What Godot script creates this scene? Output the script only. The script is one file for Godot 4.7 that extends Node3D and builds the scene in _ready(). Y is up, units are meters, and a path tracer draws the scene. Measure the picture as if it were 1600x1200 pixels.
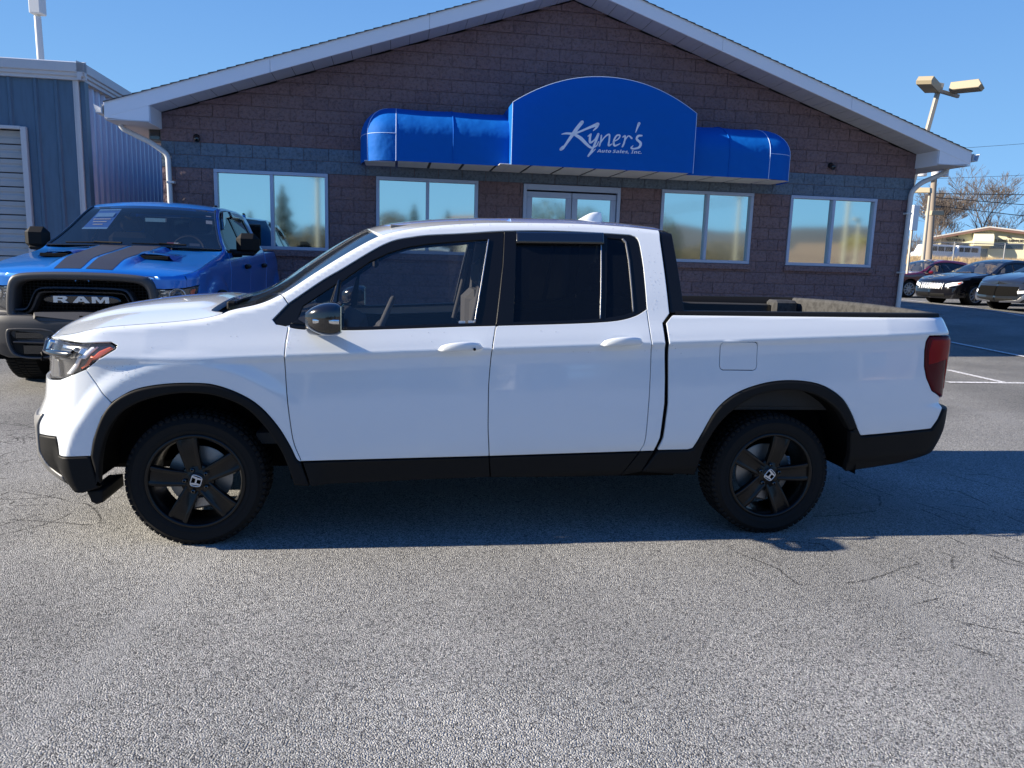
extends Node3D
# A white pickup in front of a block-built car showroom, a blue pickup at its left and a used-car lot at its right.

var taken := {}
var rng := RandomNumberGenerator.new()
var M := {}


# ---------- curves and meshes ----------
class Tab:
	# a smooth monotone curve through points, looked up from samples
	var a: float
	var k: float
	var n := 400
	var d := PackedFloat32Array()

	func _init(p: Array) -> void:
		var c := p.size()
		var m := []
		for i in c:
			if i == 0 or i == c - 1:
				var j: int = 0 if i == 0 else c - 2
				m.append((p[j + 1].y - p[j].y) / (p[j + 1].x - p[j].x))
			else:
				var s0: float = (p[i].y - p[i - 1].y) / (p[i].x - p[i - 1].x)
				var s1: float = (p[i + 1].y - p[i].y) / (p[i + 1].x - p[i].x)
				m.append(0.0 if s0 * s1 <= 0.0 else 2.0 * s0 * s1 / (s0 + s1))
		a = p[0].x
		k = (n - 1) / (p[c - 1].x - a)
		var i := 0
		for q in n:
			var x: float = a + q / k
			while i < c - 2 and x > p[i + 1].x:
				i += 1
			var h: float = p[i + 1].x - p[i].x
			var s: float = (x - p[i].x) / h
			d.append((2 * s * s * s - 3 * s * s + 1) * p[i].y + (s * s * s - 2 * s * s + s) * h * m[i] + (-2 * s * s * s + 3 * s * s) * p[i + 1].y + (s * s * s - s * s) * h * m[i + 1])

	func at(x: float) -> float:
		var f := (x - a) * k
		if f <= 0.0:
			return d[0]
		if f >= n - 1.001:
			return d[n - 1]
		var i := int(f)
		return d[i] + (d[i + 1] - d[i]) * (f - i)


class MB:
	# collects triangles with their own normals
	var v := PackedVector3Array()
	var n := PackedVector3Array()
	var uv := PackedVector2Array()
	var c := PackedColorArray()
	var ix := PackedInt32Array()
	var tint := Color.WHITE

	func put(p: Vector3, q: Vector3, t := Vector2.ZERO) -> int:
		v.append(p)
		n.append(q)
		uv.append(t)
		c.append(tint)
		return v.size() - 1

	func face(i: int, j: int, k: int) -> void: # counter-clockwise seen from outside
		ix.append(i)
		ix.append(k)
		ix.append(j)

	func tri(a: Vector3, b: Vector3, d: Vector3) -> void:
		var q := (b - a).cross(d - a).normalized()
		face(put(a, q, Vector2(a.x, a.y)), put(b, q, Vector2(b.x, b.y)), put(d, q, Vector2(d.x, d.y)))

	func quad(a: Vector3, b: Vector3, d: Vector3, e: Vector3, s := Vector2.ZERO) -> void:
		var q := (d - a).cross(e - b).normalized()
		var w := s if s != Vector2.ZERO else Vector2(a.distance_to(b), b.distance_to(d))
		var i := put(a, q, Vector2(0, w.y))
		put(b, q, w)
		put(d, q, Vector2(w.x, 0))
		put(e, q, Vector2.ZERO)
		face(i, i + 1, i + 2)
		face(i, i + 2, i + 3)

	func box(at: Vector3, size: Vector3, bev := 0.0, xf := Transform3D()) -> void:
		var h := size * 0.5
		if bev <= 0.0:
			for ax in 3:
				for s in [-1.0, 1.0]:
					var o := Vector3.ZERO
					o[ax] = s * h[ax]
					var p := Vector3.ZERO
					var q := Vector3.ZERO
					p[(ax + 1) % 3] = h[(ax + 1) % 3]
					q[(ax + 2) % 3] = h[(ax + 2) % 3] * s
					quad(xf * (at + o - p - q), xf * (at + o + p - q), xf * (at + o + p + q), xf * (at + o - p + q))
			return
		bev = minf(bev, minf(h.x, minf(h.y, h.z)) * 0.9)
		var g := h - Vector3.ONE * bev
		for ax in 3:
			for s in [-1.0, 1.0]:
				var o := Vector3.ZERO
				o[ax] = s * h[ax]
				var p := Vector3.ZERO
				var q := Vector3.ZERO
				p[(ax + 1) % 3] = g[(ax + 1) % 3]
				q[(ax + 2) % 3] = g[(ax + 2) % 3] * s
				quad(xf * (at + o - p - q), xf * (at + o + p - q), xf * (at + o + p + q), xf * (at + o - p + q))
		for ax in 3:
			var b := (ax + 1) % 3
			var d := (ax + 2) % 3
			for s in [-1.0, 1.0]:
				for t in [-1.0, 1.0]:
					var p0 := Vector3.ZERO
					p0[b] = s * h[b]
					p0[d] = t * g[d]
					var p1 := Vector3.ZERO
					p1[b] = s * g[b]
					p1[d] = t * h[d]
					var l := Vector3.ZERO
					l[ax] = g[ax] * s * t
					quad(xf * (at + p0 - l), xf * (at + p0 + l), xf * (at + p1 + l), xf * (at + p1 - l))
		for sx in [-1.0, 1.0]:
			for sy in [-1.0, 1.0]:
				for sz in [-1.0, 1.0]:
					var a := at + Vector3(sx * h.x, sy * g.y, sz * g.z)
					var b2 := at + Vector3(sx * g.x, sy * h.y, sz * g.z)
					var d2 := at + Vector3(sx * g.x, sy * g.y, sz * h.z)
					if sx * sy * sz > 0.0:
						tri(xf * a, xf * b2, xf * d2)
					else:
						tri(xf * a, xf * d2, xf * b2)

	# smooth sheet through rows of points; its front is (along a row) x (from row to row), or the other way with flip
	func sheet(rows: Array, flip := false, close_row := false, close_col := false, uvs := 1.0) -> void:
		var r := rows.size()
		var w: int = rows[0].size()
		var at := v.size()
		for i in r:
			for j in w:
				var a: Vector3 = rows[i][(j + 1) % w] if close_row else rows[i][mini(j + 1, w - 1)]
				var b: Vector3 = rows[i][(j - 1 + w) % w] if close_row else rows[i][maxi(j - 1, 0)]
				var e: Vector3 = rows[(i + 1) % r][j] if close_col else rows[mini(i + 1, r - 1)][j]
				var f: Vector3 = rows[(i - 1 + r) % r][j] if close_col else rows[maxi(i - 1, 0)][j]
				var q := (a - b).cross(e - f)
				if q.length_squared() < 1e-14 and w > 2:
					var jj := clampi(j, 1, w - 2)
					q = (rows[i][jj + 1] - rows[i][jj - 1]).cross(rows[mini(i + 1, r - 1)][jj] - rows[maxi(i - 1, 0)][jj])
				if q.length_squared() < 1e-14 and r > 2:
					var ii := clampi(i, 1, r - 2)
					q = (a - b).cross(rows[ii + 1][j] - rows[ii - 1][j])
				put(rows[i][j], (-q if flip else q).normalized(), Vector2(j, i) * uvs)
		for i in (r if close_col else r - 1):
			for j in (w if close_row else w - 1):
				var p := at + i * w + j
				var p2 := at + i * w + (j + 1) % w
				var s := at + ((i + 1) % r) * w + j
				var s2 := at + ((i + 1) % r) * w + (j + 1) % w
				if flip:
					face(p, s2, p2)
					face(p, s, s2)
				else:
					face(p, p2, s2)
					face(p, s2, s)

	func tube(path: Array, rad, sides := 8, caps := true) -> void:
		var rows := []
		var up := Vector3.UP
		for i in path.size():
			var t: Vector3 = (path[mini(i + 1, path.size() - 1)] - path[maxi(i - 1, 0)]).normalized()
			if i == 0 and absf(t.y) > 0.9:
				up = Vector3.RIGHT
			var x := up.cross(t).normalized()
			up = t.cross(x).normalized()
			var ra: float = rad[i] if rad is Array else rad
			var row := PackedVector3Array()
			for s in sides:
				var an := TAU * s / sides
				row.append(path[i] + (x * cos(an) + up * sin(an)) * ra)
			rows.append(row)
		sheet(rows, false, true)
		if caps:
			for e in [0, rows.size() - 1]:
				var m := Vector3.ZERO
				for p in rows[e]:
					m += p / sides
				for s in sides:
					if e == 0:
						tri(m, rows[e][(s + 1) % sides], rows[e][s])
					else:
						tri(m, rows[e][s], rows[e][(s + 1) % sides])

	# turned shape about the local z axis: points (radius, z) in order
	func lathe(p: Array, segs: int, xf := Transform3D(), flip := false) -> void:
		var rows := []
		for q in p:
			var row := PackedVector3Array()
			for s in segs:
				var an := TAU * s / segs
				row.append(xf * Vector3(q.x * cos(an), q.x * sin(an), q.y))
			rows.append(row)
		sheet(rows, flip, true)

	# a flat outline in xy given thickness from z0 to z1, front edge chamfered
	func prism(poly: PackedVector2Array, z0: float, z1: float, xf := Transform3D(), bev := 0.0) -> void:
		if Geometry2D.is_polygon_clockwise(poly):
			poly = poly.duplicate()
			poly.reverse()
		var top := poly
		var cn := poly.size()
		if bev > 0.0:
			top = inset(poly, bev)
		var tr := Geometry2D.triangulate_polygon(top)
		for i in range(0, tr.size(), 3):
			var a := top[tr[i]]
			var b := top[tr[i + 1]]
			var d := top[tr[i + 2]]
			if (b - a).cross(d - a) < 0.0:
				var e := b
				b = d
				d = e
			tri(xf * Vector3(a.x, a.y, z1), xf * Vector3(b.x, b.y, z1), xf * Vector3(d.x, d.y, z1))
		tr = Geometry2D.triangulate_polygon(poly)
		for i in range(0, tr.size(), 3):
			var a := poly[tr[i]]
			var b := poly[tr[i + 1]]
			var d := poly[tr[i + 2]]
			if (b - a).cross(d - a) > 0.0:
				var e := b
				b = d
				d = e
			tri(xf * Vector3(a.x, a.y, z0), xf * Vector3(b.x, b.y, z0), xf * Vector3(d.x, d.y, z0))
		for i in cn:
			var j := (i + 1) % cn
			var zb := z1 - bev
			quad(xf * Vector3(poly[i].x, poly[i].y, z0), xf * Vector3(poly[j].x, poly[j].y, z0), xf * Vector3(poly[j].x, poly[j].y, zb), xf * Vector3(poly[i].x, poly[i].y, zb))
			if bev > 0.0:
				quad(xf * Vector3(poly[i].x, poly[i].y, zb), xf * Vector3(poly[j].x, poly[j].y, zb), xf * Vector3(top[j].x, top[j].y, z1), xf * Vector3(top[i].x, top[i].y, z1))

	static func inset(poly: PackedVector2Array, d: float) -> PackedVector2Array:
		# counter-clockwise outlines shrink by d
		var o := PackedVector2Array()
		var c := poly.size()
		for i in c:
			var e0 := (poly[i] - poly[(i - 1 + c) % c]).normalized()
			var e1 := (poly[(i + 1) % c] - poly[i]).normalized()
			var m := Vector2(-e0.y - e1.y, e0.x + e1.x)
			var l := m.length()
			m = m / l if l > 1e-6 else Vector2(-e0.y, e0.x)
			var co := maxf(0.4, m.dot(Vector2(-e0.y, e0.x)))
			o.append(poly[i] + m * d / co)
		return o

	func add(o: MB, xf := Transform3D()) -> void:
		var at := v.size()
		for i in o.v.size():
			v.append(xf * o.v[i])
			n.append((xf.basis * o.n[i]).normalized())
		uv.append_array(o.uv)
		c.append_array(o.c)
		var f := xf.basis.determinant() < 0.0
		for i in range(0, o.ix.size(), 3):
			ix.append(o.ix[i] + at)
			ix.append(o.ix[i + (2 if f else 1)] + at)
			ix.append(o.ix[i + (1 if f else 2)] + at)

	func mirrored() -> MB:
		var o := MB.new()
		o.add(self, Transform3D(Basis.from_scale(Vector3(1, 1, -1)), Vector3.ZERO))
		return o

	func mesh() -> ArrayMesh:
		var a := []
		a.resize(Mesh.ARRAY_MAX)
		a[Mesh.ARRAY_VERTEX] = v
		a[Mesh.ARRAY_NORMAL] = n
		a[Mesh.ARRAY_TEX_UV] = uv
		a[Mesh.ARRAY_COLOR] = c
		a[Mesh.ARRAY_INDEX] = ix
		var m := ArrayMesh.new()
		m.add_surface_from_arrays(Mesh.PRIMITIVE_TRIANGLES, a)
		return m


class Body:
	# the skin of a car: a point for every place (u along the flank and round the corners, t up the flank and over the shoulder)
	var fu: float
	var ru: float
	var fx: Tab
	var fz: Tab
	var rx: Tab
	var rz: Tab
	var half: float
	var sf: Tab
	var sr: Tab
	var f0: float
	var f1: float
	var r0: float
	var r1: float
	var yc := Vector3(1.068, 0.0473, 0.0) # crease height at x = 0, slope
	var ycx := Vector2(-1.6, 2.6)
	var wl: Tab
	var wu: Tab
	var top := {}
	var fil := {}
	var arch := [] # Vector4(x, y, r0, r1)
	var flat := 0.984
	const TH := 1.309
	const LEAN := 0.42 # where the shoulder's curve takes over from the leaning flank

	func ends(front: Array, rear: Array) -> void:
		half = front[0].y
		for e in 2:
			var p: Array = front if e == 0 else rear
			var l := 0.0
			var a := []
			var b := []
			for i in p.size():
				if i:
					l += p[i].distance_to(p[i - 1])
				a.append(Vector2(l, p[i].x))
				b.append(Vector2(l, p[i].y))
			if e == 0:
				fu = p[0].x
				fx = Tab.new(a)
				fz = Tab.new(b)
			else:
				ru = p[0].x
				rx = Tab.new(a)
				rz = Tab.new(b)

	func planx(u: float) -> float:
		return fx.at(fu - u) if u < fu else (rx.at(u - ru) if u > ru else u)

	func tend(u: float, zone: String) -> float:
		return top[zone].at(planx(u)) + fil[zone] * (TH - LEAN - sin(TH) + sin(LEAN))

	func pos(u: float, t: float, zone: String) -> Vector3:
		var x := u
		var fr := 1.0
		if u < fu:
			x = fx.at(fu - u)
			fr = fz.at(fu - u) / half
		elif u > ru:
			x = rx.at(u - ru)
			fr = rz.at(u - ru) / half
		var yt: float = top[zone].at(x)
		var r: float = fil[zone]
		var y0 := yt - r * (sin(TH) - sin(LEAN))
		var y := t
		var a := 0.0
		if t > y0:
			a = minf((t - y0) / r, TH - LEAN)
			y = y0 + r * (sin(a + LEAN) - sin(LEAN))
		var yp := minf(y, y0) - yc.y * clampf(x, ycx.x, ycx.y)
		var w := wl.at(yp) if yp < yc.x else wu.at(yp)
		if a > 0.0:
			w -= r * (cos(LEAN) - cos(a + LEAN))
		w *= fr
		for q in arch:
			var m := 1.0 - smoothstep(q.z, q.w, Vector2(x - q.x, y - q.y).length())
			if m > 0.0:
				w = lerpf(w, flat, m)
		var px := x
		if u < fu:
			px += sf.at(y) * smoothstep(f0, f1, x)
		elif u > ru:
			px -= sr.at(y) * smoothstep(r0, r1, x)
		return Vector3(px, y, w)

	func nor(u: float, t: float, zone: String) -> Vector3:
		var e := 0.004
		var a := pos(u + e, t, zone) - pos(u - e, t, zone)
		var b := pos(u, t + e, zone) - pos(u, t - e, zone)
		return a.cross(b).normalized()

	# smooth outline through corner points, as steps of at most d
	static func fine(p: Array, d: float) -> PackedVector2Array:
		var o := PackedVector2Array()
		for i in p.size():
			var a: Vector2 = p[i]
			var b: Vector2 = p[(i + 1) % p.size()]
			var c := maxi(1, ceili(a.distance_to(b) / d))
			for k in c:
				o.append(a.lerp(b, float(k) / c))
		if Geometry2D.is_polygon_clockwise(o):
			o.reverse()
		return o

	# the piece of skin inside an outline given in (u, t), with a rounded rim that turns inwards
	func panel(poly: Array, zone: String, opt := {}) -> MB:
		var cell: float = opt.get("cell", 0.03)
		var off: float = opt.get("off", 0.0)
		var gap: float = opt.get("gap", 0.0025)
		var bev: float = opt.get("bev", 0.0025)
		var deep: float = opt.get("deep", 0.015)
		var wave: float = opt.get("round", 0.0)
		var holes: Array = opt.get("holes", [])
		var out := fine(poly, cell * 0.7)
		var edge := MB.inset(out, gap)
		var inn := MB.inset(out, gap + bev)
		var cut := sheared(inn, -1.0) # the cutting grid runs along the crease
		var m := MB.new()
		var hi := []
		for h in holes:
			var hf := fine(h, cell * 0.7)
			hi.append([MB.inset(hf, -gap), MB.inset(hf, -gap - bev), sheared(MB.inset(hf, -gap - bev), -1.0)])
		var seen := {}
		var lo := cut[0]
		var up := cut[0]
		for p in cut:
			lo = lo.min(p)
			up = up.max(p)
		lo.y = yc.x - ceilf((yc.x - lo.y) / cell) * cell
		var cols := ceili((up.x - lo.x) / cell)
		var rows := ceili((up.y - lo.y) / cell)
		for i in cols:
			var x0 := lo.x + i * cell
			var strip := Geometry2D.intersect_polygons(cut, PackedVector2Array([Vector2(x0, lo.y - 1), Vector2(x0 + cell, lo.y - 1), Vector2(x0 + cell, up.y + 1), Vector2(x0, up.y + 1)]))
			for sp in strip:
				var s0: float = sp[0].y
				var s1: float = s0
				for p in sp:
					s0 = minf(s0, p.y)
					s1 = maxf(s1, p.y)
				for j in range(floori((s0 - lo.y) / cell), mini(rows, floori((s1 - lo.y) / cell)) + 1):
					var y0 := lo.y + j * cell
					var got: Array = Geometry2D.intersect_polygons(sp, PackedVector2Array([Vector2(x0, y0), Vector2(x0 + cell, y0), Vector2(x0 + cell, y0 + cell), Vector2(x0, y0 + cell)]))
					for h in hi:
						var rest := []
						for g in got:
							rest.append_array(Geometry2D.clip_polygons(g, h[2]))
						got = rest
					for g in got:
						if g.size() < 3:
							continue
						var idx := []
						for p in g:
							var key := Vector2i((p * 20000.0).round())
							if not seen.has(key):
								var ty: float = p.y + yc.y * clampf(p.x, ycx.x, ycx.y)
								var q := nor(p.x, ty, zone)
								seen[key] = m.put(pos(p.x, ty, zone) + q * off, q, p)
							idx.append(seen[key])
						var tr := Geometry2D.triangulate_polygon(g)
						for k in range(0, tr.size(), 3):
							var a: Vector2 = g[tr[k]]
							if (g[tr[k + 1]] - a).cross(g[tr[k + 2]] - a) > 0.0:
								m.face(idx[tr[k]], idx[tr[k + 1]], idx[tr[k + 2]])
							else:
								m.face(idx[tr[k]], idx[tr[k + 2]], idx[tr[k + 1]])
		rim(m, inn, edge, zone, off, bev, deep, false)
		for h in hi:
			rim(m, h[1], h[0], zone, off, bev, deep, true)
		return m

	func sheared(a: PackedVector2Array, k: float) -> PackedVector2Array:
		var o := PackedVector2Array()
		for p in a:
			o.append(Vector2(p.x, p.y + k * yc.y * clampf(p.x, ycx.x, ycx.y)))
		return o

	func rim(m: MB, inn: PackedVector2Array, edge: PackedVector2Array, zone: String, off: float, bev: float, deep: float, flip: bool) -> void:
		var c := inn.size()
		var first := m.v.size()
		for i in c:
			var q := nor(inn[i].x, inn[i].y, zone)
			var a := pos(inn[i].x, inn[i].y, zone) + q * off
			var b := pos(edge[i].x, edge[i].y, zone) + q * off
			var o := (b - a).normalized()
			m.put(a, q, inn[i])
			m.put(b - q * bev * 0.35, (q + o).normalized(), inn[i])
			m.put(b - q * bev * 1.1, (q * 0.2 + o).normalized(), inn[i])
			m.put(b - q * deep, o, inn[i])
		for i in c:
			var p := first + i * 4
			var s := first + ((i + 1) % c) * 4
			for k in 3:
				if flip:
					m.face(p + k, s + k, s + k + 1)
					m.face(p + k, s + k + 1, p + k + 1)
				else:
					m.face(p + k, s + k + 1, s + k)
					m.face(p + k, p + k + 1, s + k + 1)


# ---------- naming ----------
func numbered(called: String) -> String:
	taken[called] = taken.get(called, 0) + 1
	return called if taken[called] == 1 else "%s_%03d" % [called, taken[called] - 1]


func tag(o: Node3D, label: String, category: String, group := "") -> Node3D:
	o.set_meta("label", label)
	o.set_meta("category", category)
	if group:
		o.set_meta("group", group)
	return o


func thing(called: String, label: String, category: String, at := Vector3.ZERO, turn := 0.0, group := "") -> Node3D:
	var o := Node3D.new()
	o.name = numbered(called)
	add_child(o)
	o.position = at
	o.rotation.y = turn
	tag(o, label, category, group)
	return o


func part(called: String, m, mat: Material, parent: Node3D) -> MeshInstance3D:
	var o := MeshInstance3D.new()
	o.name = called if parent != self else numbered(called)
	o.mesh = m.mesh() if m is MB else m
	o.material_override = mat
	parent.add_child(o, true)
	return o


func structure(called: String, m, mat: Material) -> MeshInstance3D:
	var o := part(called, m, mat, self)
	o.set_meta("kind", "structure")
	return o


func both(called: String, m: MB, mat: Material, parent: Node3D) -> MeshInstance3D:
	part(called, m.mirrored(), mat, parent)
	return part(called, m, mat, parent)


func vv(a: Array) -> Array:
	# pairs of numbers as points
	var o := []
	for i in range(0, a.size(), 2):
		o.append(Vector2(a[i], a[i + 1]))
	return o


func rev(a: Array) -> Array:
	var o := a.duplicate()
	o.reverse()
	return o


func curve(a: Array, step := 0.02) -> Array:
	# pairs of numbers as points on one smooth run
	var p := vv(a) if a[0] is float else a
	var o := []
	for i in p.size() - 1:
		var n := maxi(1, ceili(p[i].distance_to(p[i + 1]) / step))
		for k in n:
			o.append(p[i].cubic_interpolate(p[i + 1], p[maxi(i - 1, 0)], p[mini(i + 2, p.size() - 1)], float(k) / n))
	o.append(p[-1])
	return o


# ---------- materials ----------
func grey(r: float, g := -1.0, b := -1.0) -> Color:
	return Color(r, r if g < 0 else g, r if b < 0 else b).linear_to_srgb()


func mat(c: Color, rough := 0.6, metal := 0.0) -> StandardMaterial3D:
	var m := StandardMaterial3D.new()
	m.albedo_color = c
	m.roughness = rough
	m.metallic = metal
	return m


func paint(c: Color, rough := 0.35, coat := 1.0, flake := 0.0) -> StandardMaterial3D:
	var m := mat(c, rough, flake)
	m.clearcoat_enabled = true
	m.clearcoat = coat
	m.clearcoat_roughness = 0.03
	return m


func pane(c: Color) -> StandardMaterial3D:
	var m := mat(c, 0.0)
	m.transparency = BaseMaterial3D.TRANSPARENCY_ALPHA
	return m


func noise(freq: float, kind: FastNoiseLite.NoiseType, octaves := 3, sd := 1) -> FastNoiseLite:
	var f := FastNoiseLite.new()
	f.seed = sd
	f.noise_type = kind
	f.frequency = freq
	f.fractal_octaves = octaves
	if octaves < 2:
		f.fractal_type = FastNoiseLite.FRACTAL_NONE
	return f


func noise_map(f: FastNoiseLite, size: int, ramp: Array = []) -> NoiseTexture2D:
	var t := NoiseTexture2D.new()
	t.width = size
	t.height = size
	t.seamless = true
	t.noise = f
	if ramp:
		var g := Gradient.new()
		g.offsets = PackedFloat32Array(ramp[0])
		g.colors = PackedColorArray(ramp[1])
		t.color_ramp = g
	return t


func bumpy(m: StandardMaterial3D, t: Texture2D, depth: float, scale: float) -> void:
	m.heightmap_enabled = true
	m.heightmap_texture = t
	m.heightmap_scale = depth
	m.uv1_triplanar = true
	m.uv1_world_triplanar = true
	m.uv1_scale = Vector3.ONE * scale


func make_materials() -> void:
	var white := StandardMaterial3D.new()
	white = paint(grey(0.675, 0.715, 0.745), 0.1)
	M.white = white
	M.black_plastic = mat(grey(0.010), 0.55)
	M.black_plastic.metallic_specular = 0.25
	M.bumper_grey = mat(grey(0.16), 0.45, 0.3)
	M.trim_black = paint(grey(0.005), 0.35, 0.25)
	M.trim_black.metallic_specular = 0.3
	M.gloss_black = paint(grey(0.006), 0.15)
	M.dark = mat(grey(0.006), 0.9)
	M.dark.metallic_specular = 0.12
	M.rubber = mat(grey(0.010), 0.78)
	M.rubber.metallic_specular = 0.3
	bumpy(M.rubber, noise_map(noise(0.12, FastNoiseLite.TYPE_SIMPLEX, 3, 4), 256), 0.08, 6.0)
	M.rim_black = paint(grey(0.005), 0.3, 0.3)
	M.rim_black.metallic_specular = 0.3
	M.chrome = mat(grey(0.75), 0.08, 1.0)
	M.steel = mat(grey(0.42), 0.35, 0.9)
	M.silver_letter = mat(grey(0.62), 0.3, 0.55)
	M.dull_metal = mat(grey(0.2), 0.5, 0.6)
	M.side_glass = pane(Color(grey(0.01, 0.016, 0.02), 0.3))
	M.screen_glass = pane(Color(grey(0.012, 0.018, 0.02), 0.5))
	M.dark_glass = pane(Color(grey(0.004, 0.005, 0.007), 0.93))
	M.dark_glass.metallic_specular = 0.3
	M.lens = pane(Color(grey(0.5), 0.06))
	M.tail_red = paint(grey(0.24, 0.0, 0.004), 0.2, 0.2)
	M.tail_red.metallic_specular = 0.25
	M.tail_deep = paint(grey(0.08, 0.0, 0.006), 0.2, 0.2)
	M.tail_deep.metallic_specular = 0.25
	M.amber = paint(grey(0.75, 0.12, 0.03), 0.25)
	M.reflector = mat(grey(0.7), 0.12, 1.0)
	M.lamp_dark = paint(grey(0.03), 0.3)
	M.lamp_white = paint(grey(0.85), 0.2)
	M.seat = mat(grey(0.10, 0.10, 0.105), 0.8)
	M.cabin = mat(grey(0.025), 0.8)
	M.bed_liner = mat(grey(0.03), 0.8)
	bumpy(M.bed_liner, noise_map(noise(0.2, FastNoiseLite.TYPE_SIMPLEX, 2, 8), 256), 0.15, 5.0)
	M.bed_grey = mat(grey(0.05, 0.05, 0.05), 0.75)
	var worn := noise_map(noise(0.02, FastNoiseLite.TYPE_SIMPLEX, 5, 12), 512, [[0.0, 0.45, 0.6, 1.0], [Color(0.6, 0.6, 0.6), Color(0.86, 0.86, 0.86), Color(1, 1, 1), Color(0.8, 0.8, 0.8)]])
	M.bed_grey.albedo_texture = worn
	M.bed_grey.uv1_triplanar = true
	M.bed_grey.uv1_scale = Vector3.ONE * 1.5
	M.blue = paint(grey(0.008, 0.16, 0.56), 0.32, 1.0, 0.2)
	M.stripe = mat(grey(0.03, 0.03, 0.036), 0.45)
	M.ram_grey = mat(grey(0.042, 0.042, 0.045), 0.5)
	M.glass_mirror = mat(grey(0.66, 0.77, 0.70), 0.045, 1.0)
	# masonry
	var split := noise_map(noise(0.03, FastNoiseLite.TYPE_SIMPLEX, 6, 21), 512)
	var mottle := noise_map(noise(0.012, FastNoiseLite.TYPE_SIMPLEX, 5, 5), 1024, [[0.0, 0.3, 0.5, 0.7, 1.0], [Color(0.72, 0.72, 0.72), Color(0.9, 0.9, 0.9), Color(0.97, 0.97, 0.97), Color(1, 1, 1), Color(0.84, 0.82, 0.82)]])
	for k in [["block", grey(0.20, 0.135, 0.14)], ["block_blue", grey(0.135, 0.185, 0.24)]]:
		var b := mat(k[1], 0.92)
		b.albedo_texture = mottle
		b.vertex_color_use_as_albedo = true
		bumpy(b, split, 1.4, 0.9)
		M[k[0]] = b
	M.mortar = mat(grey(0.15, 0.105, 0.11), 0.95)
	M.window_frame = mat(grey(0.36, 0.42, 0.54), 0.4, 0.2)
	M.fascia = mat(grey(0.76, 0.78, 0.82), 0.45)
	M.soffit = mat(grey(0.52, 0.53, 0.55), 0.55)
	M.underside = mat(grey(0.72, 0.72, 0.70), 0.6)
	M.groove = mat(grey(0.05), 0.9)
	M.shingle = mat(grey(0.07, 0.068, 0.068), 0.95)
	bumpy(M.shingle, noise_map(noise(0.3, FastNoiseLite.TYPE_SIMPLEX, 2, 31), 256), 0.3, 3.0)
	M.pipe_white = mat(grey(0.55, 0.57, 0.58), 0.4)
	M.canvas = mat(grey(0.0, 0.125, 0.50), 0.7)
	M.canvas.metallic_specular = 0.3
	M.canvas.backlight_enabled = true
	M.canvas.backlight = grey(0.01, 0.07, 0.38)
	bumpy(M.canvas, noise_map(noise(0.01, FastNoiseLite.TYPE_SIMPLEX, 3, 41), 512), 1.2, 0.5)
	M.piping = mat(grey(0.45, 0.6, 0.85), 0.5)
	M.lettering = mat(grey(0.80, 0.82, 0.9), 0.5)
	M.blue_steel = mat(grey(0.062, 0.125, 0.205), 0.45)
	M.galv = mat(grey(0.44, 0.52, 0.70), 0.38, 0.3)
	var streak := noise_map(noise(0.02, FastNoiseLite.TYPE_SIMPLEX, 4, 51), 512, [[0.0, 0.5, 1.0], [Color(0.9, 0.9, 0.9), Color(0.97, 0.97, 0.97), Color(1, 1, 1)]])
	for k in ["blue_steel", "galv"]:
		M[k].albedo_texture = streak
		M[k].uv1_triplanar = true
		M[k].uv1_scale = Vector3(0.9, 0.12, 0.9)
	M.door_grey = mat(grey(0.34, 0.36, 0.38), 0.55)
	M.gutter = mat(grey(0.48, 0.50, 0.53), 0.4)
	M.lamp_tan = mat(grey(0.33, 0.28, 0.19), 0.5)
	M.pole_metal = mat(grey(0.36, 0.33, 0.28), 0.5, 0.2)
	M.pole_wood = mat(grey(0.26, 0.22, 0.18), 0.9)
	M.bark = mat(grey(0.11, 0.09, 0.078), 0.95)
	M.cream = mat(grey(0.66, 0.62, 0.42), 0.7)
	M.roof_brown = mat(grey(0.16, 0.09, 0.07), 0.7)
	M.roof_pale = mat(grey(0.50, 0.48, 0.46), 0.7)
	M.white_flat = mat(grey(0.78), 0.6)
	M.letter_dark = mat(grey(0.05, 0.04, 0.04), 0.7)
	M.window_dark = paint(grey(0.02, 0.025, 0.03), 0.1)
	M.wire = mat(grey(0.02), 0.8)
	M.fence = mat(grey(0.35), 0.45, 0.7)
	M.line_paint = mat(grey(0.70), 0.8)
	M.line_paint.albedo_texture = noise_map(noise(0.06, FastNoiseLite.TYPE_SIMPLEX, 4, 61), 512, [[0.0, 0.32, 0.42, 1.0], [Color(0.45, 0.45, 0.45), Color(0.6, 0.6, 0.6), Color(0.95, 0.95, 0.95), Color(1, 1, 1)]])
	M.line_paint.uv1_triplanar = true
	M.line_paint.uv1_world_triplanar = true
	M.line_paint.uv1_scale = Vector3.ONE * 0.7
	M.red_paint = paint(grey(0.10, 0.006, 0.012), 0.15)
	M.black_paint = paint(grey(0.006, 0.006, 0.008), 0.12, 0.5)
	M.grey_paint = paint(grey(0.014, 0.017, 0.022), 0.12)
	M.van_white = paint(grey(0.7), 0.4)
	M.straw = mat(grey(0.42, 0.31, 0.17), 0.95)
	M.conifer = mat(grey(0.085, 0.095, 0.06), 0.9)
	M.conifer.backlight_enabled = true
	M.conifer.backlight = grey(0.03, 0.04, 0.02)
	M.olive = mat(grey(0.15, 0.125, 0.085), 0.95)
	M.yellow_leaf = mat(grey(0.34, 0.28, 0.07), 0.9)
	for k in ["conifer", "olive", "yellow_leaf"]:
		M[k].vertex_color_use_as_albedo = true
	M.hill = mat(grey(0.075, 0.075, 0.085), 1.0)
	M.field = mat(grey(0.15, 0.12, 0.065), 1.0)
	M.house_white = mat(grey(0.6), 0.7)
	M.house_tan = mat(grey(0.42, 0.30, 0.22), 0.8)
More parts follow.
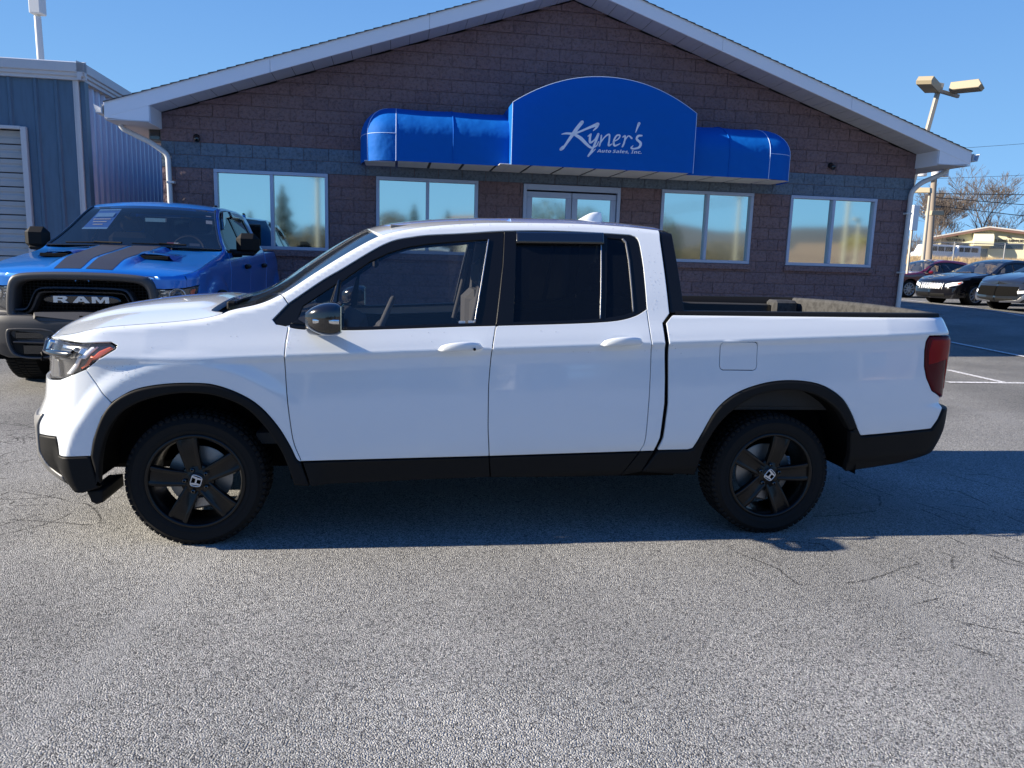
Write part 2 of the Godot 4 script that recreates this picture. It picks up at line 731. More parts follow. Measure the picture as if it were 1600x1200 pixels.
	M.house_roof = mat(grey(0.14, 0.10, 0.085), 0.9)
	M.sticker_white = mat(grey(0.7), 0.5)
	M.sticker_blue = mat(grey(0.05, 0.17, 0.6), 0.5)
	M.sticker_pale = mat(grey(0.2, 0.42, 0.8), 0.5)
	M.sticker_red = mat(grey(0.4, 0.08, 0.08), 0.5)
	M.disc = mat(grey(0.28), 0.4, 0.8)
	M.drop = pane(Color(grey(0.6), 0.25))
	make_asphalt()


func make_asphalt() -> void:
	var a := mat(Color.WHITE, 0.88)
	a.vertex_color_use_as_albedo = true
	var st := noise(0.30, FastNoiseLite.TYPE_CELLULAR, 1, 7)
	st.cellular_return_type = FastNoiseLite.RETURN_DISTANCE
	st.cellular_jitter = 1.0
	var tone := noise(0.30, FastNoiseLite.TYPE_CELLULAR, 1, 7)
	tone.cellular_return_type = FastNoiseLite.RETURN_CELL_VALUE
	tone.cellular_jitter = 1.0
	var c := []
	for q in [[0.05, 0.05, 0.052], [0.185, 0.186, 0.182], [0.28, 0.281, 0.272], [0.35, 0.35, 0.337], [0.43, 0.428, 0.405], [0.56, 0.555, 0.53]]:
		c.append(grey(q[0], q[1], q[2]))
	a.albedo_texture = noise_map(tone, 2048, [[0.0, 0.22, 0.4, 0.6, 0.85, 1.0], c])
	a.heightmap_enabled = true
	a.heightmap_texture = noise_map(st, 2048)
	a.heightmap_scale = -0.85
	a.uv1_scale = Vector3.ONE / 3.4
	# cracks, stains and worn places, 16 m across
	var big := 2048
	var f := noise(0.006, FastNoiseLite.TYPE_SIMPLEX, 6, 77)
	var im := f.get_seamless_image(1024, 1024)
	im.convert(Image.FORMAT_L8)
	var d := im.get_data()
	for i in d.size():
		d[i] = 196 + int(d[i] * 0.23)
	im = Image.create_from_data(1024, 1024, false, Image.FORMAT_L8, d)
	im.resize(big, big, Image.INTERPOLATE_BILINEAR)
	im.convert(Image.FORMAT_RGB8)
	rng.seed = 11
	# world corner of the map: x -8, z -15
	var runs := [vv([1.9, -3.35, 2.2, -3.5, 2.05, -3.75]), vv([2.0, -3.2, 2.35, -3.05, 2.9, -3.0, 2.95, -3.2]), vv([2.95, -3.2, 3.3, -3.15]), vv([2.0, -3.2, 1.85, -3.02, 2.0, -2.9]),
		vv([1.25, -3.95, 1.4, -3.75, 1.45, -3.5]), vv([2.6, -4.3, 2.7, -3.9, 3.1, -3.7, 3.4, -3.72]), vv([-3.9, -4.0, -3.2, -4.15, -2.6, -4.1, -2.2, -4.05])]
	for k in 90: # a crazed patch at the front of the white truck
		var p := Vector2(rng.randf_range(-5.6, -2.5), rng.randf_range(-6.6, -4.2))
		var w := [p]
		var an := (0.35 if k % 2 else 1.9) + rng.randf_range(-0.35, 0.35)
		for s in rng.randi_range(4, 11):
			an += rng.randf_range(-0.25, 0.25) + (1.3 if rng.randf() < 0.12 else 0.0)
			p += Vector2.from_angle(an) * 0.075
			w.append(p)
		runs.append(w)
	for k in 46: # and another behind it, in its shadow
		var p := Vector2(rng.randf_range(1.6, 5.4), rng.randf_range(-6.2, -3.9))
		var w := [p]
		var an := (0.1 if k % 3 else 1.2) + rng.randf_range(-0.3, 0.3)
		for s in rng.randi_range(5, 14):
			an += rng.randf_range(-0.25, 0.25) + (1.3 if rng.randf() < 0.1 else 0.0)
			p += Vector2.from_angle(an) * 0.085
			w.append(p)
		runs.append(w)
	var px := big / 16.0
	for w in runs:
		for i in w.size() - 1:
			var l: int = int(w[i].distance_to(w[i + 1]) * px * 1.5) + 1
			for k in l:
				var q: Vector2 = w[i].lerp(w[i + 1], float(k) / l) + Vector2(rng.randf_range(-0.004, 0.004), rng.randf_range(-0.004, 0.004))
				if sin(q.x * 9.0 + q.y * 7.0) > 0.75:
					continue
				var at := Vector2i(((q + Vector2(8, 15)) * px).floor())
				if rng.randf() < 0.85 and at.x >= 0 and at.y >= 0 and at.x < big and at.y < big:
					im.set_pixelv(at, Color(0.34, 0.34, 0.34))
	a.detail_enabled = true
	a.detail_uv_layer = BaseMaterial3D.DETAIL_UV_2
	a.detail_blend_mode = BaseMaterial3D.BLEND_MODE_MUL
	a.detail_albedo = ImageTexture.create_from_image(im)
	M.asphalt = a


# ---------- the place ----------
func ground_height(x: float, z: float) -> float:
	var d := -z
	return 0.5 * smoothstep(9.0, 24.0, d) * smoothstep(4.0, 11.0, x) + 1.7 * smoothstep(38.0, 58.0, d) * smoothstep(6.0, 16.0, x)


func make_sky() -> void:
	var cam := Camera3D.new()
	cam.name = "camera"
	var pitch := 0.163193
	var roll := 0.030052
	var fw := Vector3(0, -sin(pitch), -cos(pitch))
	var up := Vector3(0, cos(pitch), -sin(pitch))
	var rt := Vector3.RIGHT
	var r2 := rt * cos(roll) + up * sin(roll)
	var u2 := up * cos(roll) - rt * sin(roll)
	cam.transform = Transform3D(Basis(r2, u2, -fw), Vector3(0, 1.54194, 0))
	cam.fov = rad_to_deg(2.0 * atan(600.0 / 1188.403))
	cam.near = 0.05
	cam.far = 4000.0
	add_child(cam)
	var sky := ProceduralSkyMaterial.new()
	sky.sky_top_color = Color(0.19, 0.44, 0.80)
	sky.sky_horizon_color = Color(0.60, 0.82, 1.0)
	sky.sky_curve = 0.25
	sky.ground_bottom_color = Color(0.2, 0.2, 0.2)
	sky.ground_horizon_color = Color(0.4, 0.42, 0.45)
	sky.sun_angle_max = 12.0
	sky.sun_curve = 0.1
	sky.energy_multiplier = 0.45
	var s := Sky.new()
	s.sky_material = sky
	var env := Environment.new()
	env.background_mode = Environment.BG_SKY
	env.sky = s
	env.tonemap_mode = Environment.TONE_MAPPER_LINEAR
	env.tonemap_exposure = 2.35
	env.sdfgi_enabled = true
	env.ssao_enabled = true
	env.ssil_enabled = true
	var we := WorldEnvironment.new()
	we.name = "environment"
	we.environment = env
	add_child(we)
	var sun := DirectionalLight3D.new()
	sun.name = "sun"
	var yaw := 0.1408 - 0.014
	var el := deg_to_rad(25.0)
	var to := Vector3(cos(el) * cos(yaw), -sin(el), -cos(el) * sin(yaw))
	sun.basis = Basis.looking_at(to, Vector3.UP)
	sun.light_color = Color(1.0, 0.95, 0.87)
	sun.light_energy = 1.6
	sun.light_angular_distance = 0.53
	sun.shadow_enabled = true
	add_child(sun)


func make_ground() -> void:
	var xs := []
	var zs := []
	for i in range(-16, 17):
		xs.append(i * 2.5)
	for i in range(-16, 17):
		zs.append(i * 2.5)
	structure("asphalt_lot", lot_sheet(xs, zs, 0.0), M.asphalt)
	xs = [-1500, -600, -250, -120, -70, -40]
	for i in range(-20, 60):
		xs.append(i * 1.5)
	xs.append_array([110, 200, 600, 1500])
	zs = [-1500, -500, -200, -120, -90]
	for i in range(-40, -18):
		zs.append(i * 1.75)
	zs.append_array([-25, -10, 20, 60, 140, 300, 700, 1500])
	var m := MB.new()
	var rows := []
	for z in zs:
		var row := PackedVector3Array()
		for x in xs:
			var drop := 0.12 if z > -41 and z < 41 and x > -41 and x < 41 else 0.0
			row.append(Vector3(x, ground_height(x, z) - drop, z))
		rows.append(row)
	m.sheet(rows, true)
	structure("dry_field", m, M.field)
	# wooded ridge in the distance, all the way round behind the camera
	m = MB.new()
	rows = []
	var f := noise(0.9, FastNoiseLite.TYPE_SIMPLEX, 4, 3)
	for r in 9:
		var row := PackedVector3Array()
		for k in 121:
			var an := TAU * k / 120.0
			var h: float = [0.0, 14.0, 30.0, 40.0, 46.0, 52.0, 58.0, 52.0, 0.0][r]
			var away := 0.08 + 0.72 * smoothstep(0.26, 0.50, cos(an)) * (1.0 - smoothstep(-0.2, 0.1, -sin(an))) # the ridge lies to one side
			row.append(Vector3(cos(an), 0, sin(an)) * (560.0 + r * 55.0) + Vector3.UP * (h * away * (1.0 + 0.35 * f.get_noise_2d(cos(an) * 3.0, sin(an) * 3.0 + r * 0.12)) - 1.0))
		rows.append(row)
	m.sheet(rows)
	structure("hills", m, M.hill)
	for q in [[6.13, -10.61, 13.0, -11.27, "straight white parking line crossing behind the white pickup's tail"], [6.84, -11.87, 7.0, -10.75, "short slanting white line meeting the straight parking line"],
			[8.3, -18.1, 9.6, -10.8, "long white line running from shade into sunlight on the lot"], [14.1, -28.5, 13.55, -18.5, "white line in front of the parked cars' bumpers"]]:
		parking_line(Vector2(q[0], q[1]), Vector2(q[2], q[3]), q[4])


func parking_line(a: Vector2, b: Vector2, label: String) -> void:
	var m := MB.new()
	var s := (b - a).normalized().orthogonal() * 0.055
	var l := []
	var r := []
	for i in 25:
		var p := a.lerp(b, i / 24.0)
		l.append(Vector3(p.x + s.x, ground_height(p.x + s.x, p.y + s.y) + 0.006, p.y + s.y))
		r.append(Vector3(p.x - s.x, ground_height(p.x - s.x, p.y - s.y) + 0.006, p.y - s.y))
	m.sheet([l, r])
	var o := part("parking_line", m, M.line_paint, self)
	tag(o, label, "painted line", "painted parking lines")


func lot_sheet(xs: Array, zs: Array, y: float) -> ArrayMesh:
	var v := PackedVector3Array()
	var n := PackedVector3Array()
	var u1 := PackedVector2Array()
	var u2 := PackedVector2Array()
	var tone := PackedColorArray()
	var ix := PackedInt32Array()
	var w := xs.size()
	for j in zs.size():
		for i in w:
			var x: float = xs[i]
			var z: float = zs[j]
			v.append(Vector3(x, ground_height(x, z) + y, z))
			n.append(Vector3(ground_height(x - 0.5, z) - ground_height(x + 0.5, z), 1.0, ground_height(x, z - 0.5) - ground_height(x, z + 0.5)).normalized())
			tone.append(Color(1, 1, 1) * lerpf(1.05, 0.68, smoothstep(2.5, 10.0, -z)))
			u1.append(Vector2(x, z))
			u2.append(Vector2((x + 8.0) / 16.0, (z + 15.0) / 16.0))
	for j in zs.size() - 1:
		for i in w - 1:
			var p := j * w + i
			ix.append_array([p, p + 1, p + w + 1, p, p + w + 1, p + w])
	var a := []
	a.resize(Mesh.ARRAY_MAX)
	a[Mesh.ARRAY_VERTEX] = v
	a[Mesh.ARRAY_NORMAL] = n
	a[Mesh.ARRAY_TEX_UV] = u1
	a[Mesh.ARRAY_TEX_UV2] = u2
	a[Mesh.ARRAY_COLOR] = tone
	a[Mesh.ARRAY_INDEX] = ix
	var m := ArrayMesh.new()
	m.add_surface_from_arrays(Mesh.PRIMITIVE_TRIANGLES, a)
	return m


# ---------- the showroom ----------
const LEFT := -5.85
const RIGHT := 7.56
const APEX := 0.86
const COURSE := 0.2032
const HEAD := 2.849

func rake(s: float) -> float:
	return 3.66 + (minf(s - LEFT, RIGHT - s)) * 0.3295


func make_showroom() -> void:
	var at := Vector3(0, 0, -13.611)
	var yaw := 0.15618
	var b := thing("car_showroom", "brown concrete block showroom with low gable roof and blue band above its windows", "building", at, yaw)
	var open := [[-5.05, -3.22, 1.575], [-2.43, -0.69, 1.575], [0.10, 1.85, 0.02], [2.61, 4.37, 1.575], [5.09, 6.83, 1.575]]
	# core wall, its face the mortar
	var core := MB.new()
	var cuts := [LEFT]
	for o in open:
		cuts.append(o[0])
		cuts.append(o[1])
	cuts.append(RIGHT)
	for i in range(0, cuts.size() - 1):
		var a: float = cuts[i]
		var d: float = cuts[i + 1]
		var m := (a + d) * 0.5
		if i % 2 == 0:
			core.box(Vector3(m, HEAD * 0.5, -0.172), Vector3(d - a, HEAD, 0.3))
		else:
			var sill: float = open[i / 2][2]
			core.box(Vector3(m, sill * 0.5, -0.172), Vector3(d - a, sill, 0.3))
	core.prism(PackedVector2Array([Vector2(LEFT, HEAD), Vector2(RIGHT, HEAD), Vector2(RIGHT, 3.66), Vector2(APEX, rake(APEX)), Vector2(LEFT, 3.66)]), -0.36, -0.022)
	part("wall_core", core, M.mortar, b)
	var sides := MB.new()
	for s in [LEFT + 0.15, RIGHT - 0.15]:
		sides.box(Vector3(s, 1.83, -7.4), Vector3(0.3, 3.66, 14.0))
	sides.box(Vector3(APEX, 1.83, -14.5), Vector3(RIGHT - LEFT, 3.66, 0.3))
	part("side_wall", sides, M.block, b)
	var inside := MB.new()
	inside.box(Vector3(APEX, 0.05, -7.4), Vector3(RIGHT - LEFT - 0.7, 0.04, 13.8))
	inside.box(Vector3(APEX, 3.1, -7.4), Vector3(RIGHT - LEFT - 0.7, 0.04, 13.8))
	inside.box(Vector3(APEX, 1.6, -6.0), Vector3(RIGHT - LEFT - 0.7, 3.0, 0.1))
	part("interior_room", inside, M.seat, b)
	# blocks in running bond, the nearest ones each a piece
	var list := []
	for k in range(-14, 16):
		var y0 := HEAD + k * COURSE
		var shift := 0.0 if k % 2 == 0 else -COURSE
		var s := LEFT + shift
		while s < RIGHT - 0.02:
			var spans := [[maxf(s, LEFT), minf(s + 2 * COURSE, RIGHT)]]
			if k < 0:
				for o in open:
					if y0 + COURSE * 0.5 < o[2]:
						continue
					var left := []
					for p in spans:
						if p[1] <= o[0] or p[0] >= o[1]:
							left.append(p)
						else:
							if p[0] < o[0] - 0.03:
								left.append([p[0], o[0]])
							if p[1] > o[1] + 0.03:
								left.append([o[1], p[1]])
					spans = left
			for p in spans:
				if rake(p[0]) > y0 + 0.03 or rake(p[1]) > y0 + 0.03:
					list.append([p[0], p[1], y0, k])
			s += 2 * COURSE
	var eye := Vector3(-2.1, 1.5, 13.4)
	var order := []
	for q in list:
		var m := Vector3((q[0] + q[1]) * 0.5, q[2] + 0.1, 0)
		var far := m.distance_to(eye)
		if m.y < 1.25 and m.x > -3.3:
			far += 50.0
		if m.x > -2.7 and m.x < 4.7 and m.y > 2.95 and m.y < 3.7:
			far += 50.0
		if m.x < -3.3 and m.y < 1.9:
			far += 50.0
		if q[1] - q[0] < 0.25:
			far += 4.0
		order.append([far, q])
	order.sort_custom(func(x, y): return x[0] < y[0])
	rng.seed = 5
	var shared := {}
	var rest := {"block": MB.new(), "block_blue": MB.new()}
	for i in order.size():
		var q: Array = order[i][1]
		var w: float = q[1] - q[0] - 0.009
		var kind := "block_blue" if q[3] == 0 or q[3] == 1 else "block"
		var cut: bool = rake(q[0] + 0.01) < q[2] + COURSE or rake(q[1] - 0.01) < q[2] + COURSE
		var tone := rng.randi_range(0, 4)
		var tall := COURSE - 0.009
		var m: MB
		var key := [kind, snappedf(w, 0.001), tone]
		if cut:
			m = MB.new()
			var poly := PackedVector2Array([Vector2(-w / 2, -tall / 2), Vector2(w / 2, -tall / 2)])
			var c := Vector2((q[0] + q[1]) * 0.5, q[2] + COURSE * 0.5)
			poly.append(Vector2(w / 2, clampf(rake(c.x + w / 2) - c.y - 0.004, -tall / 2 + 0.004, tall / 2)))
			if c.x - w / 2 < APEX and c.x + w / 2 > APEX:
				poly.append(Vector2(APEX - c.x, minf(rake(APEX) - c.y, tall / 2) + 0.001))
			poly.append(Vector2(-w / 2, clampf(rake(c.x - w / 2) - c.y - 0.004, -tall / 2 + 0.004, tall / 2)))
			m.tint = block_tone(tone)
			m.prism(poly, -0.06, 0.0, Transform3D(), 0.0)
		elif shared.has(key):
			m = null
		else:
			m = MB.new()
			m.tint = block_tone(tone)
			# rough split face, its corners set back by unequal amounts
			var h := []
			for e in 9:
				h.append(rng.randf_range(-0.006, 0.004) if e != 4 else 0.004)
			var rows := []
			for ry in 4:
				var row := PackedVector3Array()
				for rx in 5:
					var edge: bool = ry == 0 or ry == 3 or rx == 0 or rx == 4
					row.append(Vector3((rx / 4.0 - 0.5) * w, (ry / 3.0 - 0.5) * tall, -0.007 if edge else rng.randf_range(-0.003, 0.006)))
				rows.append(row)
			m.sheet(rows)
			var skirt := []
			var ring := [Vector2(-w / 2, -tall / 2), Vector2(w / 2, -tall / 2), Vector2(w / 2, tall / 2), Vector2(-w / 2, tall / 2)]
			for e in 4:
				var a: Vector2 = ring[e]
				var d: Vector2 = ring[(e + 1) % 4]
				m.quad(Vector3(a.x, a.y, -0.06), Vector3(d.x, d.y, -0.06), Vector3(d.x, d.y, -0.007), Vector3(a.x, a.y, -0.007))
			shared[key] = [m, m.mesh()]
		var place := Transform3D(Basis(), Vector3((q[0] + q[1]) * 0.5, q[2] + COURSE * 0.5, 0))
		if i < 292:
			var o := part("concrete_block", m if cut else shared[key][1], M[kind], b)
			o.transform = place
		else:
			rest[kind].add(m if cut else shared[key][0], place)
	for kind in rest:
		part("concrete_block_rest", rest[kind], M[kind], b).set_meta("kind", "stuff")
	for i in [0, 1, 3, 4]:
		show_window(b, open[i][0], open[i][1], open[i][2], HEAD)
	show_door(b, open[2][0], open[2][1])
	show_roof(b)
	pipes(b)
	make_awning(at, yaw)
	# small fittings on the wall
	for q in [[-5.29, 3.33, "small black dome camera on the wall above the leftmost window"], [5.81, 3.41, "small black dome camera on the wall near the right eave"]]:
		var c := thing("security_camera", q[2], "camera", at + Basis(Vector3.UP, yaw) * Vector3(q[0], q[1], 0.0), yaw, "cameras on the gable wall")
		var m := MB.new()
		m.lathe([Vector2(0.05, 0.0), Vector2(0.05, 0.03), Vector2(0.0, 0.03)], 14)
		part("base_plate", m, M.black_plastic, c)
		m = MB.new()
		m.lathe([Vector2(0.045, -0.04), Vector2(0.05, 0.05), Vector2(0.035, 0.075), Vector2(0.0, 0.08)], 14, Transform3D(Basis(Vector3(1, 0.3, 0).normalized(), 0.5), Vector3(0.01, -0.02, 0.04)))
		part("lens_barrel", m, M.gloss_black, c)
	var fl := thing("flood_light", "square dark flood light under the left eave of the showroom", "wall lamp", at + Basis(Vector3.UP, yaw) * Vector3(-5.98, 3.27, -0.25), yaw)
	var fm := MB.new()
	fm.box(Vector3(0, 0.1, 0), Vector3(0.2, 0.24, 0.14), 0.015)
	part("housing", fm, M.dull_metal, fl)
	fm = MB.new()
	fm.box(Vector3(0, 0.1, 0.075), Vector3(0.15, 0.17, 0.02), 0.005)
	part("lamp_glass", fm, M.window_dark, fl)
	fm = MB.new()
	fm.box(Vector3(0.09, 0.1, -0.05), Vector3(0.06, 0.05, 0.05), 0.005)
	part("bracket", fm, M.dull_metal, fl)


func block_tone(k: int) -> Color:
	var v: float = [0.90, 0.97, 1.0, 1.03, 1.08][k]
	return Color(v, v * [1.0, 0.97, 1.0, 1.03, 0.99][k], v * [1.02, 0.97, 1.0, 1.0, 1.04][k])


func show_window(b: Node3D, s0: float, s1: float, y0: float, y1: float) -> void:
	var w := MB.new()
	var f := 0.055
	var mid := (s0 + s1) * 0.5
	w.box(Vector3(mid, y1 - f / 2, -0.03), Vector3(s1 - s0 - 0.004, f, 0.1), 0.004)
	w.box(Vector3(mid, y0 + f / 2, -0.03), Vector3(s1 - s0 - 0.004, f, 0.1), 0.004)
	for s in [s0 + f / 2 + 0.002, s1 - f / 2 - 0.002, mid]:
		w.box(Vector3(s, (y0 + y1) / 2, -0.032), Vector3(f, y1 - y0 - 2 * f, 0.1), 0.004)
	var o := part("window", w, M.window_frame, b)
	for e in 2:
		var a := s0 + f if e == 0 else mid + f / 2
		var d := mid - f / 2 if e == 0 else s1 - f
		var p := MB.new()
		p.box(Vector3((a + d) / 2, (y0 + y1) / 2, -0.055), Vector3(d - a, y1 - y0 - 2 * f, 0.012))
		part("window_pane", p, M.glass_mirror, o)
	var sl := MB.new()
	sl.box(Vector3(mid, y0 - 0.055, 0.005), Vector3(s1 - s0 + 0.06, 0.1, 0.09), 0.008)
	part("window_sill", sl, M.block, o)


func show_door(b: Node3D, s0: float, s1: float) -> void:
	var f := MB.new()
	var mid := (s0 + s1) / 2
	for s in [s0 + 0.03, s1 - 0.03]:
		f.box(Vector3(s, 1.42, -0.04), Vector3(0.06, 2.84, 0.12), 0.005)
	f.box(Vector3(mid, 2.79, -0.04), Vector3(s1 - s0 - 0.12, 0.1, 0.12), 0.005)
	var o := part("entrance_frame", f, M.window_frame, b)
	for e in [-1.0, 1.0]:
		var w := (s1 - s0) / 2 - 0.07
		var c: float = mid + e * (w / 2 + 0.005)
		var d := MB.new()
		d.box(Vector3(c, 2.665, -0.05), Vector3(w, 0.1, 0.05), 0.005)
		d.box(Vector3(c, 0.14, -0.05), Vector3(w, 0.24, 0.05), 0.005)
		for k in [-1.0, 1.0]:
			d.box(Vector3(c + k * (w / 2 - 0.05), 1.44, -0.05), Vector3(0.1, 2.35, 0.05), 0.005)
		part("glass_door", d, M.window_frame, b)
		var p := MB.new()
		p.box(Vector3(c, 1.44, -0.055), Vector3(w - 0.2, 2.35, 0.012))
		part("door_pane", p, M.glass_mirror, o)


func show_roof(b: Node3D) -> void:
	var over := 0.62
	var slope := atan(0.3295)
	var roof := MB.new()
	var deck := MB.new()
	for e in [-1.0, 1.0]:
		var eave: float = (LEFT - 0.62) if e < 0 else (RIGHT + 0.62)
		var ye := 3.66 - 0.62 * 0.3295 + 0.24
		var run: float = absf(APEX - eave)
		var len := run / cos(slope)
		# overlapping shingle courses
		var n := int(len / 0.145)
		for i in n:
			var a := float(i) / n * run
			var d := float(i + 1) / n * run + 0.03
			var xa: float = eave - e * a
			var xd: float = eave - e * d
			var ya := ye + a * 0.3295 + 0.012
			var yd := ye + d * 0.3295 - 0.004
			var p := [Vector3(xa, ya, over + 0.02), Vector3(xd, yd, over + 0.02), Vector3(xd, yd, -14.8), Vector3(xa, ya, -14.8)]
			if e > 0:
				roof.quad(p[0], p[3], p[2], p[1]) if false else roof.quad(p[3], p[0], p[1], p[2])
			else:
				roof.quad(p[0], p[1], p[2], p[3])
			roof.quad(Vector3(xa, ya - 0.014, over + 0.02), p[0], p[3], Vector3(xa, ya - 0.014, -14.8))
			var lip := [Vector3(xa, ya - 0.02, over + 0.02), Vector3(xd, yd - 0.006, over + 0.02)]
			roof.quad(lip[0], lip[1], p[1], p[0])
		# fascia board along the rake, in three lengths
		var fy := 0.225
		for i in 3:
			var a := run * i / 3.0
			var d := run * (i + 1) / 3.0 - 0.004
			var poly := PackedVector2Array([Vector2(eave - e * a, ye + a * 0.3295), Vector2(eave - e * a, ye + a * 0.3295 - fy), Vector2(eave - e * d, ye + d * 0.3295 - fy), Vector2(eave - e * d, ye + d * 0.3295)])
			var f := MB.new()
			f.prism(poly, over - 0.03, over, Transform3D(), 0.003)
			part("fascia_board", f, M.fascia, b)
		# boxed return at the eave
		var r := MB.new()
		var rx: float = (LEFT + 0.02) if e < 0 else (RIGHT - 0.02)
		var yr := ye - fy
		var tri_ := PackedVector2Array([Vector2(eave, yr), Vector2(rx, yr - 0.03), Vector2(rx, yr + absf(rx - eave) * 0.3295), Vector2(eave, yr + 0.001)])
		r.prism(tri_, over - 0.034, over - 0.004, Transform3D(), 0.0)
		r.box(Vector3(rx, yr + 0.09, over / 2 - 0.02), Vector3(0.02, 0.26, over - 0.03))
		part("eave_return", r, M.fascia, b)
		var under := MB.new()
		under.box(Vector3((eave + rx) / 2, yr - 0.022, over / 2 - 7.0), Vector3(absf(eave - rx), 0.014, 14.0 + over))
		part("eave_soffit", under, M.soffit, b)
		var ef := MB.new()
		ef.box(Vector3(eave + e * 0.01, ye - 0.1, -7.1), Vector3(0.02, 0.24, 15.3))
		part("eave_fascia", ef, M.fascia, b)
		# gutter along the eave
		var g := MB.new()
		var gp := PackedVector2Array([Vector2(0.02, 0.0), Vector2(0.11, 0.0), Vector2(0.13, 0.10), Vector2(0.15, 0.13), Vector2(0.138, 0.13), Vector2(0.10, 0.012), Vector2(0.032, 0.012), Vector2(0.032, 0.13), Vector2(0.02, 0.13)])
		var gx := Transform3D(Basis.from_scale(Vector3(e, 1, 1)), Vector3(eave, ye - 0.17, 0))
		var gm := MB.new()
		gm.prism(gp, -14.8, over + 0.03)
		g.add(gm, gx)
		part("gutter", g, M.gutter, b)
		# soffit panels under the rake
		var cnt := int(run / 0.30)
		for i in cnt:
			var a := run * i / cnt + 0.62 * 0.0
			var d := run * (i + 1) / cnt
			if d < 0.64:
				continue
			var w := d - a - 0.007
			var m := MB.new()
			var c := (a + d) / 2
			m.box(Vector3.ZERO, Vector3(w / cos(slope), 0.012, over - 0.03), 0.003)
			m.box(Vector3(w * 0.17, -0.0085, 0), Vector3(0.012, 0.005, over - 0.05))
			var o := part("soffit_panel", m, M.soffit, b)
			o.transform = Transform3D(Basis(Vector3(0, 0, 1), -e * slope), Vector3(eave - e * c, ye + c * 0.3295 - fy + 0.014, over / 2 - 0.015))
		deck.prism(PackedVector2Array([Vector2(eave, ye - 0.01), Vector2(APEX, ye + run * 0.3295 - 0.01), Vector2(APEX, ye + run * 0.3295 - 0.16), Vector2(eave, ye - 0.16)]), -14.8, over - 0.04)
	part("roof_deck", deck, M.groove, b)
	var rf := part("shingle_course", roof, M.shingle, b)
	rf.set_meta("kind", "stuff")


func bend(points: Array, r := 0.05, steps := 4) -> Array:
	# rounds the corners of a path
	var o := [points[0]]
	for i in range(1, points.size() - 1):
		var a: Vector3 = points[i]
		var p: Vector3 = a + (points[i - 1] - a).normalized() * r
		var q: Vector3 = a + (points[i + 1] - a).normalized() * r
		for k in steps + 1:
			var t := float(k) / steps
			o.append(p.lerp(a, t).lerp(a.lerp(q, t), t))
	o.append(points[-1])
	return o


func pipes(b: Node3D) -> void:
	for e in 2:
		var m := MB.new()
		if e == 0:
			m.tube(bend([Vector3(-6.42, 3.62, 0.12), Vector3(-6.40, 3.40, 0.12), Vector3(-5.95, 3.19, 0.09), Vector3(-5.73, 3.03, 0.06), Vector3(-5.70, 0.1, 0.06)], 0.08), 0.042, 10)
		else:
			m.tube(bend([Vector3(8.14, 3.62, 0.12), Vector3(8.10, 3.38, 0.12), Vector3(7.62, 3.17, 0.09), Vector3(7.47, 3.0, 0.06), Vector3(7.45, 0.1, 0.06)], 0.08), 0.045, 10)
		var o := part("downspout", m, M.pipe_white, b)
		for y in [2.6, 1.5]:
			var k := MB.new()
			k.box(Vector3(-5.70 if e == 0 else 7.45, y, 0.05), Vector3(0.12, 0.035, 0.11), 0.004)
			part("pipe_strap", k, M.pipe_white, o)


